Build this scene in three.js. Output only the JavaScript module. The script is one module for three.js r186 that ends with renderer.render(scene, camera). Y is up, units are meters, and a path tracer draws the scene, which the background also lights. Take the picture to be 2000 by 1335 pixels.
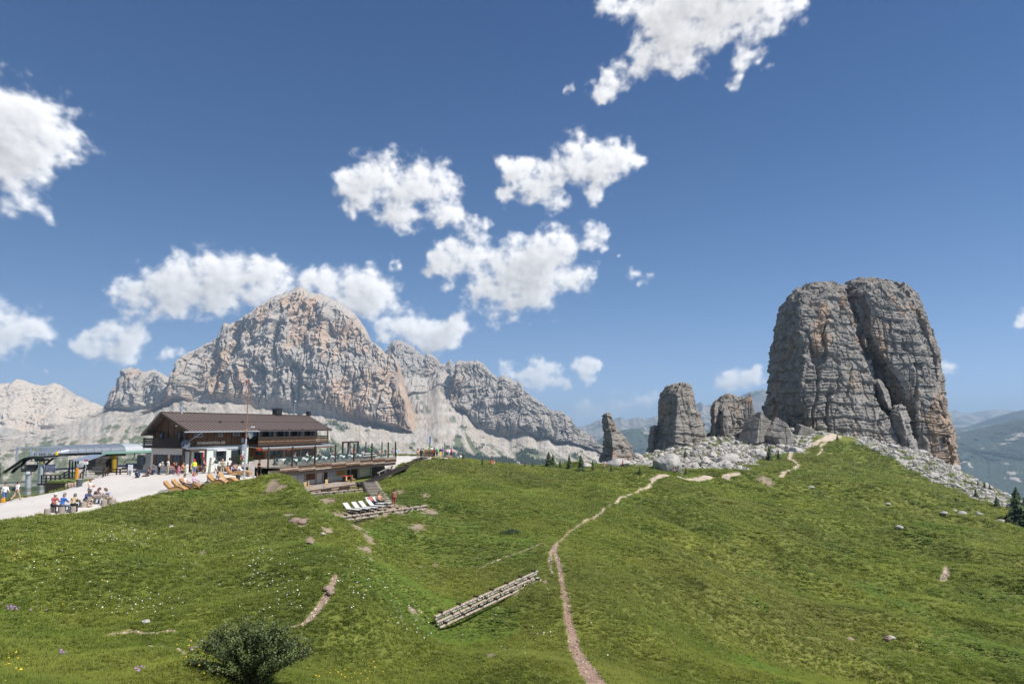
import * as THREE from 'three';
import { mergeGeometries } from 'three/addons/utils/BufferGeometryUtils.js';
import { RoundedBoxGeometry } from 'three/addons/geometries/RoundedBoxGeometry.js';
import { MarchingCubes } from 'three/addons/objects/MarchingCubes.js';
import { TextGeometry } from 'three/addons/geometries/TextGeometry.js';
import { FontLoader } from 'three/addons/loaders/FontLoader.js';

// ------------------------------------------------------------------ camera
const F = 1333, PITCH = Math.atan((832 - 667.5) / F);
const scene = new THREE.Scene();
const camera = new THREE.PerspectiveCamera(2 * Math.atan(667.5 / F) * 180 / Math.PI, 2000 / 1335, 0.5, 90000);
camera.position.set(0, 0, 0);
camera.lookAt(0, Math.sin(PITCH), -Math.cos(PITCH));
const SP = Math.sin(PITCH), CP = Math.cos(PITCH);
// a point seen at photograph position (px, py), at distance d ahead of the camera
function P(px, py, d) {
  const cx = (px - 1000) / F, cy = (667.5 - py) / F, s = d / (CP - cy * SP);
  return new THREE.Vector3(cx * s, (cy * CP + SP) * s, -d);
}
// ------------------------------------------------------------------ sun, exposure
const SUN_AZ = 117 * Math.PI / 180, SUN_EL = 52 * Math.PI / 180;
const SUN = new THREE.Vector3(Math.cos(SUN_EL) * Math.sin(SUN_AZ), Math.sin(SUN_EL), -Math.cos(SUN_EL) * Math.cos(SUN_AZ));
const sun = new THREE.DirectionalLight(new THREE.Color(1, 0.95, 0.88), 5.0);
sun.position.copy(SUN).multiplyScalar(400).add(new THREE.Vector3(20, -10, -150));
sun.target.position.set(20, -10, -150);
sun.castShadow = true; sun.shadow.radius = 1;
sun.shadow.mapSize.set(4096, 4096);
Object.assign(sun.shadow.camera, { left: -330, right: 330, top: 330, bottom: -330, near: 1, far: 1200 });
scene.add(sun, sun.target);
const renderer = new THREE.WebGLRenderer({ antialias: true });
renderer.toneMapping = THREE.LinearToneMapping;
renderer.toneMappingExposure = 1.3;
renderer.shadowMap.enabled = true;
// air between the camera and the far mountains
scene.fog = new THREE.FogExp2(new THREE.Color(0.55, 0.77, 1.0), 5.6e-5);

// ------------------------------------------------------------------ numbers
let seed_ = 12345;
const rnd = () => { seed_ = (seed_ + 0x6d2b79f5) | 0; let t = Math.imul(seed_ ^ (seed_ >>> 15), 1 | seed_); t = (t + Math.imul(t ^ (t >>> 7), 61 | t)) ^ t; return ((t ^ (t >>> 14)) >>> 0) / 4294967296; };
const rr = (a, b) => a + (b - a) * rnd();
const pick = (a) => a[Math.floor(rnd() * a.length)];
const clamp = (x, a = 0, b = 1) => x < a ? a : x > b ? b : x;
const mix = (a, b, t) => a + (b - a) * t;
const sstep = (a, b, x) => { const t = clamp((x - a) / (b - a)); return t * t * (3 - 2 * t); };
const PERM = new Uint8Array(512);
{ const p = [...Array(256).keys()]; for (let i = 255; i > 0; i--) { const j = Math.floor(rnd() * (i + 1)); [p[i], p[j]] = [p[j], p[i]]; } for (let i = 0; i < 512; i++) PERM[i] = p[i & 255]; }
const GX = new Float32Array(256), GY = new Float32Array(256), GZ = new Float32Array(256);
for (let i = 0; i < 256; i++) { const u = rnd() * 2 - 1, a = rnd() * 6.2831853, s = Math.sqrt(1 - u * u); GX[i] = Math.cos(a) * s; GY[i] = Math.sin(a) * s; GZ[i] = u; }
function n3(x, y, z) {           // gradient noise, about -0.8 ... 0.8
  const xi = Math.floor(x), yi = Math.floor(y), zi = Math.floor(z), fx = x - xi, fy = y - yi, fz = z - zi;
  const u = fx * fx * fx * (fx * (fx * 6 - 15) + 10), v = fy * fy * fy * (fy * (fy * 6 - 15) + 10), w = fz * fz * fz * (fz * (fz * 6 - 15) + 10);
  const X = xi & 255, Y = yi & 255, Z = zi & 255, A = PERM[X] + Y, B = PERM[X + 1] + Y;
  const AA = PERM[A & 511] + Z, AB = PERM[(A + 1) & 511] + Z, BA = PERM[B & 511] + Z, BB = PERM[(B + 1) & 511] + Z;
  const g = (h, a, b, c) => { h = PERM[h & 511]; return GX[h] * a + GY[h] * b + GZ[h] * c; };
  const x1 = mix(g(AA, fx, fy, fz), g(BA, fx - 1, fy, fz), u), x2 = mix(g(AB, fx, fy - 1, fz), g(BB, fx - 1, fy - 1, fz), u);
  const x3 = mix(g(AA + 1, fx, fy, fz - 1), g(BA + 1, fx - 1, fy, fz - 1), u), x4 = mix(g(AB + 1, fx, fy - 1, fz - 1), g(BB + 1, fx - 1, fy - 1, fz - 1), u);
  return mix(mix(x1, x2, v), mix(x3, x4, v), w) * 1.5;
}
function fbm(x, y, z, o) { let s = 0, a = 0.5; for (let i = 0; i < o; i++) { s += a * n3(x, y, z); a *= 0.5; x = x * 2.03 + 17.1; y = y * 2.03 + 3.7; z = z * 2.03 + 9.2; } return s; }
function ridged(x, y, z, o) { let s = 0, a = 0.5; for (let i = 0; i < o; i++) { s += a * (1 - 2 * Math.abs(n3(x, y, z))); a *= 0.5; x = x * 2.03 + 7.1; y = y * 2.03 + 13.7; z = z * 2.03 + 1.2; } return s; }
const H3 = (x, y, z) => { let h = Math.imul(x, 374761393) ^ Math.imul(y, 668265263) ^ Math.imul(z, 2147483647 - 1274126177); h = Math.imul(h ^ (h >>> 13), 1274126177); return ((h ^ (h >>> 16)) >>> 0) / 4294967296; };
function cells(x, y, z) {        // [nearest distance, second distance, value of the nearest cell]
  const xi = Math.floor(x), yi = Math.floor(y), zi = Math.floor(z); let a = 9, b = 9, id = 0;
  for (let i = -1; i < 2; i++) for (let j = -1; j < 2; j++) for (let k = -1; k < 2; k++) {
    const cx = xi + i, cy = yi + j, cz = zi + k, h = H3(cx, cy, cz);
    const dx = cx + h - x, dy = cy + H3(cx + 57, cy, cz + 11) - y, dz = cz + H3(cx, cy + 31, cz + 77) - z, d = dx * dx + dy * dy + dz * dz;
    if (d < a) { b = a; a = d; id = h; } else if (d < b) b = d;
  }
  return [Math.sqrt(a), Math.sqrt(b), id];
}
// value at x on a polyline [[x, y], ...]
function poly(pts, x) {
  if (x <= pts[0][0]) return pts[0][1];
  for (let i = 1; i < pts.length; i++) if (x <= pts[i][0]) { const [a, b] = pts[i - 1], [c, d] = pts[i]; return b + (d - b) * (x - a) / (c - a || 1e-6); }
  return pts[pts.length - 1][1];
}
function inside(pg, x, y) { let c = false; for (let i = 0, j = pg.length - 1; i < pg.length; j = i++) { const [a, b] = pg[i], [e, f] = pg[j]; if ((b > y) !== (f > y) && x < (e - a) * (y - b) / (f - b) + a) c = !c; } return c; }
function distPoly(pg, x, y) {    // distance to a polyline
  let best = 1e9;
  for (let i = 1; i < pg.length; i++) { const [ax, ay] = pg[i - 1], [bx, by] = pg[i], dx = bx - ax, dy = by - ay, t = clamp(((x - ax) * dx + (y - ay) * dy) / (dx * dx + dy * dy || 1e-9)), ex = ax + dx * t - x, ey = ay + dy * t - y; best = Math.min(best, ex * ex + ey * ey); }
  return Math.sqrt(best);
}
// ------------------------------------------------------------------ objects
const taken = new Map();
const numbered = (n) => { const k = taken.get(n) ?? 0; taken.set(n, k + 1); return k ? n + '_' + String(k).padStart(3, '0') : n; };
function std(color, o = {}) { const m = new THREE.MeshStandardMaterial({ roughness: 0.85, metalness: 0, ...o }); if (color) m.color.setRGB(...color); return m; }
function sh(o) { o.traverse((m) => { if (m.isMesh) { m.castShadow = true; m.receiveShadow = true; } }); return o; }
function struct(name, g, m, label) { const o = new THREE.Mesh(g, m); o.name = numbered(name); o.userData.kind = 'structure'; if (label) { o.userData.label = label; } scene.add(sh(o)); return o; }
function thing(name, label, category, pos, turn = 0, group) {
  const o = new THREE.Group(); o.name = numbered(name); o.userData = { label, category }; if (group) o.userData.group = group;
  if (pos) o.position.copy(pos); o.rotation.y = turn; scene.add(o); return o;
}
function tagMesh(name, g, m, label, category, group, pos, turn = 0) {
  const o = new THREE.Mesh(g, m); o.name = numbered(name); o.userData = { label, category }; if (group) o.userData.group = group;
  if (pos) o.position.copy(pos); o.rotation.y = turn; scene.add(sh(o)); return o;
}
function part(name, g, m, parent, pos, turn) { const o = new THREE.Mesh(g, m); o.name = name; if (pos) o.position.set(...pos); if (turn) o.rotation.set(...turn); parent.add(sh(o)); return o; }
function copyOf(o, label, pos, turn = 0, group) {
  const c = o.clone(); c.name = numbered(o.name.replace(/_\d{3}$/, '')); c.userData = { ...o.userData, label }; if (group) c.userData.group = group;
  if (pos) c.position.copy(pos); c.rotation.y = turn; scene.add(c); return c;
}
// geometry shorthands
const V = (x, y, z) => new THREE.Vector3(x, y, z);
function box(w, h, d, x = 0, y = 0, z = 0) { const g = new THREE.BoxGeometry(w, h, d); g.translate(x, y, z); return g; }
function rbox(w, h, d, r, x = 0, y = 0, z = 0) { const g = new RoundedBoxGeometry(w, h, d, 1, r); g.translate(x, y, z); return g; }
function bar(a, b, w, h) {       // a square bar from a to b
  const A = V(...a), B = V(...b), L = A.distanceTo(B), g = new THREE.BoxGeometry(w, h ?? w, L);
  const m = new THREE.Matrix4().lookAt(B, A, Math.abs(B.clone().sub(A).normalize().y) > 0.99 ? V(1, 0, 0) : V(0, 1, 0)); g.applyMatrix4(m); g.translate(...A.add(B).multiplyScalar(0.5).toArray()); return g;
}
function rod(a, b, r0, r1 = r0, n = 7) {
  const A = V(...a), B = V(...b), d = B.clone().sub(A), g = new THREE.CylinderGeometry(r1, r0, d.length(), n);
  g.applyQuaternion(new THREE.Quaternion().setFromUnitVectors(V(0, 1, 0), d.normalize())); g.translate(...A.add(B).multiplyScalar(0.5).toArray()); return g;
}
function tube(pts, r, n = 6, seg = pts.length * 4) { return new THREE.TubeGeometry(new THREE.CatmullRomCurve3(pts.map((p) => V(...p))), seg, r, n); }
const merge = (list) => mergeGeometries(list.map((g) => { const h = g.index ? g.toNonIndexed() : g; for (const k of Object.keys(h.attributes)) if (!['position', 'normal'].includes(k)) h.deleteAttribute(k); return h; }));
function gridGeo(nu, nv, fn, colors) {   // fn(i, j) -> [x, y, z, r, g, b]
  const pos = new Float32Array(nu * nv * 3), col = colors ? new Float32Array(nu * nv * 3) : null, idx = new Uint32Array((nu - 1) * (nv - 1) * 6);
  for (let j = 0, k = 0; j < nv; j++) for (let i = 0; i < nu; i++, k += 3) { const a = fn(i, j); pos[k] = a[0]; pos[k + 1] = a[1]; pos[k + 2] = a[2]; }
  let q = 0; for (let j = 0; j < nv - 1; j++) for (let i = 0; i < nu - 1; i++) { const a = j * nu + i, b = a + 1, c = a + nu, d = c + 1; idx[q++] = a; idx[q++] = b; idx[q++] = d; idx[q++] = a; idx[q++] = d; idx[q++] = c; }
  const g = new THREE.BufferGeometry(); g.setAttribute('position', new THREE.BufferAttribute(pos, 3)); g.setIndex(new THREE.BufferAttribute(idx, 1)); g.computeVertexNormals();
  if (col) { const nrm = g.attributes.normal.array; for (let j = 0, k = 0; j < nv; j++) for (let i = 0; i < nu; i++, k += 3) { const c = colors(pos[k], pos[k + 1], pos[k + 2], nrm[k], nrm[k + 1], nrm[k + 2], i, j); col[k] = c[0]; col[k + 1] = c[1]; col[k + 2] = c[2]; } g.setAttribute('color', new THREE.BufferAttribute(col, 3)); }
  return g;
}
const VC = (o = {}) => new THREE.MeshStandardMaterial({ vertexColors: true, roughness: 0.95, ...o });
const mix3 = (a, b, t) => [a[0] + (b[0] - a[0]) * t, a[1] + (b[1] - a[1]) * t, a[2] + (b[2] - a[2]) * t];
const mul3 = (a, k) => [a[0] * k, a[1] * k, a[2] * k];
// ------------------------------------------------------------------ sky: clear air with fair-weather clouds
{
  const W = 4096, Hh = 2048, data = new Float32Array(W * Hh * 4);
  // clouds as heaps of puffs, [x, y, radius, weight] in degrees of azimuth (0 = ahead) and height
  const toAng = (px, py) => { const p = P(px, py, 1); return [Math.atan2(p.x, 1) * 57.29578, Math.atan2(p.y, Math.hypot(p.x, 1)) * 57.29578]; };
  const puffs = [];
  const heap = (list, w = 1) => { for (const [px, py, r, k] of list) { const [a, e] = toAng(px, py); puffs.push([a, e, r * 0.0415 * (0.85 + 0.15 * Math.cos(a / 57.3)), (k ?? 1) * w]); } };
  heap([[15, 200, 50, .8], [60, 245, 70], [120, 262, 55], [45, 305, 58], [20, 345, 30], [-30, 280, 90], [-60, 210, 70], [95, 415, 20, .7], [50, 405, 26, .55], [10, 400, 30, .5]]);
  heap([[740, 335, 58], [700, 365, 48], [800, 375, 75], [858, 350, 52], [770, 418, 42], [880, 420, 38], [922, 436, 24, .8], [690, 415, 26], [675, 360, 28], [945, 445, 16, .6]]);
  heap([[1010, 340, 48], [1060, 358, 58], [1120, 315, 62], [1168, 325, 58], [1205, 310, 38], [1245, 315, 20, .8], [1090, 398, 24, .8], [1000, 378, 28, .8], [1160, 385, 20, .8], [985, 325, 22, .8]]);
  heap([[880, 500, 52], [935, 488, 42], [850, 515, 34], [1000, 515, 72], [1060, 495, 62], [1102, 478, 44], [975, 580, 74], [1050, 565, 62], [1118, 545, 38], [1150, 525, 28, .8], [930, 560, 28, .6], [860, 562, 20, .7]]);
  heap([[755, 652, 42], [810, 635, 54], [860, 660, 44], [892, 640, 40], [830, 680, 34]]);
  heap([[262, 570, 48], [330, 560, 62], [400, 535, 66], [470, 530, 62], [345, 590, 44], [540, 540, 50], [605, 545, 36], [440, 580, 50], [520, 575, 40]]);
  heap([[640, 558, 36], [700, 555, 62], [752, 565, 48], [725, 598, 36], [680, 590, 40], [775, 518, 14, .7]]);
  heap([[15, 645, 52], [68, 645, 38], [-40, 640, 60], [90, 662, 16, .7]]);
  heap([[215, 668, 56], [268, 652, 34], [165, 672, 28], [250, 685, 30], [325, 690, 22, .6], [350, 688, 16, .5]]);
  heap([[1200, 5, 44], [1280, 15, 62], [1350, 35, 74], [1430, 15, 74], [1500, 25, 54], [1552, 22, 26, .7], [1300, 88, 56, .9], [1240, 130, 42], [1182, 165, 36], [1330, 120, 42, .8], [1190, 190, 20, .8], [1108, 172, 18, .7], [1380, -40, 90], [1460, -60, 90]]);
  heap([[1440, 130, 27, .75], [1490, 122, 22, .7], [1430, 165, 17, .8], [1455, 100, 22, .6]]);
  heap([[1165, 452, 30], [1160, 478, 16, .8], [1205, 500, 9, .7], [1240, 535, 20, .75], [1268, 545, 15, .75], [1252, 555, 12, .7]]);
  heap([[1060, 732, 52], [990, 722, 27], [1100, 745, 26], [1030, 745, 30], [1142, 713, 30], [1152, 735, 20, .8], [1168, 712, 14, .8]]);
  heap([[1200, 802, 55, .62], [1250, 785, 34, .6], [1135, 808, 34, .6], [1160, 800, 30, .55], [1275, 770, 18, .5]]);
  heap([[1418, 745, 24], [1450, 738, 28], [1474, 731, 18], [1995, 622, 22], [1856, 720, 18, .75], [1838, 712, 12, .7], [1730, 116, 9, .5], [95, 727, 8, .5]]);
  // the same kind of clouds all round, outside the picture
  for (let i = 0; i < 70; i++) {
    const az = rr(44, 316), el = 6 + 60 * Math.pow(rnd(), 1.3), s = rr(0.8, 1.8), n = 4 + Math.floor(rnd() * 7); let a = az - 6 * s, e = el;
    for (let k = 0; k < n; k++) { a += rr(0.6, 2.4) * s; e += rr(-0.9, 0.9) * s; puffs.push([a > 180 ? a - 360 : a, e, rr(1.2, 3) * s, rr(0.8, 1)]); }
  }
  const byCol = Array.from({ length: 360 }, () => []);
  for (const p of puffs) { const R = p[2] * 1.7 / Math.max(0.25, Math.cos(p[1] / 57.3)) + 1; for (let a = Math.floor(p[0] - R); a <= p[0] + R; a++) byCol[((a + 180) % 360 + 360) % 360].push(p); }
  const SA = SUN_AZ * 57.29578, SE = SUN_EL * 57.29578;
  function dens(a, e, fine) {
    const list = byCol[((Math.floor(a) + 180) % 360 + 360) % 360]; if (!list.length) return -1;
    const ca = Math.cos(e / 57.3); let m = 0, any = false;
    // puffs are pushed about by turbulence first
    const wx = a * ca, q = fbm(wx * 0.55, e * 0.55, 3.3, 4) * 1.5, q2 = fbm(wx * 0.55 + 40, e * 0.55, 8.8, 4) * 1.2;
    for (const p of list) { let da = (a - p[0]); if (da > 180) da -= 360; if (da < -180) da += 360; da = da * ca + q; const de = (e - p[1]) * 1.05 + q2, d2 = (da * da + de * de) / (p[2] * p[2]); if (d2 < 2.4) { any = true; m += p[3] * Math.exp(-d2 * 1.9); } }
    if (!any) return -1;
    m = 1 - Math.exp(-m * 1.5);
    let n = fbm(wx * 0.85, e * 1.0, 1.5, fine ? 7 : 4); if (fine) n += 0.20 * fbm(wx * 3.4 + q * 5, e * 4.4 + q2 * 5, 6.5, 5);
    const bil = fine ? 1 - 2 * Math.abs(n3(wx * 1.7 + q, e * 1.7, 5.1)) : 0;
    return m + n * 0.62 + bil * 0.05 - 0.40;
  }
  for (let j = 0; j < Hh; j++) {
    const el = ((j + 0.5) / Hh - 0.5) * 180;
    for (let i = 0; i < W; i++) {
      // three.js: u = atan2(z, x) / 2pi + 0.5, so x = cos, z = sin; azimuth 0 is -z
      const t = ((i + 0.5) / W - 0.5) * 2 * Math.PI, x = Math.cos(t), z = Math.sin(t), az = Math.atan2(x, -z) * 57.29578;
      const e = Math.max(el, 0), ce = Math.cos(e / 57.3), cs = Math.sin(e / 57.3) * Math.sin(SUN_EL) + ce * Math.cos(SUN_EL) * Math.cos((az - SA) / 57.3);
      // clear air: pale at the horizon, deep blue above, a little paler towards the sun
      const h = Math.exp(-e / 14), h2 = Math.exp(-e / 4.5), g = 0.74 + 0.62 * Math.pow(0.5 + 0.5 * cs, 1.8) + 0.8 * Math.pow(Math.max(0, cs), 24);
      let r = (0.013 + 0.155 * h + 0.30 * h2) * g, gg = (0.043 + 0.345 * h + 0.28 * h2) * g, b = (0.150 + 0.63 * h + 0.16 * h2) * g;
      if (el > -1) {
        const d = dens(az, el, true);
        if (d > -0.06) {
          const al = Math.pow(sstep(-0.06, 0.50, d), 1.15);
          const up = dens(az + 1.1, el + 1.0, false), up2 = dens(az + 2.3, el + 2.1, false);
          const thick = clamp(Math.max(0, up) * 0.8 + Math.max(0, up2) * 0.55, 0, 1.1);
          const rim = dens(az + 0.35, el + 0.32, true); let L = 0.80 + 0.30 * clamp(d - rim, -0.3, 0.35) - 0.32 * thick + 0.06 * sstep(0.75, 0.25, d);
          const hz = Math.exp(-Math.max(el, 0) / 3.5) * 0.45;
          const c = [mix(L * 0.985, r, hz), mix(L * 0.985, gg, hz), mix(L * 1.0, b, hz)];
          r = mix(r, c[0], al); gg = mix(gg, c[1], al); b = mix(b, c[2], al);
        }
      } 
      const k = (j * W + i) * 4; data[k] = r; data[k + 1] = gg; data[k + 2] = b; data[k + 3] = 1;
    }
  }
  const t = new THREE.DataTexture(data, W, Hh, THREE.RGBAFormat, THREE.FloatType);
  t.mapping = THREE.EquirectangularReflectionMapping; t.magFilter = THREE.LinearFilter; t.minFilter = THREE.LinearFilter; t.needsUpdate = true;
  scene.background = t; scene.environment = t;
}
// ------------------------------------------------------------------ lie of the land
// measured spots of the ground: [px, py, distance]
const SPOTS = [
  // gravel terrace and the far edge behind it
  [0, 1027, 43], [110, 1006, 48], [200, 990, 53], [260, 980, 56], [330, 962, 61], [400, 947, 66], [500, 936, 69.5], [545, 932, 70],
  [0, 982, 65], [150, 952, 71], [152, 943, 75], [130, 955, 72], [270, 927, 80], [160, 977, 63], [378, 929, 76], [190, 930, 82], [90, 965, 67], [470, 921, 78.5], [420, 935, 72], [300, 926, 78.8], [345, 929, 77], [325, 927, 78], [282, 930, 77], [420, 926, 77.5], [300, 945, 69.5], [395, 925, 78.5],
  // bank under the terrace, and its nose
  [571, 932, 67.5], [588, 948, 65.7], [601, 964, 64], [618, 981, 61.5], [655, 1011, 57.5], [700, 1082, 45.5], [735, 1140, 40], [715, 1200, 35], [560, 990, 60], [520, 960, 65], [620, 1080, 43],
  [300, 1100, 41], [150, 1100, 38], [450, 1050, 49], [450, 1150, 39], [300, 1030, 49], [250, 1225, 33], [600, 1200, 34], [450, 1335, 25], [450, 1250, 31], [0, 1335, 20], [0, 1150, 34],
  [0, 1090, 38], [0, 1230, 28], [600, 1335, 27], [200, 1335, 22], [150, 1160, 35], [560, 1120, 39.5],
  // hollow
  [845, 1228, 40], [1050, 1133, 50], [900, 1335, 32], [1000, 1280, 33.5], [1160, 1335, 30.5], [1085, 1150, 46], [1085, 1070, 59], [940, 1105, 54], [860, 1060, 60], [760, 1075, 56], [830, 1150, 48], [750, 1260, 34.5], [950, 1200, 43.5],
  // sun-bathing terrace
  [655, 1018, 62.5], [745, 1004, 66.5], [832, 990, 72], [700, 996, 66.5], [790, 984, 72], [640, 988, 70], [600, 972, 78.5], [660, 966, 82.5], [722, 961, 87], [650, 974, 77], [655, 1025, 61], [745, 1012, 65], [832, 998, 70.5], [820, 955, 84], [870, 975, 79], [780, 1035, 62], [850, 1015, 67],
  // mound and meadow
  [740, 915, 104], [800, 905, 110], [850, 896, 117], [900, 896, 124], [960, 905, 135], [860, 930, 98], [920, 940, 97], [900, 1000, 73], [1000, 950, 103], [980, 1030, 68], [1160, 1010, 80],
  [1100, 916, 152], [1200, 927, 166], [1275, 937, 152], [1250, 1050, 82], [1200, 960, 118], [1100, 960, 103], [1350, 932, 185], [1440, 926, 220], [1300, 1000, 112], [1400, 960, 150],
  [1480, 906, 265], [1560, 887, 300], [1640, 853, 388], [1600, 900, 275], [1540, 925, 235], [1700, 884, 355], [1840, 955, 298], [1770, 915, 330], [1990, 1018, 198], [1930, 998, 235], [1750, 874, 400], [1800, 889, 390], [1850, 913, 372], [1900, 936, 345], [1950, 958, 312], [1992, 985, 282], [1750, 950, 262],
  [1500, 1000, 130], [1650, 980, 175], [1700, 950, 225], [1900, 1030, 168], [1900, 1150, 92], [1700, 1100, 104], [1500, 1150, 78], [1300, 1100, 71], [1300, 1230, 47], [1500, 1335, 46], [1800, 1335, 52], [2000, 1335, 55], [2000, 1150, 96],
  [1300, 1335, 37], [1600, 1240, 62], [1800, 1230, 72], [1400, 1180, 60], [1600, 1060, 116], [1800, 1050, 140], [2000, 1060, 150], [2150, 1080, 160], [2150, 1335, 60],
  // ground among the rocks
  [1180, 918, 285], [1300, 912, 262], [1400, 852, 385], [1275, 888, 350], [1075, 913, 265], [1240, 905, 300], [1480, 880, 360], [1330, 880, 330], [1400, 895, 300],
].map(([px, py, d]) => { const p = P(px, py, d); return [p.x, p.z, p.y]; });
// ground hidden behind crests: [px, distance, height]
for (const [px, d, y] of [[30, 74, -9.6], [75, 78, -9.9], [105, 85, -9.9], [0, 72, -9.6], [-60, 70, -9.5], [-120, 72, -9.8], [580, 74.5, -7.6], [603, 71, -8.1], [628, 67.5, -8.3], [560, 79, -7.6], [1000, 220, -17], [900, 175, -11], [760, 160, -9], [600, 160, -9], [500, 100, -6.5], [400, 100, -6.2], [300, 150, -12], [100, 130, -15], [0, 105, -13], [-200, 90, -12], [-200, 60, -7.6], [-200, 40, -6.6], [-200, 25, -7.2], [150, 95, -8.6], [60, 90, -10.5],
  [600, 300, -20], [300, 300, -30], [0, 300, -40], [900, 350, -28], [-300, 200, -30], [1000, 420, -34], [700, 500, -48], [200, 500, -60], [-400, 500, -60],
  [1700, 460, -4], [1600, 470, 2], [1450, 430, 2], [1300, 440, -14], [1200, 400, -26], [1950, 400, -75], [1850, 470, -50], [2100, 300, -62], [2150, 240, -44], [2200, 400, -110], [1900, 520, -70], [1600, 600, -40], [1300, 600, -45], [2100, 600, -160],
  [1000, 12, -7.2], [300, 10, -4.6], [1700, 15, -9], [1000, 5, -3.2], [-300, 8, -3.6], [2300, 30, -14], [2300, 80, -24]]) SPOTS.push([(px - 1000) / F * d, -d, y]);
// thin-plate spline through the spots
const TPS = (() => {
  const n = SPOTS.length, N = n + 3, A = Array.from({ length: N }, () => new Float64Array(N + 1)), S = 100;
  const U = (r2) => r2 < 1e-12 ? 0 : 0.5 * r2 * Math.log(r2);
  for (let i = 0; i < n; i++) {
    for (let j = 0; j < n; j++) { const dx = (SPOTS[i][0] - SPOTS[j][0]) / S, dz = (SPOTS[i][1] - SPOTS[j][1]) / S; A[i][j] = U(dx * dx + dz * dz); }
    A[i][i] += 4e-5; A[i][n] = A[n][i] = 1; A[i][n + 1] = A[n + 1][i] = SPOTS[i][0] / S; A[i][n + 2] = A[n + 2][i] = SPOTS[i][1] / S; A[i][N] = SPOTS[i][2];
  }
  for (let c = 0; c < N; c++) { let p = c; for (let r = c + 1; r < N; r++) if (Math.abs(A[r][c]) > Math.abs(A[p][c])) p = r; [A[c], A[p]] = [A[p], A[c]]; for (let r = c + 1; r < N; r++) { const f = A[r][c] / A[c][c]; if (f) for (let k = c; k <= N; k++) A[r][k] -= f * A[c][k]; } }
  const w = new Float64Array(N); for (let r = N - 1; r >= 0; r--) { let s = A[r][N]; for (let k = r + 1; k < N; k++) s -= A[r][k] * w[k]; w[r] = s / A[r][r]; }
  return (x, z) => { let s = w[n] + w[n + 1] * x / S + w[n + 2] * z / S; for (let i = 0; i < n; i++) { const dx = (x - SPOTS[i][0]) / S, dz = (z - SPOTS[i][1]) / S, r2 = dx * dx + dz * dz; if (r2 > 1e-12) s += w[i] * 0.5 * r2 * Math.log(r2); } return s; };
})();
// far floor of the valleys
function farH(x, z) {
  const r = Math.hypot(x, z), a = Math.atan2(x, -z) * 57.3;
  const left = -60 - 95 * sstep(500, 2600, r), right = -110 - 760 * sstep(500, 5200, r);
  return mix(left, right, sstep(2, 24, a)) + fbm(x / 600, 0, z / 600, 4) * 40 * sstep(500, 1500, r);
}
// the hut stands on a frame of its own: X along its front, Z out of the front
const HUT = { o: P(362, 925, 80), c: Math.cos(19.8 / 57.29578), s: Math.sin(19.8 / 57.29578) };
HUT.turn = Math.PI / 2 - 19.8 / 57.29578;
const hutLocal = (x, z) => { const dx = x - HUT.o.x, dz = z - HUT.o.z; return [dx * HUT.s - dz * HUT.c, dx * HUT.c + dz * HUT.s]; };
const hutWorld = (X, Z) => [HUT.o.x + X * HUT.s + Z * HUT.c, HUT.o.z - X * HUT.c + Z * HUT.s];
const LOWER = -7.5;
function baseH(x, z) {
  const r = Math.hypot(x, z); let h = TPS(x, z);
  if (r > 380) { const k = sstep(430, 640, r); h = mix(h, farH(x, z), k); }
  const [X, Z] = hutLocal(x, z);
  if (X > -8 && X < 38 && Z > -10 && Z < 20) {
    // floor under the hut and the open storey below its deck
    const m1 = sstep(-.2, .5, X) * sstep(36, 32, X) * sstep(-7, -5.6, Z) * mix(sstep(.6, -.1, Z), sstep(9.2, 6.4, Z), sstep(4.2, 5, X)); h = mix(h, Math.min(h, -5.7), m1);
    const m2 = sstep(3.6, 5.2, X) * sstep(33, 31, X) * sstep(6.9, 7.6, Z) * sstep(14.2, 12.9, Z); h = mix(h, Math.min(h, LOWER - 0.12), m2);
  }
  return h;
}
// folds of the open slopes, running down to the right
function folds(x, z) { const k = sstep(2, 22, x) * sstep(-30, -42, z) * sstep(-330, -180, z), k2 = sstep(-4, -16, x) * sstep(-20, -26, z) * sstep(-62, -48, z), u = x * 0.62 - z * 0.78, v = x * 0.78 + z * 0.62; return k * (ridged(u / 34 + fbm(x / 40, 3, z / 40, 2), v / 120, 7, 2) * 4.2 + fbm(u / 10, v / 26, 3, 3) * 2.4) + k2 * (fbm(x / 7, 3, z / 9, 3) * 1.5); }
function H(x, z) {
  const r = Math.hypot(x, z), [X, Z] = hutLocal(x, z), k = sstep(0, 6, Math.max(-6 - X, X - 34, -10 - Z, Z - 15)) * 0.8 + 0.2;
  const g = isGravel(x, z) ? 0.12 : 1;
  return baseH(x, z) + g * k * (fbm(x / 14, 1.3, z / 14, 3) * 0.9 + fbm(x / 3.1, 5.1, z / 3.1, 3) * 0.32 * sstep(600, 60, r) + (r > 150 ? fbm(x / 40, 2, z / 40, 2) * 2 * sstep(150, 300, r) : 0) + folds(x, z));
}
// where the line of sight through (px, py) meets the ground
function G(px, py, from = 12, to = 640) {
  const a = P(px, py, 1); let d = from, step = 0.4, prev = d;
  for (; d < to; d += step) { if (a.y * d <= H(a.x * d, -d)) break; prev = d; step = Math.max(0.3, d * 0.006); }
  let lo = prev, hi = d; for (let i = 0; i < 14; i++) { const m = (lo + hi) / 2; if (a.y * m <= H(a.x * m, -m)) hi = m; else lo = m; }
  return V(a.x * hi, H(a.x * hi, -hi), -hi);
}
const onGround = (x, z) => V(x, H(x, z), z);
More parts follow.
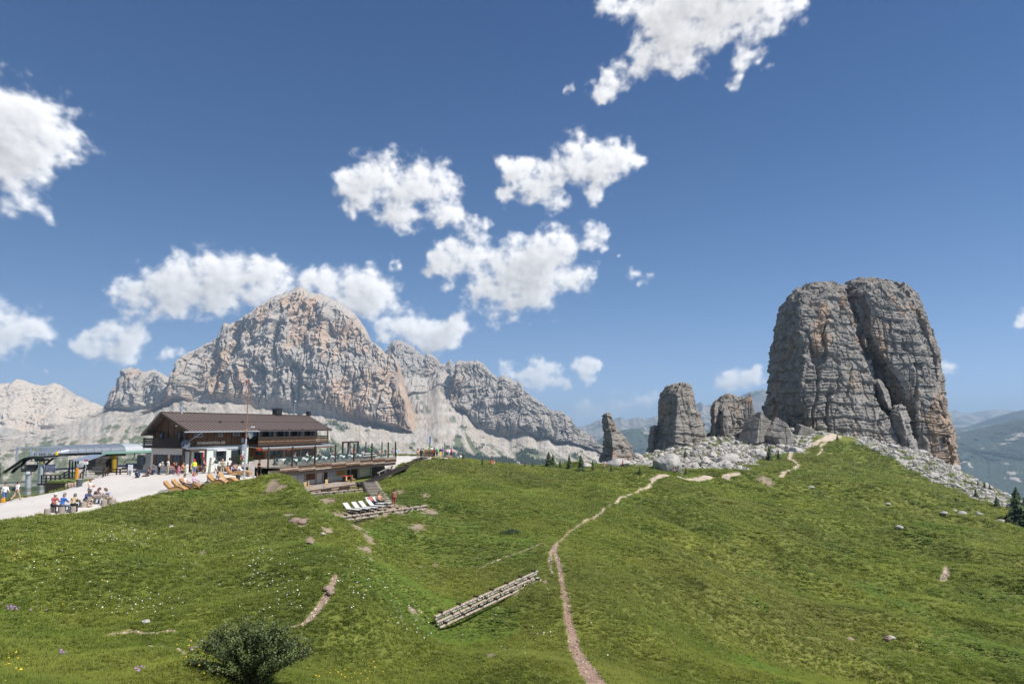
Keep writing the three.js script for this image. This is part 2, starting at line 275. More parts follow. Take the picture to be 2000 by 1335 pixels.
// gravel of the terrace, as a plan outline
let GRAVEL = [];
function isGravel(x, z) { return GRAVEL.length ? z < -38 && z > -135 && x < -8 && inside(GRAVEL, x + fbm(x / 2.2, 7, z / 2.2, 2) * 1.1, z + fbm(x / 2.2, 17, z / 2.2, 2) * 1.1) : false; }
GRAVEL = [[-120, 1062, 36], [0, 1027, 43], [110, 1008, 48], [200, 993, 53], [260, 982, 56], [330, 965, 61], [400, 949, 66], [480, 938, 69], [535, 928, 71], [548, 920, 74], [552, 905, 95], [760, 900, 106], [800, 900, 111], [850, 893, 117], [905, 893, 124], [900, 880, 134], [780, 880, 128], [600, 870, 120], [500, 880, 100], [290, 890, 96], [285, 915, 84], [200, 915, 88], [150, 952, 72], [60, 968, 67], [-120, 1005, 63]]
  .map(([px, py, d]) => [(px - 1000) / F * d, -d]);
// footpaths, as plan lines with widths
const PATHS = [
  [[[1172, 1345], [1150, 1310], [1128, 1275], [1116, 1235], [1108, 1195], [1103, 1160], [1096, 1125], [1090, 1095], [1084, 1075], [1088, 1060], [1105, 1045], [1130, 1026], [1160, 1010], [1180, 992], [1210, 972], [1245, 960], [1270, 948], [1274, 936]], [.5, .46, .38, .28, .22, .19, .18, .19, .17, .15, .14, .14, .16, .17, .18, .2, .28, .34]],
  [[[1088, 1062], [1077, 1075], [1074, 1098], [1079, 1120]], [.12, .15, .13, .06]],
  [[[1275, 937], [1330, 934], [1380, 932], [1420, 927], [1440, 924]], [.5, .9, 1.1, 1.1, .9]],
  [[[1524, 931], [1540, 920], [1556, 911], [1562, 908], [1552, 900], [1542, 896], [1556, 884], [1575, 874], [1600, 862], [1625, 852], [1640, 848]], [.9, .9, .9, .9, .8, 1, 1.2, 1.3, 1.6, 2.6, 3.5]],
  [[[1562, 908], [1580, 911], [1610, 915]], [.7, .5, .3]],
  [[[935, 1110], [980, 1090], [1030, 1072], [1078, 1060]], [.05, .06, .07, .07]],
  [[[655, 1120], [650, 1140], [640, 1160], [628, 1180], [612, 1200], [590, 1218], [565, 1226]], [.1, .16, .22, .2, .18, .14, .06]],
  [[[215, 1238], [260, 1230], [300, 1236], [340, 1231]], [.05, .09, .1, .06]], [[[290, 1260], [330, 1266], [360, 1277]], [.05, .12, .08]],
  [[[1850, 1105], [1848, 1120], [1842, 1133]], [.2, .35, .35]],
  [[[1640, 852], [1615, 862], [1602, 872], [1606, 880], [1596, 890]], [1.6, .8, .7, .6, .4]],
].map(([pts, w]) => pts.map(([px, py], i) => { const p = G(px, py, 18); return [p.x, p.z, w[i]]; }));
const PB = PATHS.map((p) => [Math.min(...p.map((q) => q[0])) - 2, Math.max(...p.map((q) => q[0])) + 2, Math.min(...p.map((q) => q[1])) - 2, Math.max(...p.map((q) => q[1])) + 2]);
function pathAt(x, z) {          // > 0 inside a path: metres from its edge
  let best = -9;
  PATHS.forEach((p, k) => {
    const b = PB[k]; if (x < b[0] || x > b[1] || z < b[2] || z > b[3]) return;
    for (let i = 1; i < p.length; i++) { const [ax, az, aw] = p[i - 1], [bx, bz, bw] = p[i], dx = bx - ax, dz = bz - az, t = clamp(((x - ax) * dx + (z - az) * dz) / (dx * dx + dz * dz || 1e-9)), d = Math.hypot(ax + dx * t - x, az + dz * t - z); best = Math.max(best, mix(aw, bw, t) - d); }
  });
  return best;
}
// rubble round the rock towers
const RUBBLE = [
  [[1150, 918, 250], [1180, 908, 300], [1240, 885, 330], [1275, 885, 350], [1330, 855, 385], [1400, 845, 400], [1480, 850, 400], [1560, 845, 410], [1600, 858, 392], [1575, 872, 352], [1543, 893, 305], [1500, 898, 285], [1460, 905, 262], [1430, 920, 226], [1370, 928, 205], [1300, 930, 190], [1240, 924, 205], [1180, 922, 225]],
  [[1652, 0, 402], [1750, 0, 428], [1850, 0, 405], [1950, 0, 342], [2040, 0, 300], [2040, 0, 200], [1978, 0, 202], [1950, 0, 216], [1900, 0, 254], [1840, 0, 300], [1780, 0, 322], [1720, 0, 350], [1668, 0, 380]],
].map((l) => l.map(([px, py, d]) => [(px - 1000) / F * d, -d]));
function rubble(x, z) { const wx = x + fbm(x / 16, 3, z / 16, 3) * 13, wz = z + fbm(x / 16, 13, z / 16, 3) * 13; return inside(RUBBLE[0], wx, wz) || inside(RUBBLE[1], wx, wz); }
// bare earth: [px, py, radius m]
const BARE = [[962, 1276, .6], [985, 1270, .4], [590, 1015, .9], [578, 1018, .7], [604, 1057, .6], [700, 1030, 1.2], [720, 1050, .9], [715, 1075, .8], [725, 1090, .5], [820, 1107, .5], [850, 1103, .4], [815, 1030, 1.3], [840, 1000, 1.4], [830, 965, 1.2], [530, 950, 1], [545, 955, .8], [1062, 1135, .6], [1010, 1162, .5], [808, 1195, .5], [640, 1035, .6], [660, 960, 2.5], [690, 1000, 3], [740, 995, 2.6], [770, 992, 2.2], [640, 980, 2], [780, 960, 1.2], [1500, 940, 2.2], [1485, 935, 1.5], [565, 1005, .6], [395, 1080, .3]]
  .map(([px, py, r]) => { const p = G(px, py, 18); return [p.x, p.z, r]; });
function bareAt(x, z) { let b = 0; for (const [bx, bz, r] of BARE) { const d = Math.hypot(x - bx, (z - bz) * 0.55) / (r * .8); if (d < 1.8) b = Math.max(b, 1.25 - d + fbm(x * 1.3, 4, z * 1.3, 3) * 1.1); } return b; }
const kindAt = (x, z) => {
  const r = Math.hypot(x, z);
  if (isGravel(x, z)) return 1;
  const p = pathAt(x, z); if (p > -0.3 && p + fbm(x * 1.1, 2, z * 1.1, 2) * Math.min(.26, .0015 * r + .14) > 0) return 2;
  if (r > 150 && rubble(x, z)) return 3;
  return 0;
};
{
  const NA = 900, NR = 640, A0 = -0.80, A1 = 0.80, R0 = 7, R1 = 640, nv = NA * NR;
  const pos = new Float32Array(nv * 3), col = new Float32Array(nv * 3), kind = new Uint8Array(nv);
  for (let j = 0; j < NR; j++) {
    const r = R0 * Math.pow(R1 / R0, Math.pow(j / (NR - 1), 0.92));
    for (let i = 0; i < NA; i++) {
      const a = A0 + (A1 - A0) * i / (NA - 1), x = Math.sin(a) * r, z = -Math.cos(a) * r, k = (j * NA + i), q = k * 3;
      const t = kind[k] = kindAt(x, z); let y = H(x, z); if (t === 2) y -= 0.05;
      pos[q] = x; pos[q + 1] = y; pos[q + 2] = z;
      let c; const f = fbm(x * 0.9, 3, z * 0.9, 3), L = fbm(x / 9, 8, z / 9, 3), vL = fbm(x / 40, 8, z / 40, 2);
      if (t === 1) c = mul3([0.51, 0.478, 0.445], 1 + 0.16 * f + 0.10 * L);
      else if (t === 2) c = mul3(mix3([0.25, 0.165, 0.12], [0.44, 0.36, 0.285], clamp(sstep(40, 120, r) + fbm(x * .6, 9, z * .6, 3) * .6)), 1 + 0.7 * f);
      else if (t === 3) { const s = fbm(x / 5, 6, z / 5, 3); c = s > 0.10 ? mul3([0.075, 0.095, 0.028], 1 + f) : mul3([0.34, 0.325, 0.30], 1 + 0.5 * f); }
      else {
        c = mix3([0.080, 0.108, 0.014], [0.145, 0.160, 0.026], clamp(0.5 + L * 1.5 + f * 0.4)); c = mix3(c, [0.165, 0.145, 0.045], clamp(vL * 1.2 - f * 0.8 - 0.12, 0, 0.55)); c = mul3(c, (1 + 0.35 * f) * (1 + 0.4 * fbm(x / 17, 44, z / 17, 3)));
        const b = bareAt(x, z); if (b > 0.35) c = mix3(c, mul3([0.24, 0.185, 0.135], 1 + 0.6 * f), clamp((b - 0.35) * 3));
      }
      col[q] = c[0]; col[q + 1] = c[1]; col[q + 2] = c[2];
    }
  }
  const idx = [[], [], [], []];
  for (let j = 0; j < NR - 1; j++) for (let i = 0; i < NA - 1; i++) { const a = j * NA + i, b = a + 1, c = a + NA, d = c + 1; for (const t of [[a, b, d], [a, d, c]]) { const [p, q, s] = [kind[t[0]], kind[t[1]], kind[t[2]]]; idx[p === q || p === s ? p : q].push(t[0], t[1], t[2]); } }
  const full = new THREE.BufferGeometry(); full.setAttribute('position', new THREE.BufferAttribute(pos, 3)); full.setIndex(idx.flat()); full.computeVertexNormals();
  const nrm = full.attributes.normal.array;
  ['meadow', 'gravel_terrace', 'footpath', 'rubble_slope'].forEach((name, k) => {
    const map = new Int32Array(nv).fill(-1), ids = new Uint32Array(idx[k].length); let n = 0; const vs = [];
    idx[k].forEach((v, i) => { if (map[v] < 0) { map[v] = n++; vs.push(v); } ids[i] = map[v]; });
    const g = new THREE.BufferGeometry(), take = (src) => { const o = new Float32Array(n * 3); vs.forEach((v, i) => { o[i * 3] = src[v * 3]; o[i * 3 + 1] = src[v * 3 + 1]; o[i * 3 + 2] = src[v * 3 + 2]; }); return new THREE.BufferAttribute(o, 3); };
    g.setAttribute('position', take(pos)); g.setAttribute('normal', take(nrm)); g.setAttribute('color', take(col)); g.setIndex(new THREE.BufferAttribute(ids, 1));
    struct(name, g, VC({ roughness: 1 }), ['green alpine meadow rolling across the foreground', 'pale gravel terrace in front of the mountain hut', 'narrow bare earth footpaths winding through the meadow', 'pale rubble slope round the feet of the rock towers'][k]);
  });
  // valley floor out to the horizon
  const g = gridGeo(260, 200, (i, j) => { const a = -1.2 + 2.4 * i / 259, r = 560 * Math.pow(70, j / 199), x = Math.sin(a) * r, z = -Math.cos(a) * r; return [x, farH(x, z) - (r < 650 ? 6 : 0), z]; },
    (x, y, z) => { const f = fbm(x / 260, 1, z / 260, 5), g2 = fbm(x / 60, 1, z / 60, 3); return f + g2 * 0.5 > 0.12 ? mul3([0.26, 0.25, 0.21], 1 + g2) : mix3([0.055, 0.085, 0.03], [0.03, 0.05, 0.025], clamp(0.5 + f * 2)); });
  struct('valley_floor', g, VC(), 'wooded valley floor between the meadow and the mountains');
}
// ------------------------------------------------------------------ mountains
const ROCK = { grey: [0.235, 0.215, 0.195], pale: [0.415, 0.378, 0.338], ochre: [0.41, 0.27, 0.17], dark: [0.20, 0.192, 0.19], scree: [0.37, 0.338, 0.295], grass: [0.085, 0.105, 0.045] };
// A massif: skyline, foot of its cliffs and foot of its screes as measured lines, each with its own distance; the cliff between is broken by buttresses, gullies and ledges.
function massif(name, label, o) {
  const { nu, nc, nt } = o, x0 = o.ridge[0][0], x1 = o.ridge[o.ridge.length - 1][0], nb = 10, rows = nt + nc + nb, S = o.size ?? 1;
  const R = [], C = [], T = [];
  for (let i = 0; i < nu; i++) {
    const px = mix(x0, x1, i / (nu - 1));
    const edge = Math.min(1, (px - x0) / 14 + 0.15, (x1 - px) / 14 + 0.15);
    const ry = poly(o.ridge, px) - fbm(px * 0.11, 1.7, o.seed, 4) * (o.jag ?? 5) * edge, cy = Math.max(poly(o.base, px) + fbm(px * 0.05, 9, o.seed, 3) * 9, ry + 1);
    R.push(P(px, ry, poly(o.dR, px))); C.push(P(px, cy, poly(o.dC, px))); T.push(P(px, Math.max(poly(o.foot, px), cy + 2), poly(o.dT, px)));
  }
  const disp = (p, k, out) => {
    // k: 0 at the foot of the cliff, 1 at the skyline
    const X = p.x / S, Y = p.y / S, Z = p.z / S, w = fbm(X / 260, Y / 420, Z / 260 + o.seed, 3);
    let d = ridged(X / 300 + w * 0.7, Y / 1300 + o.seed, Z / 900, 3) * 120 + fbm(X / 170, Y / 300, o.seed + 5, 4) * 95;
    d += ridged(X / 66 + w * 1.2 + Y / 900, Y / 560, 3 + o.seed, 3) * 44; d -= 46 * sstep(0.06, 0, Math.abs(n3(X / 78 + w * 1.4, Y / 430, o.seed + 2))) + 22 * sstep(0.06, 0, Math.abs(n3(X / 30 + w * 2, Y / 210, o.seed + 7)));
    const c1 = cells(X / 105 + w * 0.6, Y / 165 + w, Z / 160 + o.seed), c2 = cells(X / 34, Y / 46 + w, Z / 60 + o.seed);
    d += (c1[2] - 0.5) * 46 * sstep(0, 0.12, c1[1] - c1[0]) + (c2[2] - 0.5) * 21;
    const st = (Y + X * (o.dip ?? 0.05) + w * 90 + n3(X / 90, Y / 140, 9) * 26) / 64, fr = st - Math.floor(st), on = sstep(-0.02, 0.36, fbm(X / 210, Y / 120, 2 + o.seed, 3) + (0.16 - 0.32 * k)); d -= (sstep(0, 0.2, fr) * 0.6 + fr * 0.5) * 23 * on;
    const s2 = (Y + w * 44 + X * (o.dip ?? 0.05) + n3(X / 40, Y / 60, 3) * 7) / 15, f2 = s2 - Math.floor(s2); d -= f2 * (3 + 7 * on);
    d += fbm(X / 22, Y / 20, Z / 22, 3) * 17 + (cells(X / 15, Y / 19 + w, Z / 20)[2] - .5) * 9;
    const m = sstep(0, 0.12, k) * sstep(1.0, 0.9, k) * (o.rough ?? 1) * S; out.z += d * m; out.x += n3(X / 60, Y / 60, 7) * 14 * m; return out;
  };
  const g = gridGeo(nu, rows, (i, j) => {
    const p = new THREE.Vector3();
    if (j < nt) { const t = j / nt; p.lerpVectors(T[i], C[i], t); p.y -= (C[i].y - T[i].y) * 0.22 * Math.sin(t * Math.PI); const run = fbm(p.x / 90 / S + p.y / 160 / S, t * 1.2, o.seed, 4); p.y += run * 13 * S * Math.sin(t * Math.PI) + fbm(p.x / 25, p.y / 25, p.z / 25, 3) * 9 * S + ridged(i * (x1 - x0) / nu / 5 + t * 19 + fbm(p.x / 90, t * 3, 3, 2), t * 2, o.seed, 3) * (o.rib ?? 5) * S * Math.sin(t * Math.PI); p.z += run * 25 * S * Math.sin(t * Math.PI * 0.5); return p.toArray(); }
    if (j < nt + nc) {
      const t = (j - nt) / (nc - 1); p.lerpVectors(C[i], R[i], t);
      // convex face: steep below, leaning back towards the top
      const lean = Math.pow(t, o.lean ?? 1.7); p.z = mix(C[i].z, R[i].z, lean); p.x = mix(C[i].x, R[i].x, lean); disp(p, t, p); return p.toArray();
    }
    const t = (j - nt - nc + 1) / nb; p.copy(R[i]); p.z -= t * 900 * S * (o.back ?? 1); p.y = mix(p.y, Math.min(p.y, -200), t * t * 0.6 + t * 0.4); return p.toArray();
  }, (x, y, z, a, b, c, i, j) => {
    const X = x / S, Y = y / S, Z = z / S, f = fbm(X / 30, Y / 18, Z / 30, 4), streak = fbm(X / 18, Y / 260, 5, 3), big = fbm(X / 240, Y / 330, o.seed + 3, 4);
    if (j < nt) {
      const t = j / nt, u = i * (x1 - x0) / nu / 21 + t * (o.fan ?? 4.5), lanes = fbm(u + fbm(X / 120, t * 3, 1, 3) * 0.7, t * 1.1 + u * 0.3, o.seed + 9, 5), gr = fbm(X / 150, Y / 60, Z / 300, 5), stones = fbm(X / 9, Y / 7, Z / 9, 2);
      if (o.woods) { const q = o.woods + gr * 1.6 + 0.45 - t * 0.5 - lanes * .6; if (q > 0) return mul3([0.03, 0.048, 0.03], 1 + f); }
      const fine = fbm(u * 7, t * 2.2, o.seed + 2, 3);
      let k = mix3(ROCK.scree, [0.33, 0.285, 0.225], clamp(0.4 + gr * 2.4 - fine * 1.2)); k = mul3(k, 1 + 0.45 * f + 0.3 * stones + 0.4 * fine);
      if (gr * 1.1 - lanes * 0.8 + stones * 0.3 > 0.26) k = mul3(ROCK.grey, 1.0 + f * 0.8);
      const green = (o.green ?? 0.5) * sstep(1.0, 0.25, t) + gr * 0.8 - lanes * 1.5 + stones * 0.35 - 0.36;
      if (green > 0) k = mix3(k, mul3(ROCK.grass, 1 + f + stones * 0.5), clamp(green * 5, 0, 0.93));
      if (o.wood && green > 0.1 && sstep(0.55, 0.2, t) * o.wood + gr * 1.4 + stones * 0.5 > 0.42) k = mul3([0.026, 0.042, 0.026], 1 + stones);
      return k;
    }
    if (o.woods) { const h = fbm(X / 160, Y / 90, Z / 160, 5), q = o.woods + h * 1.6 - f * 0.5; if (q > 0) return mul3([0.03, 0.048, 0.03], 1 + f); }
    let k = mix3(ROCK.grey, ROCK.pale, clamp(0.42 + f * 1.2 + streak * 0.6));
    const och = big * 2.6 + streak * 1.5 + f * 0.4 + (o.ochre ?? 0) - 0.1 + 0.3 * (j - nt) / nc * ((o.ochre ?? 0) > 0 ? 1 : 0); if (och > 0) k = mix3(k, mul3(ROCK.ochre, 1 + f * 0.6), clamp(och * 1.5, 0, 0.72));
    const wet = streak * 1.6 - big * 1.2 - 0.62 + (o.wet ?? 0); if (wet > 0) k = mix3(k, ROCK.dark, clamp(wet * 2.5, 0, 0.65));
    // pale rubble lies on the ledges
    if (b > 0.62 + f * 0.4) k = mix3(k, ROCK.scree, clamp((b - 0.62 - f * 0.4) * 5));
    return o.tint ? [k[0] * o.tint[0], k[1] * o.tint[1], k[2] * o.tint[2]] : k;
  });
  return struct(name, g, VC({ roughness: 1 }), label);
}
massif('mountain', 'domed pale limestone mountain with ochre cliffs rising behind the hut', {
  seed: 1.3, nu: 560, nc: 360, nt: 90, ochre: 0.1, jag: 4,
  ridge: [[290, 806], [325, 789], [340, 779], [343, 745], [346, 714], [354, 706], [362, 698], [371, 688], [392, 678], [404, 669], [418, 662], [426, 653], [429, 645], [434, 634], [440, 630], [446, 633], [462, 627], [480, 614], [498, 608], [508, 597], [520, 591], [523, 586], [532, 579], [552, 573], [568, 567], [577, 562], [585, 559], [592, 563], [602, 569], [612, 572], [620, 571], [637, 578], [656, 587], [670, 594], [681, 603], [692, 611], [703, 626], [709, 636], [717, 647], [722, 659], [727, 668], [740, 676], [747, 683], [754, 692], [766, 691], [775, 701], [779, 720], [782, 745], [789, 760], [795, 776], [799, 795], [804, 815], [811, 841]],
  base: [[290, 808], [325, 791], [340, 781], [360, 782], [400, 786], [430, 784], [470, 787], [500, 797], [540, 801], [600, 809], [640, 815], [680, 823], [720, 831], [760, 838], [790, 843], [811, 843]],
  foot: [[290, 950], [600, 945], [811, 940]],
  dR: [[290, 4150], [341, 4250], [400, 4480], [585, 4560], [700, 4450], [775, 4280], [811, 4020]], dC: [[341, 4200], [585, 4080], [811, 3980]], dT: [[341, 1400], [811, 1900]], green: 0.46, wood: 0.75,
});
massif('mountain_shoulder', 'jagged grey rock shoulder left of the domed mountain', {
  seed: 4.1, nu: 190, nc: 120, nt: 70, ochre: -0.2, jag: 5, rough: 0.8,
  ridge: [[0, 858], [100, 838], [160, 822], [195, 806], [213, 797], [218, 783], [224, 771], [231, 756], [237, 742], [243, 727], [250, 719], [258, 716], [262, 723], [266, 720], [270, 719], [275, 730], [281, 728], [292, 722], [300, 721], [312, 727], [325, 735], [338, 747], [346, 768], [372, 785]],
  base: [[0, 862], [100, 842], [160, 826], [195, 810], [213, 800], [260, 802], [300, 796], [345, 781], [372, 789]], foot: [[0, 965], [372, 955]],
  dR: [[0, 3500], [213, 4500], [300, 4620], [372, 4300]], dC: [[0, 3460], [213, 4440], [300, 4380], [372, 4240]], dT: [[0, 1150], [372, 1400]], green: 0.58, fan: -3,
});
massif('far_mountain', 'broad pale banded mountain at the far left', {
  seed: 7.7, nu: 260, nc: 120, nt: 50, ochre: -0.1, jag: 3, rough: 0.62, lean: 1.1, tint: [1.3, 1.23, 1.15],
  ridge: [[-90, 765], [-50, 752], [0, 748], [20, 747], [32, 740], [45, 742], [60, 748], [68, 751], [80, 752], [95, 750], [105, 747], [115, 750], [123, 757], [130, 768], [138, 775], [150, 774], [158, 773], [162, 782], [175, 787], [182, 786], [195, 793], [215, 806], [250, 826]],
  base: [[-90, 832], [0, 834], [60, 842], [120, 838], [180, 826], [250, 832]], foot: [[-90, 900], [250, 900]],
  dR: [[-90, 6300], [250, 6300]], dC: [[-90, 5500], [250, 5700]], dT: [[-90, 3800], [250, 4200]], green: 0.05,
});
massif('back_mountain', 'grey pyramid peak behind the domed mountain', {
  seed: 11.2, nu: 260, nc: 200, nt: 40, ochre: -0.35, jag: 8, dip: -0.2, tint: [0.84, 0.84, 0.84],  // grey rock; the tint also paints in the shade of a cloud
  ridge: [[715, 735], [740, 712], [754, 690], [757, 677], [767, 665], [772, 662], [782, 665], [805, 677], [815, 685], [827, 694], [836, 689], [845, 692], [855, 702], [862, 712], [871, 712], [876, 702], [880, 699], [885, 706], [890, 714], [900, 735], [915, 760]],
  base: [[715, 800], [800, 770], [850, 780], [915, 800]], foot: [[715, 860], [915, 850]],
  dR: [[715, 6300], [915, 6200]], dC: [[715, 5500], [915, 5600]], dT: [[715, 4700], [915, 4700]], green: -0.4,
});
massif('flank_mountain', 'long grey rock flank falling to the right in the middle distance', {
  seed: 15.9, nu: 380, nc: 230, nt: 80, ochre: -0.22, jag: 8, rough: 1.15, dip: 0.25, tint: [0.84, 0.84, 0.84],  // tint darkens the grey rock further, cloud shadow put into its colour
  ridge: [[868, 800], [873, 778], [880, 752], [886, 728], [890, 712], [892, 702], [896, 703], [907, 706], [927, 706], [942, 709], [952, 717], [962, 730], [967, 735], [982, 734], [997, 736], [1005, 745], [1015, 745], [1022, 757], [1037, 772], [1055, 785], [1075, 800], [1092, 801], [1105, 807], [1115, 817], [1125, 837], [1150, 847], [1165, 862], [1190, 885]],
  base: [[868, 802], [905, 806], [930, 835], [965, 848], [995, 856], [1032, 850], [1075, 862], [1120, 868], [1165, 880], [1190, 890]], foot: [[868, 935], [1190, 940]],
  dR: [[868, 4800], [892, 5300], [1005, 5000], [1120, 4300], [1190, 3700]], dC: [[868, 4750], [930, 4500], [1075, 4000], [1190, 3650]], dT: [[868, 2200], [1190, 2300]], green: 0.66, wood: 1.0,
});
massif('scree_basin', 'pale scree basin between the peaks', {
  seed: 19.1, nu: 150, nc: 60, nt: 50, ochre: -0.3, jag: 6, rough: 0.5, rib: 1,
  ridge: [[770, 745], [790, 738], [815, 735], [835, 742], [855, 728], [870, 724], [880, 735], [900, 752], [920, 785]], base: [[770, 790], [800, 772], [830, 768], [860, 752], [880, 760], [920, 800]], foot: [[770, 930], [920, 930]],
  dR: [[770, 5400], [920, 5400]], dC: [[770, 5050], [920, 5050]], dT: [[770, 2400], [920, 2400]], green: 0.12,
});
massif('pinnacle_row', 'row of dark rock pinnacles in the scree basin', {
  seed: 20.4, nu: 110, nc: 90, nt: 8, ochre: -0.6, jag: 3, rough: 0.35, size: 0.8, tint: [.84, .84, .84],  // tint adds painted cloud shade to the dark rock
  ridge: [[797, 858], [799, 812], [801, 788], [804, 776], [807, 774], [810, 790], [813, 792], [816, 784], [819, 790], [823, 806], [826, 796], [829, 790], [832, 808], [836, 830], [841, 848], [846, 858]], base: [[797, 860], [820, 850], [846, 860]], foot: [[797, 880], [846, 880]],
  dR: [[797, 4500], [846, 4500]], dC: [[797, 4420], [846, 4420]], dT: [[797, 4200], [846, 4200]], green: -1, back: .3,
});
massif('far_range', 'hazy blue range far beyond the rock towers', {
  seed: 23, nu: 420, nc: 60, nt: 20, jag: 7, ochre: -0.5, size: 2.6, rough: 0.8, tint: [.6, .6, .6], woods: -0.25,
  ridge: [[1070, 846], [1125, 835], [1150, 831], [1175, 819], [1195, 821], [1210, 815], [1225, 820], [1247, 814], [1260, 820], [1275, 815], [1310, 806], [1340, 800], [1362, 792], [1370, 786], [1380, 793], [1392, 791], [1420, 784], [1440, 782], [1455, 775], [1467, 765], [1482, 760], [1497, 760], [1560, 768], [1700, 790], [1846, 800], [1863, 801], [1882, 806], [1899, 811], [1907, 815], [1918, 814], [1932, 802], [1947, 799], [1964, 802], [1985, 802], [2060, 810], [2150, 806]],
  base: [[1070, 870], [1500, 870], [2150, 872]], foot: [[1070, 905], [2150, 905]], dR: [[1070, 16000], [1500, 13000], [1800, 19000], [2150, 20000]], dC: [[1070, 13500], [1500, 11000], [1800, 16500], [2150, 17500]], dT: [[1070, 10500], [1500, 9500], [2150, 13500]], green: 0.1, back: 2,
});
massif('mid_range', 'blue wooded range in the haze right of the great tower', {
  seed: 29, nu: 260, nc: 60, nt: 30, jag: 3, ochre: -0.5, size: 2, rough: 0.7, woods: 0.45,
  ridge: [[1180, 872], [1205, 850], [1222, 838], [1240, 835], [1258, 838], [1275, 846], [1380, 845], [1600, 850], [1846, 838], [1880, 834], [1915, 838], [1940, 832], [1955, 826], [1976, 811], [2000, 800], [2060, 792], [2160, 800]],
  base: [[1180, 892], [1600, 885], [1846, 868], [2160, 862]], foot: [[1180, 915], [2160, 915]], dR: [[1180, 8200], [1300, 9000], [1900, 12000], [2160, 10500]], dC: [[1180, 7600], [1300, 8400], [2160, 9400]], dT: [[1180, 6800], [2160, 7900]], green: 1.1, wood: 1.3,
});
massif('wooded_ridge', 'dark wooded mountain side at the right edge', {
  seed: 33, nu: 240, nc: 80, nt: 60, jag: 2.5, ochre: -0.5, size: 1.5, rough: 0.6, woods: 0.42,
  ridge: [[1700, 872], [1800, 858], [1853, 853], [1892, 851], [1924, 845], [1951, 836], [1980, 826], [2010, 818], [2100, 806], [2200, 800]],
  base: [[1700, 905], [1853, 898], [1930, 905], [2000, 900], [2200, 890]], foot: [[1700, 1010], [2200, 1015]], dR: [[1700, 7400], [2200, 6600]], dC: [[1700, 6700], [2200, 5900]], dT: [[1700, 4700], [2200, 4300]], green: 1.1, wood: 1.25, lean: 1.1,
});
// ------------------------------------------------------------------ rock towers
const rockMat = VC({ roughness: 1 });
function rockColor(x, y, z, ny, o) {
  const f = fbm(x / 5, y / 3, z / 5, 4), st = fbm(x / 3.4, y / 38, z / 3.4, 3), big = fbm(x / 26, y / 34, z / 26 + (o.seed ?? 0), 3);
  let k = mix3([0.145, 0.134, 0.12], [0.265, 0.245, 0.219], clamp(0.45 + f * 1.4));
  const och = big * 2.2 + st * 1.2 + (o.ochre ? o.ochre(x, y, z) : 0) - 0.42; if (och > 0) k = mix3(k, mul3([0.29, 0.195, 0.13], 1 + f), clamp(och * 2, 0, 0.75));
  const wet = st * 1.8 - big * 0.8 - 0.55; if (wet > 0) k = mix3(k, [0.055, 0.053, 0.052], clamp(wet * 2, 0, 0.65));
  return k;
}
function rockDisp(x, y, z, o) {
  const w = fbm(x / 30, y / 30, z / 30 + (o.seed ?? 0), 3), s = o.scale ?? 1; x /= s; y /= s; z /= s;
  let d = fbm(x / 26, y / 34, z / 26, 3) * 3.6;
  const c1 = cells(x / 11 + w * .6, y / 13 + w, z / 11 + (o.seed ?? 0)), c2 = cells(x / 4.2, y / 3.4 + w * 2, z / 4.2);
  d += (c1[2] - 0.5) * 2.8 + (c2[2] - 0.5) * 1.0;
  d += ridged(x / 9 + w, y / 60, z / 9, 2) * 1.7;
  // long upright cracks and thin bedding joints
  const cr = Math.abs(n3(x / 12 + w * .7, y / 120, z / 12)), cr2 = Math.abs(n3(x / 5.5 + 9, y / 60, z / 5.5 + w)); d -= 3.0 * sstep(0.06, 0, cr) + 1.3 * sstep(0.06, 0, cr2);
  const on = sstep(-0.25, 0.2, fbm(x / 22, y / 13, z / 22 + 4, 2)), b = (y + w * 6 + x * 0.05 + n3(x / 12, y / 9, z / 12)) / 7.5, fr = b - Math.floor(b); d -= (1.1 * sstep(0.10, 0.02, Math.min(fr, 1 - fr)) + fr * 0.9) * (0.35 + on);
  const b2 = (y + w * 5 + n3(x / 6, y / 5, z / 6) * .6) / 1.9, f2 = b2 - Math.floor(b2); d -= (0.5 * sstep(0.22, 0.04, Math.min(f2, 1 - f2)) + .25 * f2) * (0.3 + on);
  d += fbm(x / 1.6, y / 1.3, z / 1.6, 2) * 0.7;
  return d * s;
}
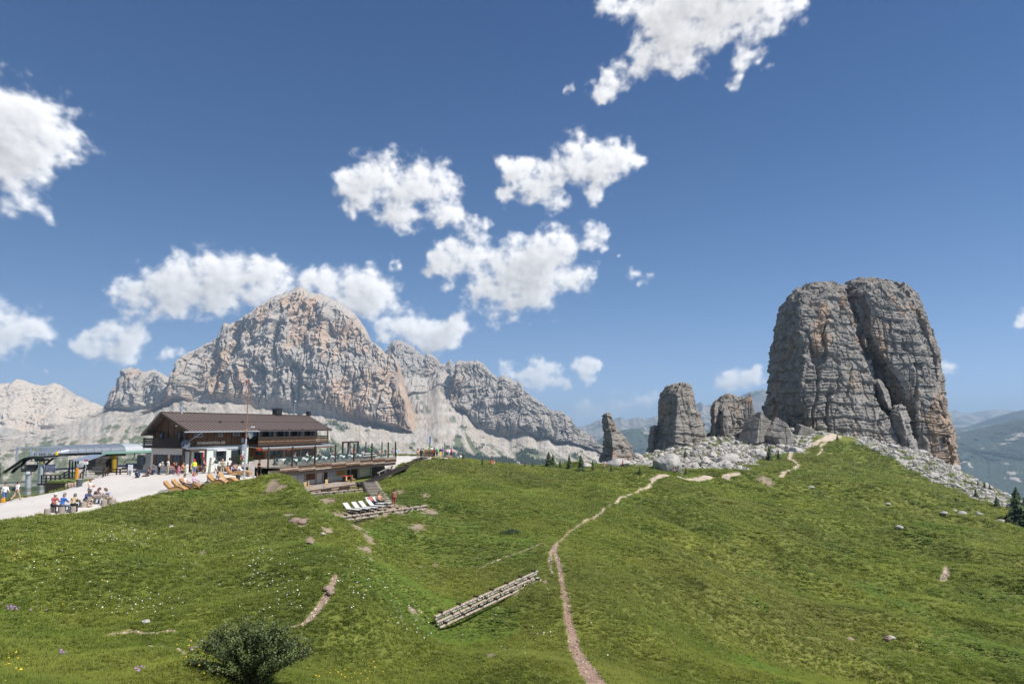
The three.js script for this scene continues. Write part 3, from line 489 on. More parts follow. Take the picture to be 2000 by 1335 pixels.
// A tower lofted through measured rings; every ring holds the same corners as [px, distance]
function tower(o) {
  const { rings, nu, nv } = o, K = rings[0][1].length, pts = rings.map(([py, c]) => c.map(([px, d]) => P(px, py, d)));
  // corners get perimeter shares by how long their side is in mid-height
  const mid = pts[Math.floor(pts.length / 2)], len = mid.map((p, k) => p.distanceTo(mid[(k + 1) % K]) * ((o.weights ?? [])[k] ?? 1)), tot = len.reduce((a, b) => a + b, 0), cum = [0]; for (const l of len) cum.push(cum[cum.length - 1] + l / tot);
  const ys = rings.map((r, i) => pts[i].reduce((a, p) => a + p.y, 0) / K), side = (s) => { let k = 0; while (k < K - 1 && s > cum[k + 1]) k++; return [k, (s - cum[k]) / (cum[k + 1] - cum[k] || 1)]; };
  const ringAt = (i, s) => { const [k, t] = side(s), a = pts[i][(k + K - 1) % K], b = pts[i][k], c = pts[i][(k + 1) % K], e = pts[i][(k + 2) % K]; const p = new THREE.Vector3().lerpVectors(b, c, t);
    const r = o.round ?? 0.16; if (t < r) { const q = (r - t) / r * 0.5; p.lerp(a, q * q * 0.10); } else if (t > 1 - r) { const q = (t - 1 + r) / r * 0.5; p.lerp(e, q * q * 0.10); } return p; };
  const cap = o.cap ?? 14, n = nv + cap, base = new Float32Array(nu * n * 3);
  const at = (i, j) => {
    const s = i / (nu - 1) % 1, t = Math.min(1, j / (nv - 1)) * (rings.length - 1), r = Math.min(rings.length - 2, Math.floor(t)), p = ringAt(r, s).lerp(ringAt(r + 1, s), t - r);
    if (j >= nv) { const c = pts[rings.length - 1].reduce((a, q) => a.add(q), new THREE.Vector3()).divideScalar(K), k = (j - nv + 1) / cap; p.lerp(c, k); p.y += (o.crown ?? 1.5) * Math.sin(k * Math.PI / 2); }
    return p;
  };
  for (let j = 0; j < n; j++) for (let i = 0; i < nu; i++) { const p = at(i, j); base.set([p.x, p.y, p.z], (j * nu + i) * 3); }
  const B = (i, j) => { const k = (clamp(j, 0, n - 1) * nu + (i + nu - 1) % (nu - 1)) * 3; return V(base[k], base[k + 1], base[k + 2]); };
  const ctr = mid.reduce((a, q) => a.add(q), new THREE.Vector3()).divideScalar(K);
  let vote = 0; for (let j = 4; j < nv - 4; j += 5) for (let i = 0; i < nu - 1; i += 5) { const p = B(i, j), N = B(i + 2, j).sub(B(i - 2 + nu - 1, j)).cross(B(i, j + 2).sub(B(i, j - 2))); vote += Math.sign(N.x * (p.x - ctr.x) + N.z * (p.z - ctr.z)); }
  const sign = Math.sign(vote);
  return gridGeo(nu, n, (i, j) => {
    const p = B(i % (nu - 1), j), u = B(i % (nu - 1) + 2, j).sub(B(i % (nu - 1) - 2 + nu - 1, j)), v = B(i % (nu - 1), Math.min(j + 2, n - 1)).sub(B(i % (nu - 1), Math.max(j - 2, 0))), N = u.cross(v); if (N.lengthSq() < 1e-9) N.set(0, 1, 0); N.normalize();
    N.multiplyScalar(sign);
    const d = rockDisp(p.x, p.y, p.z, o) * (o.rough ?? 1) * (j >= nv ? mix(1, 0.6, (j - nv) / cap) : 1); return [p.x + N.x * d, p.y + N.y * d, p.z + N.z * d];
  }, (x, y, z, a, b, c) => rockColor(x, y, z, b, o));
}
{
  const t = thing('rock_tower', 'huge blocky grey rock tower with a deep cleft, tallest of the towers', 'rock tower');
  part('cliff', tower({
    seed: 2, nu: 520, nv: 360, cap: 20, weights: [1, 1.2, 1, .35, .3, .25], crown: 3, ochre: (x, y, z) => 0.25 * sstep(20, -6, y),
    rings: [[905, [[1480, 480], [1588, 404], [1660, 402], [1762, 412], [1762, 470], [1640, 520]]], [850, [[1490, 478], [1592, 406], [1660, 404], [1746, 414], [1750, 470], [1640, 520]]], [800, [[1495, 477], [1575, 408], [1640, 406], [1723, 416], [1735, 470], [1640, 516]]], [745, [[1502, 476], [1568, 411], [1630, 409], [1703, 420], [1720, 470], [1638, 512]]], [700, [[1502, 475], [1576, 414], [1625, 412], [1680, 424], [1708, 470], [1636, 508]]], [650, [[1510, 474], [1569, 418], [1618, 416], [1664, 428], [1690, 470], [1632, 504]]], [605, [[1524, 472], [1563, 425], [1610, 424], [1652, 434], [1672, 470], [1628, 500]]], [578, [[1543, 470], [1568, 444], [1610, 436], [1650, 441], [1662, 470], [1624, 494]]], [560, [[1568, 468], [1585, 456], [1615, 450], [1648, 450], [1656, 470], [1622, 486]]]],
  }), rockMat, t);
  part('cliff', tower({
    seed: 9, nu: 520, nv: 380, cap: 20, weights: [.9, 1.1, 1, .5, .25, .3], crown: 4, ochre: (x, y, z) => 0.85 * sstep(38, -20, y) + 0.5 * sstep(252, 280, x),
    rings: [[935, [[1735, 470], [1806, 425], [1850, 424], [1862, 446], [1880, 520], [1735, 530]]], [880, [[1735, 468], [1800, 427], [1842, 426], [1855, 446], [1870, 518], [1730, 528]]], [830, [[1728, 466], [1796, 428], [1836, 427], [1849, 446], [1860, 516], [1720, 526]]], [785, [[1712, 465], [1788, 430], [1824, 429], [1834, 447], [1848, 514], [1710, 524]]], [740, [[1697, 464], [1763, 432], [1815, 431], [1830, 448], [1840, 512], [1700, 522]]], [695, [[1682, 463], [1725, 433], [1800, 433], [1828, 450], [1836, 510], [1690, 520]]], [650, [[1668, 462], [1702, 435], [1780, 436], [1809, 452], [1822, 506], [1680, 516]]], [605, [[1658, 461], [1706, 437], [1765, 440], [1793, 455], [1806, 500], [1668, 512]]], [572, [[1652, 461], [1690, 443], [1745, 446], [1774, 459], [1790, 494], [1662, 506]]], [555, [[1655, 464], [1680, 452], [1725, 452], [1755, 464], [1770, 488], [1668, 500]]]],
  }), rockMat, t);
  part('pillar', tower({ seed: 5, nu: 150, nv: 120, cap: 8, rough: 0.6, crown: 2, rings: [[895, [[1742, 424], [1785, 408], [1800, 424], [1770, 450]]], [850, [[1738, 424], [1772, 410], [1786, 424], [1762, 448]]], [810, [[1737, 425], [1760, 413], [1776, 425], [1758, 446]]], [795, [[1741, 427], [1757, 420], [1770, 427], [1757, 440]]]] }), rockMat, t);
  part('chockstone', tower({ seed: 6, nu: 90, nv: 50, cap: 8, rough: 0.35, crown: 2, rings: [[800, [[1728, 428], [1738, 422], [1745, 430], [1738, 440]]], [780, [[1712, 426], [1730, 416], [1742, 428], [1730, 442]]], [765, [[1714, 426], [1726, 418], [1736, 428], [1728, 442]]], [746, [[1706, 428], [1716, 421], [1724, 428], [1716, 440]]]] }), rockMat, t);
  part('chockstone', tower({ seed: 8, nu: 70, nv: 40, cap: 8, rough: 0.3, crown: 2, rings: [[678, [[1680, 444], [1692, 436], [1698, 446], [1690, 456]]], [664, [[1677, 444], [1690, 434], [1700, 446], [1690, 458]]], [654, [[1682, 446], [1690, 440], [1696, 446], [1690, 454]]]] }), rockMat, t);
}
{
  const t = thing('rock_tower', 'square-topped brown rock tower standing on the rubble left of the blocks', 'rock tower');
  part('cliff', tower({ seed: 21, nu: 330, nv: 230, cap: 14, scale: 0.7, rough: 0.8, crown: 3, ochre: () => -.05,
    rings: [[900, [[1262, 400], [1310, 366], [1366, 372], [1392, 395], [1340, 430]]], [858, [[1275, 400], [1320, 368], [1366, 374], [1382, 395], [1340, 430]]], [812, [[1285, 399], [1322, 371], [1358, 376], [1371, 395], [1338, 426]]], [800, [[1286, 399], [1322, 372], [1349, 377], [1359, 394], [1336, 425]]], [768, [[1290, 398], [1322, 374], [1346, 379], [1356, 394], [1334, 422]]], [756, [[1300, 397], [1326, 378], [1346, 381], [1354, 394], [1334, 420]]]] }), rockMat, t);
  part('side_block', tower({ seed: 22, nu: 130, nv: 90, cap: 8, scale: 0.6, rough: 0.7, crown: 1, ochre: () => 0.25, rings: [[892, [[1264, 402], [1276, 386], [1295, 390], [1290, 412]]], [850, [[1266, 402], [1276, 388], [1292, 391], [1288, 411]]], [832, [[1268, 402], [1277, 391], [1290, 393], [1286, 409]]]] }), rockMat, t);
}
{
  const t = thing('rock_tower', 'slender pointed rock spire, leftmost and smallest of the towers', 'rock tower');
  part('cliff', tower({ seed: 31, nu: 240, nv: 200, cap: 10, scale: 0.45, rough: 0.8, crown: 1.4, ochre: () => -.15,
    rings: [[922, [[1163, 300], [1195, 284], [1238, 288], [1248, 302], [1205, 320]]], [900, [[1167, 300], [1196, 282], [1230, 289], [1240, 302], [1206, 318]]], [875, [[1175, 300], [1197, 285], [1222, 289], [1235, 301], [1206, 317]]], [847, [[1180, 300], [1194, 289], [1206, 291], [1212, 301], [1198, 312]]], [826, [[1177, 300], [1188, 292], [1197, 294], [1201, 301], [1190, 309]]], [812, [[1177, 300], [1186, 295], [1192, 296], [1195, 301], [1187, 306]]]] }), rockMat, t);
}
{
  const t = thing('rock_tower', 'low broken rock tower between the square tower and the great tower', 'rock tower');
  part('cliff', tower({ seed: 41, nu: 280, nv: 170, cap: 12, scale: 0.7, rough: 0.8, crown: 3, rings: [[880, [[1385, 405], [1412, 380], [1450, 384], [1470, 400], [1430, 425]]], [835, [[1389, 404], [1412, 382], [1447, 386], [1466, 400], [1430, 423]]], [800, [[1390, 403], [1410, 386], [1448, 389], [1464, 400], [1430, 420]]], [786, [[1391, 402], [1412, 392], [1446, 393], [1462, 400], [1430, 418]]], [778, [[1404, 402], [1415, 396], [1440, 396], [1460, 400], [1432, 414]]]] }), rockMat, t);
  part('side_block', tower({ seed: 43, nu: 120, nv: 80, cap: 8, scale: 0.5, rough: 0.7, crown: 1, ochre: () => .2, rings: [[850, [[1387, 396], [1396, 386], [1408, 390], [1404, 402]]], [800, [[1389, 396], [1396, 388], [1405, 391], [1402, 401]]], [788, [[1391, 396], [1397, 390], [1404, 392], [1401, 400]]]] }), rockMat, t);
}
// big fallen blocks: many-sided, cut by a few planes and weathered
function slab(pxc, pyc, d, w, h, dep, rot, seed) {
  const c = P(pxc, pyc, d), g = new THREE.IcosahedronGeometry(1, 26), p = g.attributes.position, q = new THREE.Quaternion().setFromEuler(new THREE.Euler(...rot)), col = new Float32Array(p.count * 3), v = new THREE.Vector3(); g.deleteAttribute('uv');
  const R = (k) => H3(Math.floor(seed * 7), k, 3) * 2 - 1, planes = [[1, 0, 0], [-1, 0, 0], [0, 1, 0], [0, -1, 0], [0, 0, 1], [0, 0, -1]].map((n, i) => [V(n[0] + R(i) * .28, n[1] + R(i + 9) * .28, n[2] + R(i + 19) * .28).normalize(), .8 + R(i + 31) * .1]);
  for (let i = 0; i < 5; i++) planes.push([V(R(40 + i), R(50 + i), R(60 + i)).normalize(), .98 + R(70 + i) * .08]);
  for (let i = 0; i < p.count; i++) {
    v.fromBufferAttribute(p, i).normalize(); const n = v.clone(); let r = 2; for (const [m, e] of planes) { const k = v.dot(m); if (k > 0.05) r = Math.min(r, e / k); } v.multiplyScalar(r); v.set(v.x * w / 2, v.y * h / 2, v.z * dep / 2).applyQuaternion(q).add(c); n.applyQuaternion(q);
    const k = rockDisp(v.x, v.y, v.z, { seed, scale: .55 }) * .42; v.addScaledVector(n, k); p.setXYZ(i, v.x, v.y, v.z); col.set(rockColor(v.x, v.y, v.z, 0, { seed }), i * 3);
  }
  g.setAttribute('color', new THREE.BufferAttribute(col, 3)); g.computeVertexNormals(); return g;
}
tagMesh('rock_slab', slab(1477, 836, 376, 13, 19, 13, [0.1, 0.5, -0.34], 3), rockMat, 'leaning square slab at the foot of the great tower, left of two', 'rock slab');
tagMesh('rock_slab', slab(1521, 849, 374, 17, 13, 13, [0.1, 0.45, 0.55], 7), rockMat, 'tilted dark slab resting against the foot of the great tower, right of two', 'rock slab');
tagMesh('rock_slab', slab(1568, 845, 388, 11, 9, 9, [0.1, 0.3, -0.3], 11), rockMat, 'small dark block in the corner below the great tower', 'rock slab');
tagMesh('rock_slab', slab(1456, 806, 398, 9, 17, 10, [0.05, 0.3, 0.12], 15), rockMat, 'narrow upright block wedged behind the leaning square slab', 'rock slab');
// boulders
const boulderGeo = [];
for (let k = 0; k < 5; k++) {
  const g = new THREE.IcosahedronGeometry(1, 4), p = g.attributes.position, v = new THREE.Vector3(); g.deleteAttribute('uv');
  const planes = []; for (let i = 0; i < 11; i++) planes.push([V(rr(-1, 1), rr(-1, 1), rr(-1, 1)).normalize(), rr(0.62, 0.9)]);
  const col = new Float32Array(p.count * 3);
  for (let i = 0; i < p.count; i++) { v.fromBufferAttribute(p, i); let r = 1; for (const [n, d] of planes) { const c = v.dot(n); if (c > 0.05) r = Math.min(r, d / c); } v.multiplyScalar(r * (1 + fbm(v.x * 3 + k * 9, v.y * 3, v.z * 3, 3) * 0.14)); v.y *= 0.78; p.setXYZ(i, v.x, v.y, v.z); const f = fbm(v.x * 2.4 + k, v.y * 2.4, v.z * 2.4, 4); col.set(mix3([0.26, 0.245, 0.225], [0.45, 0.43, 0.40], clamp(0.5 + f * 1.2)), i * 3); }
  g.setAttribute('color', new THREE.BufferAttribute(col, 3)); g.computeVertexNormals(); boulderGeo.push(g);
}
const boulderMat = VC({ roughness: 0.95 });
function boulder(px, py, size, label, group, o = {}) {
  const p = o.at ?? G(px, py, 18), m = tagMesh('boulder', boulderGeo[Math.floor(rnd() * 5)], o.mat ?? boulderMat, label, 'boulder', group, p);
  size *= o.k ?? 1; m.scale.set(size * rr(.85, 1.25), size * rr(.7, 1.0) * (o.h ?? 1), size * rr(.8, 1.1)); m.rotation.y = rr(0, 6.3); m.position.y += m.scale.y * 0.25; return m;
}
boulder(1302, 917, 3.7, 'large squat grey boulder at the foot of the rubble, biggest in the meadow edge', undefined, { h: 1.1 });
boulder(1420, 905, 4.95, 'wide pale slabby boulder beside the footpath below the low tower');
boulder(1207, 913, 2.75, 'rounded boulder under the slender spire');
boulder(1245, 898, 3.03, 'upright pale boulder on the right flank of the slender spire', undefined, { h: 1.5 });
boulder(1555, 885, 3.85, 'flat white boulder above the path fork'); boulder(1490, 893, 2.48, 'pale boulder beside two small conifers below the slabs');
boulder(1780, 876, 4.40, 'pale leaning boulder against the foot of the great tower, right side', undefined, { h: 1.3 });
boulder(1745, 874, 3.03, 'pale boulder under the pillar of the great tower');
boulder(1142, 912, 1.43, 'lone white boulder on the skyline of the meadow');
for (let i = 0, n = 0; n < 130 && i < 4000; i++) {
  const k = n % 3 ? 0 : 1, px = k ? rr(1660, 2010) : rr(1170, 1600), d = k ? rr(200, 400) : rr(210, 390), x = (px - 1000) / F * d, z = -d; if (!rubble(x, z)) continue;
  n++; boulder(0, 0, rr(0.9, 2.0) * (rnd() < .12 ? 1.5 : 1), k ? 'pale angular boulder among others on the slope right of the great tower' : 'pale angular boulder among others in the rubble below the towers', k ? 'boulders on the right slope' : 'boulders in the rubble below the towers', { at: onGround(x, z) });
}
for (const [px, py, s, l] of [[1843, 1003, 0.91, 'white stone lying in the meadow, left of a row of four'], [1865, 1000, 0.77, 'white stone in the meadow, second of a row of four'], [1880, 1005, 1.12, 'flat white stone in the meadow, third and longest of a row'], [1913, 1006, 0.84, 'white stone in the meadow, fourth of a row'], [1585, 953, 0.84, 'single white stone on the meadow below the path fork'], [1735, 985, 0.63, 'white stone on the meadow crest'], [1955, 1019, .9, 'pale stone at the meadow edge near the dark conifer'],
  [575, 1018, .4, 'reddish rock poking out of the grassy bank, left of two'], [590, 1022, .35, 'reddish rock poking out of the grassy bank, right of two'], [604, 1062, .3, 'flat pink stone on the nose of the bank'], [283, 1216, .2, 'pale stone beside the worn ledge in the bank'], [641, 1152, .3, 'broken pink stone on the earth track, upper'], [645, 1160, .26, 'broken pink stone on the earth track, lower'], [630, 1044, .22, 'grey stone in the grass of the bank nose'], [334, 1030, .22, 'grey stone showing through the grass below the terrace'], [1757, 1032, .7, 'white stone among debris on the right slope'], [1735, 1250, .4, 'pink stone low on the right slope'], [1742, 1246, .3, 'white stone low on the right slope'], [1660, 1250, .35, 'brown stone low on the right slope, left']])
  boulder(px, py, s, l, undefined, { mat: /red|pink|brown/.test(l) ? std([0.24, 0.175, 0.14], { roughness: 1 }) : boulderMat });
{
  // loose stones nobody could count
  const N = 16000, m = new THREE.InstancedMesh(new THREE.IcosahedronGeometry(1, 0), std([1, 1, 1], { roughness: 1 }), N), M = new THREE.Matrix4(), Q = new THREE.Quaternion(), c = new THREE.Color(); let n = 0;
  for (let i = 0; i < 400000 && n < N; i++) { const k = rnd() < .42, px = k ? rr(1640, 2040) : rr(1150, 1620), d = k ? rr(190, 430) : rr(195, 410), x = (px - 1000) / F * d, z = -d; if (!rubble(x, z)) continue; if (fbm(x / 5, 6, z / 5, 3) > 0.16) continue; const s = 0.22 * Math.pow(rnd(), -0.5) * rr(.7, 1.2); if (s > 2.1) continue;
    Q.setFromEuler(new THREE.Euler(rr(0, 6), rr(0, 6), rr(0, 6))); M.compose(V(x, H(x, z) + s * 0.2, z), Q, V(s * rr(.7, 1.4), s * rr(.5, .9), s)); m.setMatrixAt(n, M); c.setRGB(...mul3([0.37, 0.35, 0.32], rr(.5, 1.3))); m.setColorAt(n, c); n++; }
  m.count = n; m.name = 'loose_stones'; m.userData = { kind: 'stuff', label: 'loose pale stones strewn over the rubble slopes', category: 'stones' }; scene.add(sh(m));
}
// ------------------------------------------------------------------ mountain hut, in its own frame
const noiseTex = (() => {
  const mk = (fn, w = 256, h = 256) => { const c = document.createElement('canvas'); c.width = w; c.height = h; const x = c.getContext('2d'), im = x.createImageData(w, h); for (let j = 0; j < h; j++) for (let i = 0; i < w; i++) { const v = fn(i / w, j / h, i, j), k = (j * w + i) * 4; im.data[k] = v[0]; im.data[k + 1] = v[1]; im.data[k + 2] = v[2]; im.data[k + 3] = 255; } x.putImageData(im, 0, 0); const t = new THREE.CanvasTexture(c); t.colorSpace = THREE.SRGBColorSpace; t.wrapS = t.wrapT = THREE.RepeatWrapping; return t; };
  return {
    // upright weathered boards, two metres wide
    boards: mk((u, v, i) => { const b = Math.floor(u * 14), tone = 0.6 + 0.8 * H3(b, 3, 7), gap = (u * 14 - b) < 0.07 ? 0.35 : 1, g = 1 + 0.35 * n3(u * 60, v * 4, b); const k = tone * gap * g; return [88 * k, 65 * k, 48 * k]; }),
    dark: mk((u, v) => { const b = Math.floor(v * 6), tone = 0.7 + 0.6 * H3(b, 5, 9), g = 1 + 0.4 * n3(u * 6, v * 60, b), k = tone * g; return [54 * k, 41 * k, 33 * k]; }),
    plank: mk((u, v) => { const g = 1 + 0.5 * n3(u * 3, v * 30, 2) + 0.3 * n3(u * 14, v * 14, 5); return [104 * g, 78 * g, 57 * g]; }),
    grey: mk((u, v) => { const g = 1 + 0.35 * n3(u * 3, v * 30, 8) + 0.25 * n3(u * 12, v * 12, 5); return [150 * g, 140 * g, 130 * g]; }),
    plaster: mk((u, v) => { const g = 1 + 0.07 * fbm(u * 10, v * 10, 3, 4) + 0.06 * n3(u * 50, v * 50, 1); return [205 * g, 197 * g, 187 * g]; }),
  };
})();
const texMat = (t, o = {}) => new THREE.MeshStandardMaterial({ map: t, roughness: 0.9, ...o });
const M = {
  boards: texMat(noiseTex.boards), dark: texMat(noiseTex.dark), plank: texMat(noiseTex.plank), grey: texMat(noiseTex.grey), plaster: texMat(noiseTex.plaster),
  warm: texMat(noiseTex.boards, { color: new THREE.Color(1.25, 1.05, .85) }), blackwood: std([0.028, 0.022, 0.018]), beam: std([0.06, 0.042, 0.03]), roof: std([0.17, 0.132, 0.118], { roughness: 0.5, metalness: 0.25 }), seam: std([0.075, 0.058, 0.052], { roughness: 0.5, metalness: 0.25 }),
  steel: std([0.42, 0.43, 0.44], { roughness: 0.45, metalness: 0.6 }), galv: std([0.40, 0.43, 0.46], { roughness: 0.5, metalness: 0.4 }), white: std([0.78, 0.78, 0.76]), offwhite: std([0.5, 0.5, 0.48]), mint: std([0.56, 0.61, 0.57]), band: std([0.40, 0.43, 0.47]), black: std([0.015, 0.015, 0.017], { roughness: 0.6 }),
  glass: new THREE.MeshPhysicalMaterial({ color: 0xfafdfb, transmission: 1, roughness: 0.02, thickness: 0, ior: 1.45, specularIntensity: .5 }), window: new THREE.MeshPhysicalMaterial({ color: new THREE.Color(0.02, 0.028, 0.032), roughness: 0.06, specularIntensity: 1 }),
  red: std([0.45, 0.03, 0.03]), green: std([0.03, 0.22, 0.07]), ochre: std([0.40, 0.21, 0.06]), wood: std([0.46, 0.27, 0.11], { roughness: 0.6 }), paleWood: std([0.55, 0.38, 0.18]), cloth: std([0.75, 0.76, 0.74]), seat: std([0.015, 0.05, 0.045], { roughness: 0.5 }), navy: std([0.02, 0.03, 0.07]), concrete: std([0.40, 0.385, 0.36]), leaf: std([0.06, 0.12, 0.02]), flower: std([0.62, 0.05, 0.03]), orange: std([0.7, 0.28, 0.02]), yellow: std([0.72, 0.50, 0.02], { roughness: 0.5 }), soil: std([0.10, 0.07, 0.045]),
};
// boxes with texture coordinates in two-metre units
function wbox(w, h, d, x = 0, y = 0, z = 0) { const g = new THREE.BoxGeometry(w, h, d); const p = g.attributes.position, n = g.attributes.normal, uv = g.attributes.uv; for (let i = 0; i < p.count; i++) { const X = p.getX(i) + x, Y = p.getY(i) + y, Z = p.getZ(i) + z; if (Math.abs(n.getX(i)) > .5) uv.setXY(i, Z / 2, Y / 2); else if (Math.abs(n.getY(i)) > .5) uv.setXY(i, X / 2, Z / 2); else uv.setXY(i, X / 2, Y / 2); } g.translate(x, y, z); return g; }
function shapeGeo(pts, depth, bevel = 0) { const s = new THREE.Shape(); pts.forEach(([x, y], i) => i ? s.lineTo(x, y) : s.moveTo(x, y)); const g = new THREE.ExtrudeGeometry(s, { depth, bevelEnabled: false }); const uv = g.attributes.uv; for (let i = 0; i < uv.count; i++) uv.setXY(i, uv.getX(i) / 2, uv.getY(i) / 2); return g; }
// where the sight line through (px, py) meets the upright plane Z of the hut's frame: [X, y]
function hut(px, py, Z = 0) {
  const a = P(px, py, 1), [ox, oz] = [HUT.o.x + Z * HUT.c, HUT.o.z + Z * HUT.s]; // plane through (ox, oz) along (s, -c)
  // a.x t = ox + X s ; -t = oz - X c
  const X = (-oz * a.x - ox) / (HUT.s - HUT.c * a.x), t = -oz + X * HUT.c; return [X, a.y * t - HUT.o.y];
}
const font = await new FontLoader().loadAsync('fonts/droid/droid_serif_bold.typeface.json');
const hutT = thing('mountain_hut', 'long brown timber mountain hut with metal roof and white ground floor', 'hut', HUT.o, HUT.turn);
{
  part('plinth', wbox(25.16, .7, 5.36, 12.6, -.36, -2.7), M.concrete, hutT);
  const T = hutT, xa = -1.2, xb = 26.6, zr = -3.07, yr = 7.08, zf = 1.39, yf = 4.93, zb = -5.8, yb = 4.49, L = 25.2;
  // white ground floor and timber upper floor
  part('wall', wbox(10.2, 3.06, 0.4, 5.1, 1.53, -0.2), M.mint, T); part('wall', wbox(0.4, 3.06, 5.0, 0.2, 1.53, -2.9), M.plaster, T);
  part('wall', wbox(L - 0.4, 3.4, 0.4, L / 2 + 0.2, 1.7, -5.2), M.plaster, T); part('wall', wbox(0.4, 4.6, 5.0, L - 0.2, 2.3, -2.9), M.dark, T);
  part('timber_wall', wbox(10.1, 2.1, 0.3, 5.02, 4.11, -0.12), M.boards, T); part('timber_wall', wbox(L - 10.6, 3.4, 0.3, 10.3 + (L - 10.6) / 2, 1.72, -0.35), M.warm, T);
  part('timber_wall', wbox(L - 10.6, 1.7, 0.3, 10.3 + (L - 10.6) / 2, 4.4, -0.35), M.dark, T);
  { const g = shapeGeo([[0.02, 3.06], [5.3, 3.06], [5.3, 4.55], [3.05, 6.9], [0.02, 5.35]], 0.3); g.rotateY(Math.PI / 2); g.translate(0.02, 0, 0); part('gable_wall', g, M.boards, T); }
  part('floor_slab', wbox(L, 0.12, 5.4, L / 2, 3.12, -2.7), M.beam, T); part('ceiling', wbox(L - .6, 0.1, 4.8, L / 2, 4.45, -2.8), M.beam, T);
  // roof
  const slope = (za, ya, zb2, yb2, th) => { const g = shapeGeo([[za, ya], [zb2, yb2], [zb2, yb2 - th], [za, ya - th]], xb - xa); g.rotateY(-Math.PI / 2); g.scale(-1, 1, 1); const idx = g.index; g.translate(xa, 0, 0); const p = g.attributes.position; if (!idx) { const a = p.array; for (let i = 0; i < a.length; i += 9) for (let k = 0; k < 3; k++) { const t = a[i + 3 + k]; a[i + 3 + k] = a[i + 6 + k]; a[i + 6 + k] = t; } } g.computeVertexNormals(); return g; };
  const roof = part('roof', slope(zr, yr, zf, yf, 0.16), M.roof, T); part('roof', slope(zr, yr - 0.004, zb, yb, 0.16), M.roof, T);
  const seams = [], ang = Math.atan2(yr - yf, zf - zr); for (let x = xa + 0.3; x < xb; x += 0.56) seams.push(bar([x, yr + 0.03, zr], [x, yf + 0.03, zf], 0.05, 0.07)); part('seam', merge(seams), M.seam, roof).userData.kind = 'stuff';
  part('ridge_cap', box(xb - xa + .04, 0.06, 0.3, (xa + xb) / 2, yr + 0.03, zr), M.seam, roof); part('cross_joint', bar([xa, mix(yr, yf, .5) + .025, mix(zr, zf, .5)], [xb, mix(yr, yf, .5) + .025, mix(zr, zf, .5)], 0.05, 0.05), M.seam, roof);
  part('bargeboard', bar([xa - 0.03, yr - 0.1, zr], [xa - 0.03, yf - 0.1, zf], 0.06, 0.24), M.beam, T); part('bargeboard', bar([xa - 0.03, yr - 0.1, zr], [xa - 0.03, yb - 0.1, zb], 0.06, 0.24), std([0.13, 0.12, 0.085]), T);
  for (const [z, y] of [[zr, yr - .36], [zb + .7, yb + .25], [0.1, 5.3]]) part('purlin', wbox(1.5, 0.22, 0.18, xa + 0.72, y, z), M.beam, T);
  part('brace', bar([0, 4.9, -4.6], [-1.1, 4.6, -5.3], .1), M.beam, T); part('brace', bar([0, 4.6, -4.2], [-1.1, 5.6, -4.4], .1), M.beam, T);
  part('gutter', rod([-2.0, yf - 0.14, zf + 0.1], [10.4, yf - 0.14, zf + 0.1], 0.075), M.galv, T); part('gutter', rod([10.4, yf + 0.02, zf + 0.02], [xb, yf + 0.02, zf + 0.02], 0.06), M.seam, T);
  part('drainpipe', rod([.75, yf - .2, zf], [0.05, 3.7, 0.1], 0.05), M.galv, T);
  part('chimney', rod([1.8, 6.9, zr + .1], [1.8, 8.0, zr + .1], 0.17, 0.15, 9), M.steel, T); part('chimney_cowl', rod([1.8, 7.98, zr + .1], [1.8, 8.06, zr + .1], 0.2, 0.2, 9), M.steel, T);
  { const [x] = hut(541, 808, zr); const c = part('chimney', rbox(1.2, 0.9, 0.8, 0.04, x, yr + 0.35, zr), M.black, T); part('chimney_cap', rbox(1.4, 0.1, 1.0, 0.03, x, yr + 0.9, zr), M.black, c); const [x2] = hut(602, 808, zr); part('chimney', box(.5, .7, .5, x2, yr + .3, zr), M.black, T); const [x3] = hut(575, 800, zr); part('antenna', rod([x3, yr, zr], [x3, yr + 2.1, zr], 0.03, 0.02, 5), M.galv, T); part('antenna', rbox(.25, .15, .15, .03, x3 + .1, yr + 2.1, zr), M.white, T); }
  for (const [px, py] of [[431, 829], [474, 834]]) { const [x] = hut(px, py, -.5); part('snow_guard', rbox(.3, .16, .2, .03, x, mix(yr, yf, .55) + .12, mix(zr, zf, .55)), M.black, T); }
  // gable: balcony, doors, windows
  const balc = part('balcony', wbox(1.0, 0.16, 5.5, -0.5, 3.0, -2.9), M.blackwood, T);
  for (let k = 0; k < 4; k++) part('rail_board', wbox(0.05, 0.19, 5.6, -1.02, 3.2 + k * 0.25, -2.9), M.blackwood, balc);
  for (let k = 0; k < 5; k++) part('baluster', wbox(0.09, 1.15, 0.09, -0.96, 3.55, -5.5 + k * 1.3), M.blackwood, balc);
  for (const [z, w] of [[-3.75, 0.85], [-1.05, 0.85]]) { const d = part('balcony_door', wbox(0.06, 1.75, w, -0.02, 3.95, z), M.blackwood, T); part('pane', box(.02, 1.5, w * .34, -.06, 3.95, z - .2), M.window, d); part('shutter', wbox(0.05, 1.7, .42, -0.08, 3.95, z + w * .78), M.boards, d); }
  for (const z of [-3.9, -1.35]) { const w = part('window', box(0.08, 1.15, 1.0, -0.03, 1.55, z), M.beam, T); part('pane', box(0.03, 1.0, .42, -0.07, 1.55, z - .23), M.window, w); part('pane', box(0.03, 1.0, .42, -0.07, 1.55, z + .23), M.window, w); part('shutter', wbox(0.05, 1.15, .55, -0.06, 1.55, z - .8), M.boards, w); part('shutter', wbox(0.05, 1.15, .55, -0.06, 1.55, z + .8), M.boards, w); part('flower_shelf', wbox(.18, .1, 1.3, -.1, .92, z), M.beam, w); }
  part('floodlight', rbox(.2, .16, .24, .04, -.15, 5.5, -1.6), M.white, T);
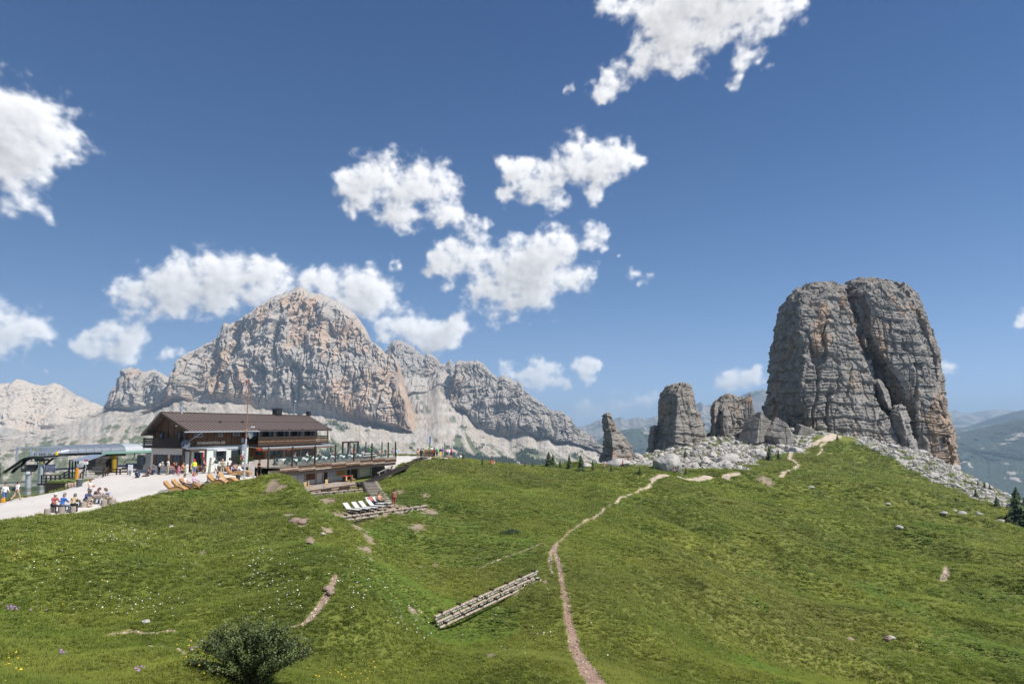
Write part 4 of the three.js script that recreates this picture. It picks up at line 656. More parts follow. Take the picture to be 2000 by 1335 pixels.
  // front, left part: entrance and windows
  const F2 = (name, px0, py0, px1, py1, m, dep, off = 0, parent = T) => { const [a, b] = hut((px0 + px1) / 2, py0, off), [, c] = hut((px0 + px1) / 2, py1, off), [x0] = hut(px0, py0, off), [x1] = hut(px1, py0, off); return part(name, wbox(Math.abs(x1 - x0), Math.abs(b - c), dep, (x0 + x1) / 2, (b + c) / 2, off - dep / 2), m, parent); };
  F2('trim_band', 363, 873, 470, 877.5, M.band, .08, 0.1); F2('corner_post', 360.5, 846, 363.5, 924, M.beam, .22, 0.14);
  const porch = F2('porch', 372, 876.5, 404, 881, M.beam, 1.1, 1.15); F2('porch_post', 372, 880, 374.5, 922, M.beam, .16, 1.1, porch); F2('porch_post', 401, 880, 404, 921, M.beam, .16, 1.1, porch);
  const door = F2('door', 380, 883, 396, 922, M.black, .06, 0.08); F2('pane', 382, 887, 387, 916, M.window, .04, .13, door); F2('pane', 389, 887, 394, 916, M.window, .04, .13, door); F2('door_frame', 396, 883, 398, 922, M.red, .1, .12, door);
  for (const [a, b, c, d] of [[423, 880, 442, 900], [452, 878, 470, 906]]) { const w = F2('window', a, b, c, d, M.beam, .06, 0.06); const mid = (a + c) / 2; F2('pane', a + 1, b + 1.5, mid - .5, d - 1, M.window, .04, .1, w); F2('pane', mid + .5, b + 1.5, c - 1, d - 1, M.window, .04, .1, w); }
  F2('awning', 424, 877.6, 443, 880, M.cloth, .5, .6);
  for (const [a, b, c, d] of [[380, 846, 395, 853.5], [427.5, 846, 434.5, 852.5], [456, 845, 468, 850.5]]) { const w = F2('upper_window', a, b, c, d, M.galv, .12, .14); F2('pane', a + 1.2, b + 1.2, c - 1.2, d - 1.2, M.window, .04, .17, w); }
  F2('junction_box', 472.5, 855, 476, 864, M.galv, .2, .3); F2('downpipe', 470.5, 872, 472.8, 918, M.galv, .14, .3);
  // lettering
  { const [x0, y0] = hut(384.5, 868, .06), [x1] = hut(439, 866, .06); const g = new TextGeometry('RIFUGIO SCOIATTOLI m. 2280', { font, size: 0.3, depth: 0.03, curveSegments: 3 }); g.computeBoundingBox(); g.scale((x1 - x0) / g.boundingBox.max.x, 1, 1); g.translate(x0, y0 + .02, 0.04); part('lettering', g, std([0.72, 0.66, 0.55]), T); }
  // right part: balcony under the eave and veranda below
  const bal = part('balcony', wbox(15.4, .16, 1.5, 18, 2.98, .7), M.dark, T);
  for (let k = 0; k < 4; k++) part('rail_board', wbox(15.4, 0.2, 0.05, 18, 3.2 + k * 0.26, 1.42), k === 1 ? M.plank : M.dark, bal);
  for (let k = 0; k < 6; k++) part('post', wbox(0.14, 2.3, 0.14, 10.5 + k * 3.03, 3.95, 1.3), M.beam, bal);
  for (let k = 0; k < 5; k++) { const x = 12 + k * 3.03, w = part('upper_window', box(1.9, 1.15, .06, x, 4.3, -.16), M.beam, T); part('pane', box(.82, 1.0, .04, x - .45, 4.3, -.12), M.window, w); part('pane', box(.82, 1.0, .04, x + .45, 4.3, -.12), M.window, w); if (k % 2) part('curtain', box(.5, .95, .02, x + .2, 4.3, -.09), std([.3, .34, .4]), w); }
  part('canopy', shapeBar(10.2, 26.4, 2.85, -.2, 2.62, 2.3), M.galv, T); part('canopy_beam', wbox(16.2, .2, .16, 18.3, 2.42, 2.2), M.plank, T);
  for (let k = 0; k < 5; k++) part('veranda_post', wbox(.16, 1.9, .16, 11 + k * 3.6, 1.5, 2.1), M.beam, T);
  for (const [px0, px1] of [[500, 512], [526, 548], [583, 592], [596, 607]]) { const w = F2('veranda_window', px0, 876, px1, 889, M.beam, .06, -.18); F2('pane', px0 + 1, 877, px1 - 1, 888, M.window, .04, -.14, w); }
  for (const [px, py] of [[505, 877], [512, 878], [517, 879], [563, 877], [568, 876]]) { const [x, y] = hut(px, py, 2.0), l = []; for (let i = 0; i < 40; i++) { const g = new THREE.TetrahedronGeometry(rr(.05, .12)); g.rotateX(rr(0, 6)); g.translate(x + rr(-.45, .45), y + rr(-.22, .2), 2 + rr(-.2, .2)); l.push(g); } const b = part('flower_basket', merge(l.slice(0, 26)), M.flower, T); part('leaves', merge(l.slice(26)), M.leaf, b); }
  // deck
  const dx0 = 4.6, dx1 = 32, dz = 9.5, dy = 0.66;
  part('deck', wbox(dx1 - dx0, .14, dz - 0.1, (dx0 + dx1) / 2, dy - .07, (dz - 0.1) / 2 + .03), M.grey, T);
  for (let r = 0; r < 4; r++) for (let k = 0; k < 8; k++) { const w = (dx1 - dx0) / 8; part('plank', wbox(w - 0.02, 0.165, 0.05 + 0.012 * ((r + k) % 3), dx0 + w * (k + .5), dy - 0.08 - r * 0.172, dz + 0.005), [M.plank, M.dark, M.plank, M.grey][(r * 3 + k * 5) % 4], T); }
  part('deck_beam', wbox(dx1 - dx0 - .1, .34, .3, (dx0 + dx1) / 2, -.27, dz - .2), M.blackwood, T); part('deck_side', wbox(.1, .7, dz - 2, dx1 + .03, dy - .37, dz / 2 + .9), M.dark, T);
  const posts = [525, 572, 616, 656, 692, 727, 759].map((px) => hut(px, 905, dz)[0]).concat(31.9);
  posts.forEach((x, i) => { part('deck_post', wbox(.16, 2.35, .16, x, dy + 1.17, dz - .12), i % 3 ? M.dark : M.beam, T); if (i < posts.length - 1) { const w = posts[i + 1] - x - .2, c = (x + posts[i + 1]) / 2; part('glass_panel', box(w, 1.95, .012, c, dy + 1.12, dz - .12), M.glass, T); part('glass_rail', wbox(w, .05, .06, c, dy + .09, dz - .12), M.beam, T); part('glass_rail', wbox(w, .045, .05, c, dy + 1.02, dz - .08), M.beam, T); } });
  for (let k = 0; k < 3; k++) { const z = 1.2 + k * 2.9; part('deck_post', wbox(.14, 2.3, .14, dx1 - .1, dy + 1.15, z), M.beam, T); part('glass_panel', box(.012, 1.9, 2.6, dx1 - .1, dy + 1.1, z + 1.45), M.glass, T); }
  // dark frame of the inner door of the deck
  { const [a] = hut(669, 880, 5), [b] = hut(699, 880, 5); part('door_frame', wbox(b - a, .22, .25, (a + b) / 2, dy + 2.45, 5), M.blackwood, T); for (const x of [a, mix(a, b, .35), b]) part('door_frame', wbox(.2, 2.4, .2, x, dy + 1.2, 5), M.blackwood, T); }
  part('parapet', wbox(15, .75, .3, 12.4, dy + .38, 5.4), std([.33, .30, .27]), T);
  // storey below the deck
  const ly = LOWER - HUT.o.y; part('lower_wall', wbox(26.4, 2.2, .3, 18.7, ly + 1.1, 7.25), M.plaster, T); part('lower_wall', wbox(.3, 2.2, 8, 31.8, ly + 1.1, 3.4), M.plaster, T);
  const low = (name, a, b, m, y0 = .1, y1 = 1.9, p = T) => { const [x0] = hut(a, 930, 7.4), [x1] = hut(b, 930, 7.4); return part(name, wbox(x1 - x0, y1 - y0, .07, (x0 + x1) / 2, ly + (y0 + y1) / 2, 7.44), m, p); };
  low('lower_window', 597, 614, M.warm, .6); low('lower_door', 631, 638, M.dark); low('shutter', 639, 646, M.galv, .7); low('shutter', 648, 656, M.galv, .7); low('lower_window', 657, 672, M.ochre, .7); low('lower_door', 676, 683, M.window); low('lower_door', 685, 697, M.dark); low('lower_door', 726, 750, M.black, 0, 2.0); low('lower_window', 580, 592, M.galv, .8);
  for (const px of [594, 616, 629, 674, 699, 722]) low('pilaster', px, px + 1.6, M.concrete, 0, 2.2).position.z = .06;
  part('lower_terrace', wbox(13.0, .7, 5.5, 12.4, ly - .36, 10.2), M.grey, T); for (let k = 0; k < 4; k++) part('edge_board', wbox(13.1, .17, .05, 12.4, ly - .1 - k * .18, 12.99), k % 2 ? M.plank : M.grey, T); part('edge_beam', wbox(13.2, .12, .22, 12.4, ly + .03, 12.95), M.plank, T);
}
function shapeBar(x0, x1, y0, z0, y1, z1) { const g = shapeGeo([[z0, y0], [z1, y1], [z1, y1 - .08], [z0, y0 - .08]], x1 - x0); g.rotateY(-Math.PI / 2); g.rotateY(Math.PI); g.scale(1, 1, -1); const p = g.attributes.position.array; for (let i = 0; i < p.length; i += 9) for (let k = 0; k < 3; k++) { const t = p[i + 3 + k]; p[i + 3 + k] = p[i + 6 + k]; p[i + 6 + k] = t; } g.computeVertexNormals(); g.computeBoundingBox(); const b = g.boundingBox; g.translate(x0 - b.min.x, 0, z0 - b.min.z); return g; }
// satellite dishes on the hut, furniture on the deck
const hutPoint = (X, y, Z) => { const [x, z] = hutWorld(X, Z); return V(x, HUT.o.y + y, z); };
function dish(label, at, r, turn, m) { const t = thing('satellite_dish', label, 'satellite dish', at, turn); const pts = []; for (let i = 0; i <= 6; i++) pts.push(new THREE.Vector2(r * i / 6, 0.28 * r * (i / 6) ** 2)); const g = new THREE.LatheGeometry(pts, 20); g.rotateX(Math.PI / 2 - .35); part('reflector', g, m, t); part('feed_arm', rod([0, -r * .9, .1], [0, -.05, r * .75], .018), M.galv, t); part('feed', rod([0, -.08, r * .7], [0, .03, r * .85], .04), M.galv, t); part('bracket', rod([0, 0, 0], [.05, -.1, -.35], .03), M.galv, t); }
{ const [X, y] = hut(349, 868.5, .4); dish('round dark grey satellite dish at the corner of the hut balcony', hutPoint(-.6, y, .35), .52, HUT.turn - .9, std([.1, .12, .15])); }
{ const [X, y] = hut(485, 851, 1.7); dish('white satellite dish on the balcony behind the flagpole', hutPoint(X, y, 1.7), .42, HUT.turn + 1.2, M.white); const [X2, y2] = hut(488, 849, 1.6); dish('dark satellite dish beside the white one on the balcony', hutPoint(X2, y2, 1.45), .5, HUT.turn - .6, std([.06, .09, .12])); }
{
  const chair = thing('terrace_chair', '', 'chair', V(0, 0, 0), 0, 'green chairs at the deck tables');
  part('seat', rbox(.44, .04, .42, .015, 0, .45, 0), M.seat, chair); part('backrest', rbox(.44, .42, .04, .015, 0, .72, -.2), M.seat, chair); for (const [x, z] of [[-.2, -.2], [.2, -.2], [-.2, .2], [.2, .2]]) part('leg', rod([x, 0, z], [x * .95, .45, z * .95], .016, .016, 5), M.galv, chair);
  const table = thing('terrace_table', '', 'table', V(0, 0, 0), 0, 'deck tables under white cloths');
  part('tabletop', box(.8, .03, .8, 0, .73, 0), M.seat, table); const c = new THREE.BoxGeometry(.86, .02, .86, 6, 1, 6); c.translate(0, .757, 0); const tc = part('tablecloth', c, M.cloth, table); const sh2 = []; for (let k = 0; k < 4; k++) { const g = shapeGeo([[-.43, 0], [.43, 0], [.02, -.3], [-.02, -.3]], .006); g.translate(0, .757, .43); g.rotateY(k * Math.PI / 2); sh2.push(g); } part('cloth_corner', merge(sh2), M.cloth, tc); for (const [x, z] of [[-.34, -.34], [.34, -.34], [-.34, .34], [.34, .34]]) part('leg', rod([x, 0, z], [x, .73, z], .02, .02, 5), M.galv, table);
  let ft = true, fc = true;
  for (let r = 0; r < 2; r++) for (let k = 0; k < 8; k++) {
    const X = 8.6 + k * 2.05, Z = 8.3 - r * 1.9, p = hutPoint(X, .66, Z), lab = r ? 'white-clothed table in the inner row on the hut deck' : 'white-clothed table in the outer row behind the deck glass';
    if (ft) { table.userData.label = lab; table.position.copy(p); table.rotation.y = HUT.turn; ft = false; } else copyOf(table, lab, p, HUT.turn, r ? 'inner row of deck tables' : 'outer row of deck tables');
    for (const [dx, dz, a] of [[0, .62, Math.PI], [0, -.62, 0], [.62, 0, -Math.PI / 2], [-.62, 0, Math.PI / 2]]) { const q = hutPoint(X + dx, .66, Z + dz), l2 = r ? 'dark green chair at an inner row table on the deck' : 'dark green chair at an outer row table behind the deck glass', gr = r ? 'chairs of the inner deck row' : 'chairs of the outer deck row'; if (fc) { chair.userData.label = l2; chair.userData.group = gr; chair.position.copy(q); chair.rotation.y = HUT.turn + a; fc = false; } else copyOf(chair, l2, q, HUT.turn + a, gr); }
  }
  table.userData.group = 'outer row of deck tables';
  for (const [px, l] of [[706, 'white bench table near the far end of the deck, left'], [720, 'white bench table near the far end of the deck, right']]) { const [X] = hut(px, 900, 7), t = thing('picnic_table', l, 'table', hutPoint(X, .66, 7), HUT.turn); part('tabletop', rbox(2, .05, .7, .02, 0, .74, 0), M.cloth, t); part('bench', rbox(2, .05, .3, .02, 0, .44, .65), M.cloth, t); part('bench', rbox(2, .05, .3, .02, 0, .44, -.65), M.cloth, t); for (const x of [-.8, .8]) part('trestle', box(.06, .72, 1.3, x, .36, 0), M.grey, t); }
  // light wood chairs on the lower terrace
  const wc = (l, p, a) => { const t = thing('wooden_chair', l, 'chair', p, a); part('seat', rbox(.42, .05, .42, .02, 0, .45, 0), M.paleWood, t); const s = shapeGeo([[-.2, 0], [.2, 0], [.14, .2], [.22, .42], [.1, .5], [-.1, .5], [-.22, .42], [-.14, .2]], .035); s.translate(0, .46, -.22); part('backrest', s, M.paleWood, t); for (const [x, z] of [[-.16, -.16], [.16, -.16], [-.16, .16], [.16, .16]]) part('leg', rod([x * 1.25, 0, z * 1.25], [x, .45, z], .02, .025, 6), M.paleWood, t); };
  for (const [px, a, l] of [[595, 2.4, 'light wood chair on the lower terrace, first from the left'], [606, .4, 'light wood chair on the lower terrace, second from the left'], [636, 2.6, 'light wood chair on the lower terrace, third from the left'], [679, .2, 'light wood chair on the lower terrace, fourth from the left']]) { const [X] = hut(px, 945, 11.6); wc(l, hutPoint(X, LOWER - HUT.o.y, 11.6), HUT.turn + a); }
  { const X = 18.4; wc('light wood chair beside the red table under the deck', hutPoint(X, LOWER - HUT.o.y, 10.6), HUT.turn + 1.2); const t = thing('red_table', 'small red-topped table under the deck near the ramp', 'table', hutPoint(X + .6, LOWER - HUT.o.y, 9.2), HUT.turn); part('tabletop', rbox(1.4, .06, .8, .02, 0, .74, 0), M.red, t); for (const x of [-.55, .55]) part('leg', box(.08, .72, .6, x, .36, 0), M.beam, t); }
}
// ------------------------------------------------------------------ chairlift station, left of the hut
function wp(name, g, m, parent, lab) { g = g.clone(); g.translate(-parent.position.x, -parent.position.y, -parent.position.z); const o = part(name, g, m, parent); if (lab) o.userData.label = lab; return o; }   // geometry given in the world
const at3 = (px, py, d) => P(px, py, d).toArray();
const LIFT = { o: V(-60.6, -3.75, -91), c: Math.cos(27 / 57.3), s: Math.sin(27 / 57.3) };
const LW = (X, y, Z) => [LIFT.o.x + X * LIFT.s + Z * LIFT.c, LIFT.o.y + y, LIFT.o.z - X * LIFT.c + Z * LIFT.s];
{
  const base = V(...LW(6, -2.15, -2)), t = thing('chairlift_station', 'chairlift station with long curved silver roof and green trim left of the hut', 'lift station', base);
  const silver = std([0.30, 0.33, 0.37], { roughness: 0.35, metalness: 0.55 }), pale = std([0.5, 0.53, 0.54], { roughness: 0.3, metalness: 0.25 }), trim = std([0.10, 0.19, 0.16], { roughness: 0.5 }), W = 5, Hr = 1.05;
  const arc = (x0, x1, tap0, tap1, m) => { const g = gridGeo(3, 15, (i, j) => { const a = Math.PI * j / 14, k = i / 2, tp = mix(tap0, tap1, k), x = mix(x0, x1, k); return LW(x, Math.pow(Math.sin(a), 0.7) * Hr * tp + .12, -W / 2 + Math.cos(a) * W / 2 * mix(.7, 1, tp)); }); return wp('roof_panel', g, m, t); };
  const m2 = silver.clone(); m2.side = THREE.DoubleSide; const m3 = pale.clone(); m3.side = THREE.DoubleSide;
  const cuts = [-.1, 1.2, 2.3, 3.4, 4.5, 5.6, 6.7, 8, 10.1, 13, 16.2, 19, 22]; for (let i = 0; i < cuts.length - 1; i++) arc(cuts[i] + .02, cuts[i + 1] - .02, clamp(.12 + cuts[i] * .6), clamp(.12 + cuts[i + 1] * .6), i > 7 && i < 10 ? m3 : m2);
  for (const x of [10.1, 13, 16.2]) { const pts = []; for (let j = 0; j <= 10; j++) { const a = Math.PI * j / 10; pts.push(LW(x, Math.pow(Math.sin(a), .7) * Hr + .14, -W / 2 + Math.cos(a) * W / 2)); } wp('roof_rib', tube(pts, .05, 5, 20), trim, t); }
  wp('trim_beam', bar(LW(-.1, -.05, -.6), LW(22, -.05, 0), .12, .34), std([.05, .085, .075], { roughness: .5 }), t); wp('trim_beam', bar(LW(6.6, .0, .05), LW(22, 0, .05), .1, .3), std([.16, .30, .25]), t); wp('trim_beam', bar(LW(-.1, -.05, -W), LW(22, -.05, -W), .12, .34), trim, t);
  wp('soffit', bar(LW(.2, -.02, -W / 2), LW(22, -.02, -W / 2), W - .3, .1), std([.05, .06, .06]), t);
  wp('drive_bullwheel', rod(LW(9.5, -.55, -W / 2), LW(9.5, -.3, -W / 2), 2, 2, 24), std([.08, .08, .085]), t);
  const pil = wp('pillar', rod(at3(222, 926, 94), at3(222, 897, 94), .3, .3, 12), std([.30, .19, .012], { roughness: .5 }), t); wp('pillar_head', rod(at3(222, 896, 94), at3(222, 890, 94), .32, .6, 12), std([.30, .19, .012], { roughness: .5 }), t);
  wp('engine_housing', (() => { const g = new RoundedBoxGeometry(3.2, 2.2, 3, 2, .15); g.rotateY(-.6); g.translate(...at3(197, 908, 95)); return g; })(), std([.035, .033, .032]), t);
  const plat = gridGeo(2, 2, (i, j) => LW(mix(1.5, 22, i), -2.16, mix(3.2, -7, j))); wp('platform', plat, M.concrete, t);
  wp('platform_edge', bar(LW(1.5, -2.4, 3.1), LW(22, -2.4, 3.1), .3, .5), M.concrete, t);
  // control cabin and glazed screen
  const cab = wp('cabin', (() => { const g = rbox(1.2, 2.1, 1.2, .04); g.rotateY(-.4); g.translate(...at3(281, 904, 88)); return g; })(), std([.07, .075, .08]), t); for (const px of [277, 282]) wp('cabin_pane', (() => { const g = box(.32, .9, .04); g.rotateY(-.4); g.translate(...at3(px, 899, 87.2)); return g; })(), M.window, t);
  const sc = []; for (const px of [135.5, 141, 147, 152]) sc.push(bar(at3(px, 898 - (px - 135) * .1, 84), at3(px - .6, 933, 84), .12)); for (const py of [898, 923, 933]) sc.push(bar(at3(135, py, 84), at3(153, py - .6, 84), .09)); wp('screen_frame', merge(sc), M.black, t);
  for (const px of [138, 144, 149.5]) wp('glass_pane', (() => { const g = box(.33, 1.5, .012); g.translate(...at3(px, 911, 84)); return g; })(), M.glass, t);
  const aw = new THREE.BufferGeometry(); const A = [at3(138, 900, 82.5), at3(172, 899, 82.5), at3(205, 887, 88), at3(176, 887.5, 88)]; aw.setAttribute('position', new THREE.Float32BufferAttribute([...A[0], ...A[1], ...A[2], ...A[0], ...A[2], ...A[3]], 3)); aw.computeVertexNormals(); wp('glazed_awning', aw, std([.16, .22, .32], { roughness: .25, side: THREE.DoubleSide }), t); for (let k = 0; k < 6; k++) wp('awning_bar', bar([0, 1, 2].map((c) => mix(A[0][c], A[1][c], k / 5)), [0, 1, 2].map((c) => mix(A[3][c], A[2][c], k / 5)), .05), M.galv, t);
}
{ // guide track and catwalk in front of the station
  const b = P(80, 925, 91), t = thing('lift_guide_track', 'dark curved roller track and steel catwalk at the tail of the chairlift station', 'lift track', b);
  for (const [dd, off] of [[0, 0], [-2.6, 6]]) { const pts = [[112, 890], [98, 891], [80, 892], [57 + off, 892.5], [46 + off, 896], [34 + off * 2, 904], [22 + off * 2, 912], [10 + off * 2.6, 920]].map(([x, y]) => at3(x, y, 91 + dd)); wp('rail', tube(pts, .13, 6, 50), M.black, t); const cv = new THREE.CatmullRomCurve3(pts.map((p) => V(...p))); for (let k = 0; k < 26; k++) { const p = cv.getPoint(.25 + .74 * k / 25); wp('roller', rod([p.x, p.y - .12, p.z + .05], [p.x, p.y - .12, p.z + .3], .17, .17, 8), std([.02, .035, .03]), t); } }
  wp('rail', tube([[112, 891], [100, 897], [90, 906], [84, 912]].map(([x, y]) => at3(x, y, 90)), .14, 6, 20), M.black, t);
  const rails = []; for (let k = 0; k < 16; k++) rails.push(bar(at3(58 + k * 3.4, 893, 89.6), at3(58 + k * 3.4, 881.5, 89.6), .05)); for (const y of [881.5, 885, 889]) rails.push(bar(at3(57, y, 89.6), at3(110, y - .4, 89.6), .045)); wp('catwalk_railing', merge(rails), M.galv, t); wp('catwalk_floor', bar(at3(57, 893.5, 89.8), at3(111, 892.5, 89.8), 1.2, .1), M.galv, t);
  wp('overhead_beam', bar(at3(31, 874, 91), at3(118, 872.5, 91), .22, .18), M.galv, t); wp('beam_post', bar(at3(31.5, 900, 91), at3(33, 874, 91), .2), M.galv, t); wp('beam_post', bar(at3(63, 889, 91), at3(60, 875, 91), .18), M.galv, t); wp('beam_post', bar(at3(72, 897, 91), at3(73, 883, 91), .18), M.galv, t); wp('beam_post', bar(at3(91, 896, 91), at3(91, 880, 91), .18), M.galv, t);
  wp('warning_lamp', (() => { const g = rbox(.3, .5, .3, .08); g.translate(...at3(110, 886, 89.6)); return g; })(), M.yellow, t); wp('haul_rope', rod(at3(10, 920, 91), at3(-30, 950, 91), .03, .03, 5), M.black, t);
}
for (const [px, top, py, d, l] of [[53.5, 919, 985, 88, 'grey ribbed steel lift pylon, left of two'], [78.5, 898, 985, 89, 'grey ribbed steel lift pylon, right of two, bearing a small warning sign']]) {
  const b = P(px, py, d), t = thing('lift_pylon', l, 'pylon', b), tp = P(px + (px < 60 ? 1.5 : 2.5), top, d); wp('column', rod(b.toArray(), tp.toArray(), .36, .32, 14), M.galv, t); wp('head', (() => { const g = rbox(1.3, .25, .9, .04); g.translate(tp.x, tp.y, tp.z); return g; })(), M.black, t);
  for (let k = 1; k < 16; k++) { const q = b.clone().lerp(tp, k / 16); wp('ladder_rung', rod([q.x - .2, q.y, q.z + .4], [q.x + .2, q.y, q.z + .4], .022, .022, 5), M.steel, t); }
  if (px > 60) wp('warning_sign', (() => { const g = box(.3, .3, .02); g.translate(...at3(80.5, 903.5, d - .5)); return g; })(), M.yellow, t); else wp('number_plate', (() => { const g = box(.5, .35, .02); g.translate(...at3(54.5, 923, d - .5)); return g; })(), M.white, t);
}
function liftChair(label, px, py, d, turn, seatM, hang) {
  const b = P(px, py, d), t = thing('chairlift_chair', label, 'lift chair', b, turn);
  part('seat', rbox(2.1, .16, .5, .06, 0, .35, .1), seatM, t); part('backrest', rbox(2.1, .5, .1, .04, 0, .68, -.18), seatM, t); part('side_frame', tube([[-1.1, .3, .3], [-1.12, .8, .05], [-1.0, 1.25, -.1], [-.6, 1.4, -.1]], .045, 6), M.black, t); part('side_frame', tube([[1.1, .3, .3], [1.12, .8, .05], [1.0, 1.25, -.1], [.6, 1.4, -.1]], .045, 6), M.black, t); part('top_bar', rod([-.65, 1.4, -.1], [.65, 1.4, -.1], .045), M.black, t);
  part('hanger', tube([[0, 1.4, -.1], [0, 1.55, -.12], [.25, 1.75, -.1], [.28, hang, -.1]], .055, 6), M.black, t); part('footrest', rod([-.9, .02, .45], [.9, .02, .45], .03), M.black, t);
  return t;
}
liftChair('empty chairlift seat with dark blue cushion beside the white sign', 255.5, 919, 90, -.2, M.navy, 2.3); liftChair('grey chairlift seat under the station roof behind the steps', 190, 926, 90, -.2, std([.12, .12, .11]), 2.5); liftChair('empty chairlift seat hanging below the roller track', 57, 921, 90.5, -.2, std([.07, .08, .075]), 2.0);
{ const b = P(96.5, 922, 88.5), t = thing('photo_banner', 'wide photo banner showing a grey mountain view near the pylon', 'banner', b, -.3); const c = document.createElement('canvas'); c.width = 128; c.height = 64; const x = c.getContext('2d'); x.fillStyle = '#8d93a8'; x.fillRect(0, 0, 128, 64); x.fillStyle = '#5b5f6e'; for (let i = 0; i < 40; i++) { x.fillStyle = pick(['#3d3f55', '#6b6f86', '#a9aec0', '#54506a']); x.fillRect(rr(0, 128), rr(20, 64), rr(3, 14), rr(4, 20)); } const tx = new THREE.CanvasTexture(c); tx.colorSpace = THREE.SRGBColorSpace; part('panel', new THREE.BoxGeometry(1.75, .85, .05).translate(0, .5, 0), new THREE.MeshStandardMaterial({ map: tx, roughness: .7 }), t); part('frame', merge([box(1.85, .05, .07, 0, .05, 0), box(1.85, .05, .07, 0, .95, 0)]), M.black, t); }
{ const b = P(108, 945, 82), t = thing('platform_fence', 'black fence of rails and posts along the lift platform', 'fence', b); for (let k = 0; k < 7; k++) { const px = 80.5 + k * 8.9, up = k > 4 ? (k - 4) * 5 : 0; wp('post', bar(at3(px, 945 - up, 82), at3(px, 927 - up * 1.1, 82), .13), M.black, t); } for (const y of [928, 934, 940]) { wp('rail', bar(at3(80, y, 82), at3(118, y, 82), .12), M.black, t); wp('rail', bar(at3(118, y, 82), at3(135, y - 10, 82), .12), M.black, t); } wp('floor', bar(at3(80, 945, 83), at3(118, 945, 83), 1.6, .15), M.blackwood, t); }
{ const b = P(108, 962, 73), t = thing('sod_roof_store', 'low dark store dug into the bank with a grass roof', 'store', b); const g = rbox(2.2, 1.5, 3, .05, 0, .3, -1.4); part('wall', g, M.blackwood, t); const r = new THREE.BoxGeometry(3.0, .25, 3.4, 12, 1, 12); const p = r.attributes.position; for (let i = 0; i < p.count; i++) p.setY(i, p.getY(i) + rr(-.05, .07)); r.translate(.5, 1.05, -1.6); r.computeVertexNormals(); part('grass_roof', r, std([.10, .13, .03]), t); for (let k = 0; k < 5; k++) { const q = new THREE.DodecahedronGeometry(rr(.2, .35)); q.translate(1.2 + k * .3, .7 + k * .06, .05); part('stone', q, std([.36, .27, .21]), t); } }
{ const b = P(178, 943, 78.5), t = thing('wooden_steps', 'wide pale steps with wooden handrails up to the lift platform', 'steps', b, .25); for (let k = 0; k < 4; k++) { part('tread', wbox(2.0, .14, .42, 0, .09 + k * .17, -k * .42), M.concrete, t); part('riser', wbox(2.0, .05, .05, 0, .03 + k * .17, .2 - k * .42), M.plank, t); } for (const x of [-1.15, 1.15]) { part('handrail', bar([x, .95, .2], [x, 1.7, -1.7], .09, .14), M.dark, t); for (const k of [0, .5, 1]) part('post', box(.12, 1.1 , .12, x, .5 + k * .6, mix(.1, -1.6, k)), M.dark, t); } }
{ const b = P(225, 930, 80), t = thing('wooden_railing', 'brown wooden railing with bench posts beside the lift steps', 'railing', b); for (const [p, q, y0, y1] of [[201, 249, 917.5, 915], [201, 249, 922.5, 921]]) wp('rail', bar(at3(p, y0, 80), at3(q, y1, 80), .1, .14), M.dark, t); for (const px of [201, 227, 234, 249]) wp('post', bar(at3(px, 931, 80), at3(px, 916, 80), .13), M.dark, t); }
{ const b = G(253, 929, 60), t = thing('notice_board', 'white notice board with a round symbol near the lift exit', 'sign', b, -.2); part('panel', rbox(.62, 1.0, .04, .015, 0, .75, 0), M.white, t); part('symbol', new THREE.TorusGeometry(.15, .035, 6, 20).translate(0, .45, .03), M.black, t); part('post', box(.08, .5, .06, 0, .1, -.01), M.beam, t); }
{ const b = P(148.5, 940, 75.5), t = thing('ticket_post', 'orange ticket post with sign plates at the foot of the lift steps', 'post', b); part('column', rbox(.28, 1.5, .2, .04, 0, .7, 0), M.orange, t); part('plate', rbox(.5, .4, .05, .02, .25, 1.7, .05), M.galv, t); part('red_cap', rbox(.4, .12, .1, .02, .9, 2.3, 0), M.red, t); part('sign_plate', rbox(.45, .35, .04, .01, .9, 2.0, 0), M.white, t); part('sign_post', rod([.9, -.3, 0], [.9, 2.2, 0], .04), M.galv, t); const bn = G(154, 950, 60), t2 = thing('waste_bin', 'grey waste bin beside the orange post', 'bin', bn); part('body', new THREE.CylinderGeometry(.3, .26, .75, 14).translate(0, .37, 0), std([.07, .085, .09]), t2); part('rim', new THREE.TorusGeometry(.3, .025, 6, 14).rotateX(Math.PI / 2).translate(0, .75, 0), M.galv, t2); }
{ const b = P(161, 903.5, 81.5), t = thing('lift_sign', 'small white sign hanging under the glazed awning', 'sign', b); part('panel', rbox(.9, .27, .03, .01), M.white, t); part('hanger', rod([-.3, .13, 0], [-.3, .4, 0], .012, .012, 5), M.galv, t); part('hanger', rod([.3, .13, 0], [.3, .4, 0], .012, .012, 5), M.galv, t); for (let k = 0; k < 6; k++) part('letter_bar', box(.07, .05, .01, -.3 + k * .12, 0, .02), M.red, t); }
{ const t = tagMesh('safety_net', gridGeo(24, 8, (i, j) => { const p = P(mix(12, 92, i / 23), 946 + 8 * j / 7, mix(80, 86, j / 7)); return [p.x, p.y - .35 * Math.sin(i / 23 * Math.PI) + .06 * n3(i, j, 1), p.z]; }), new THREE.MeshStandardMaterial({ color: new THREE.Color(.4, .38, .33), transparent: true, opacity: .42, side: THREE.DoubleSide, roughness: 1 }), 'pale safety net stretched under the lift track', 'net'); }
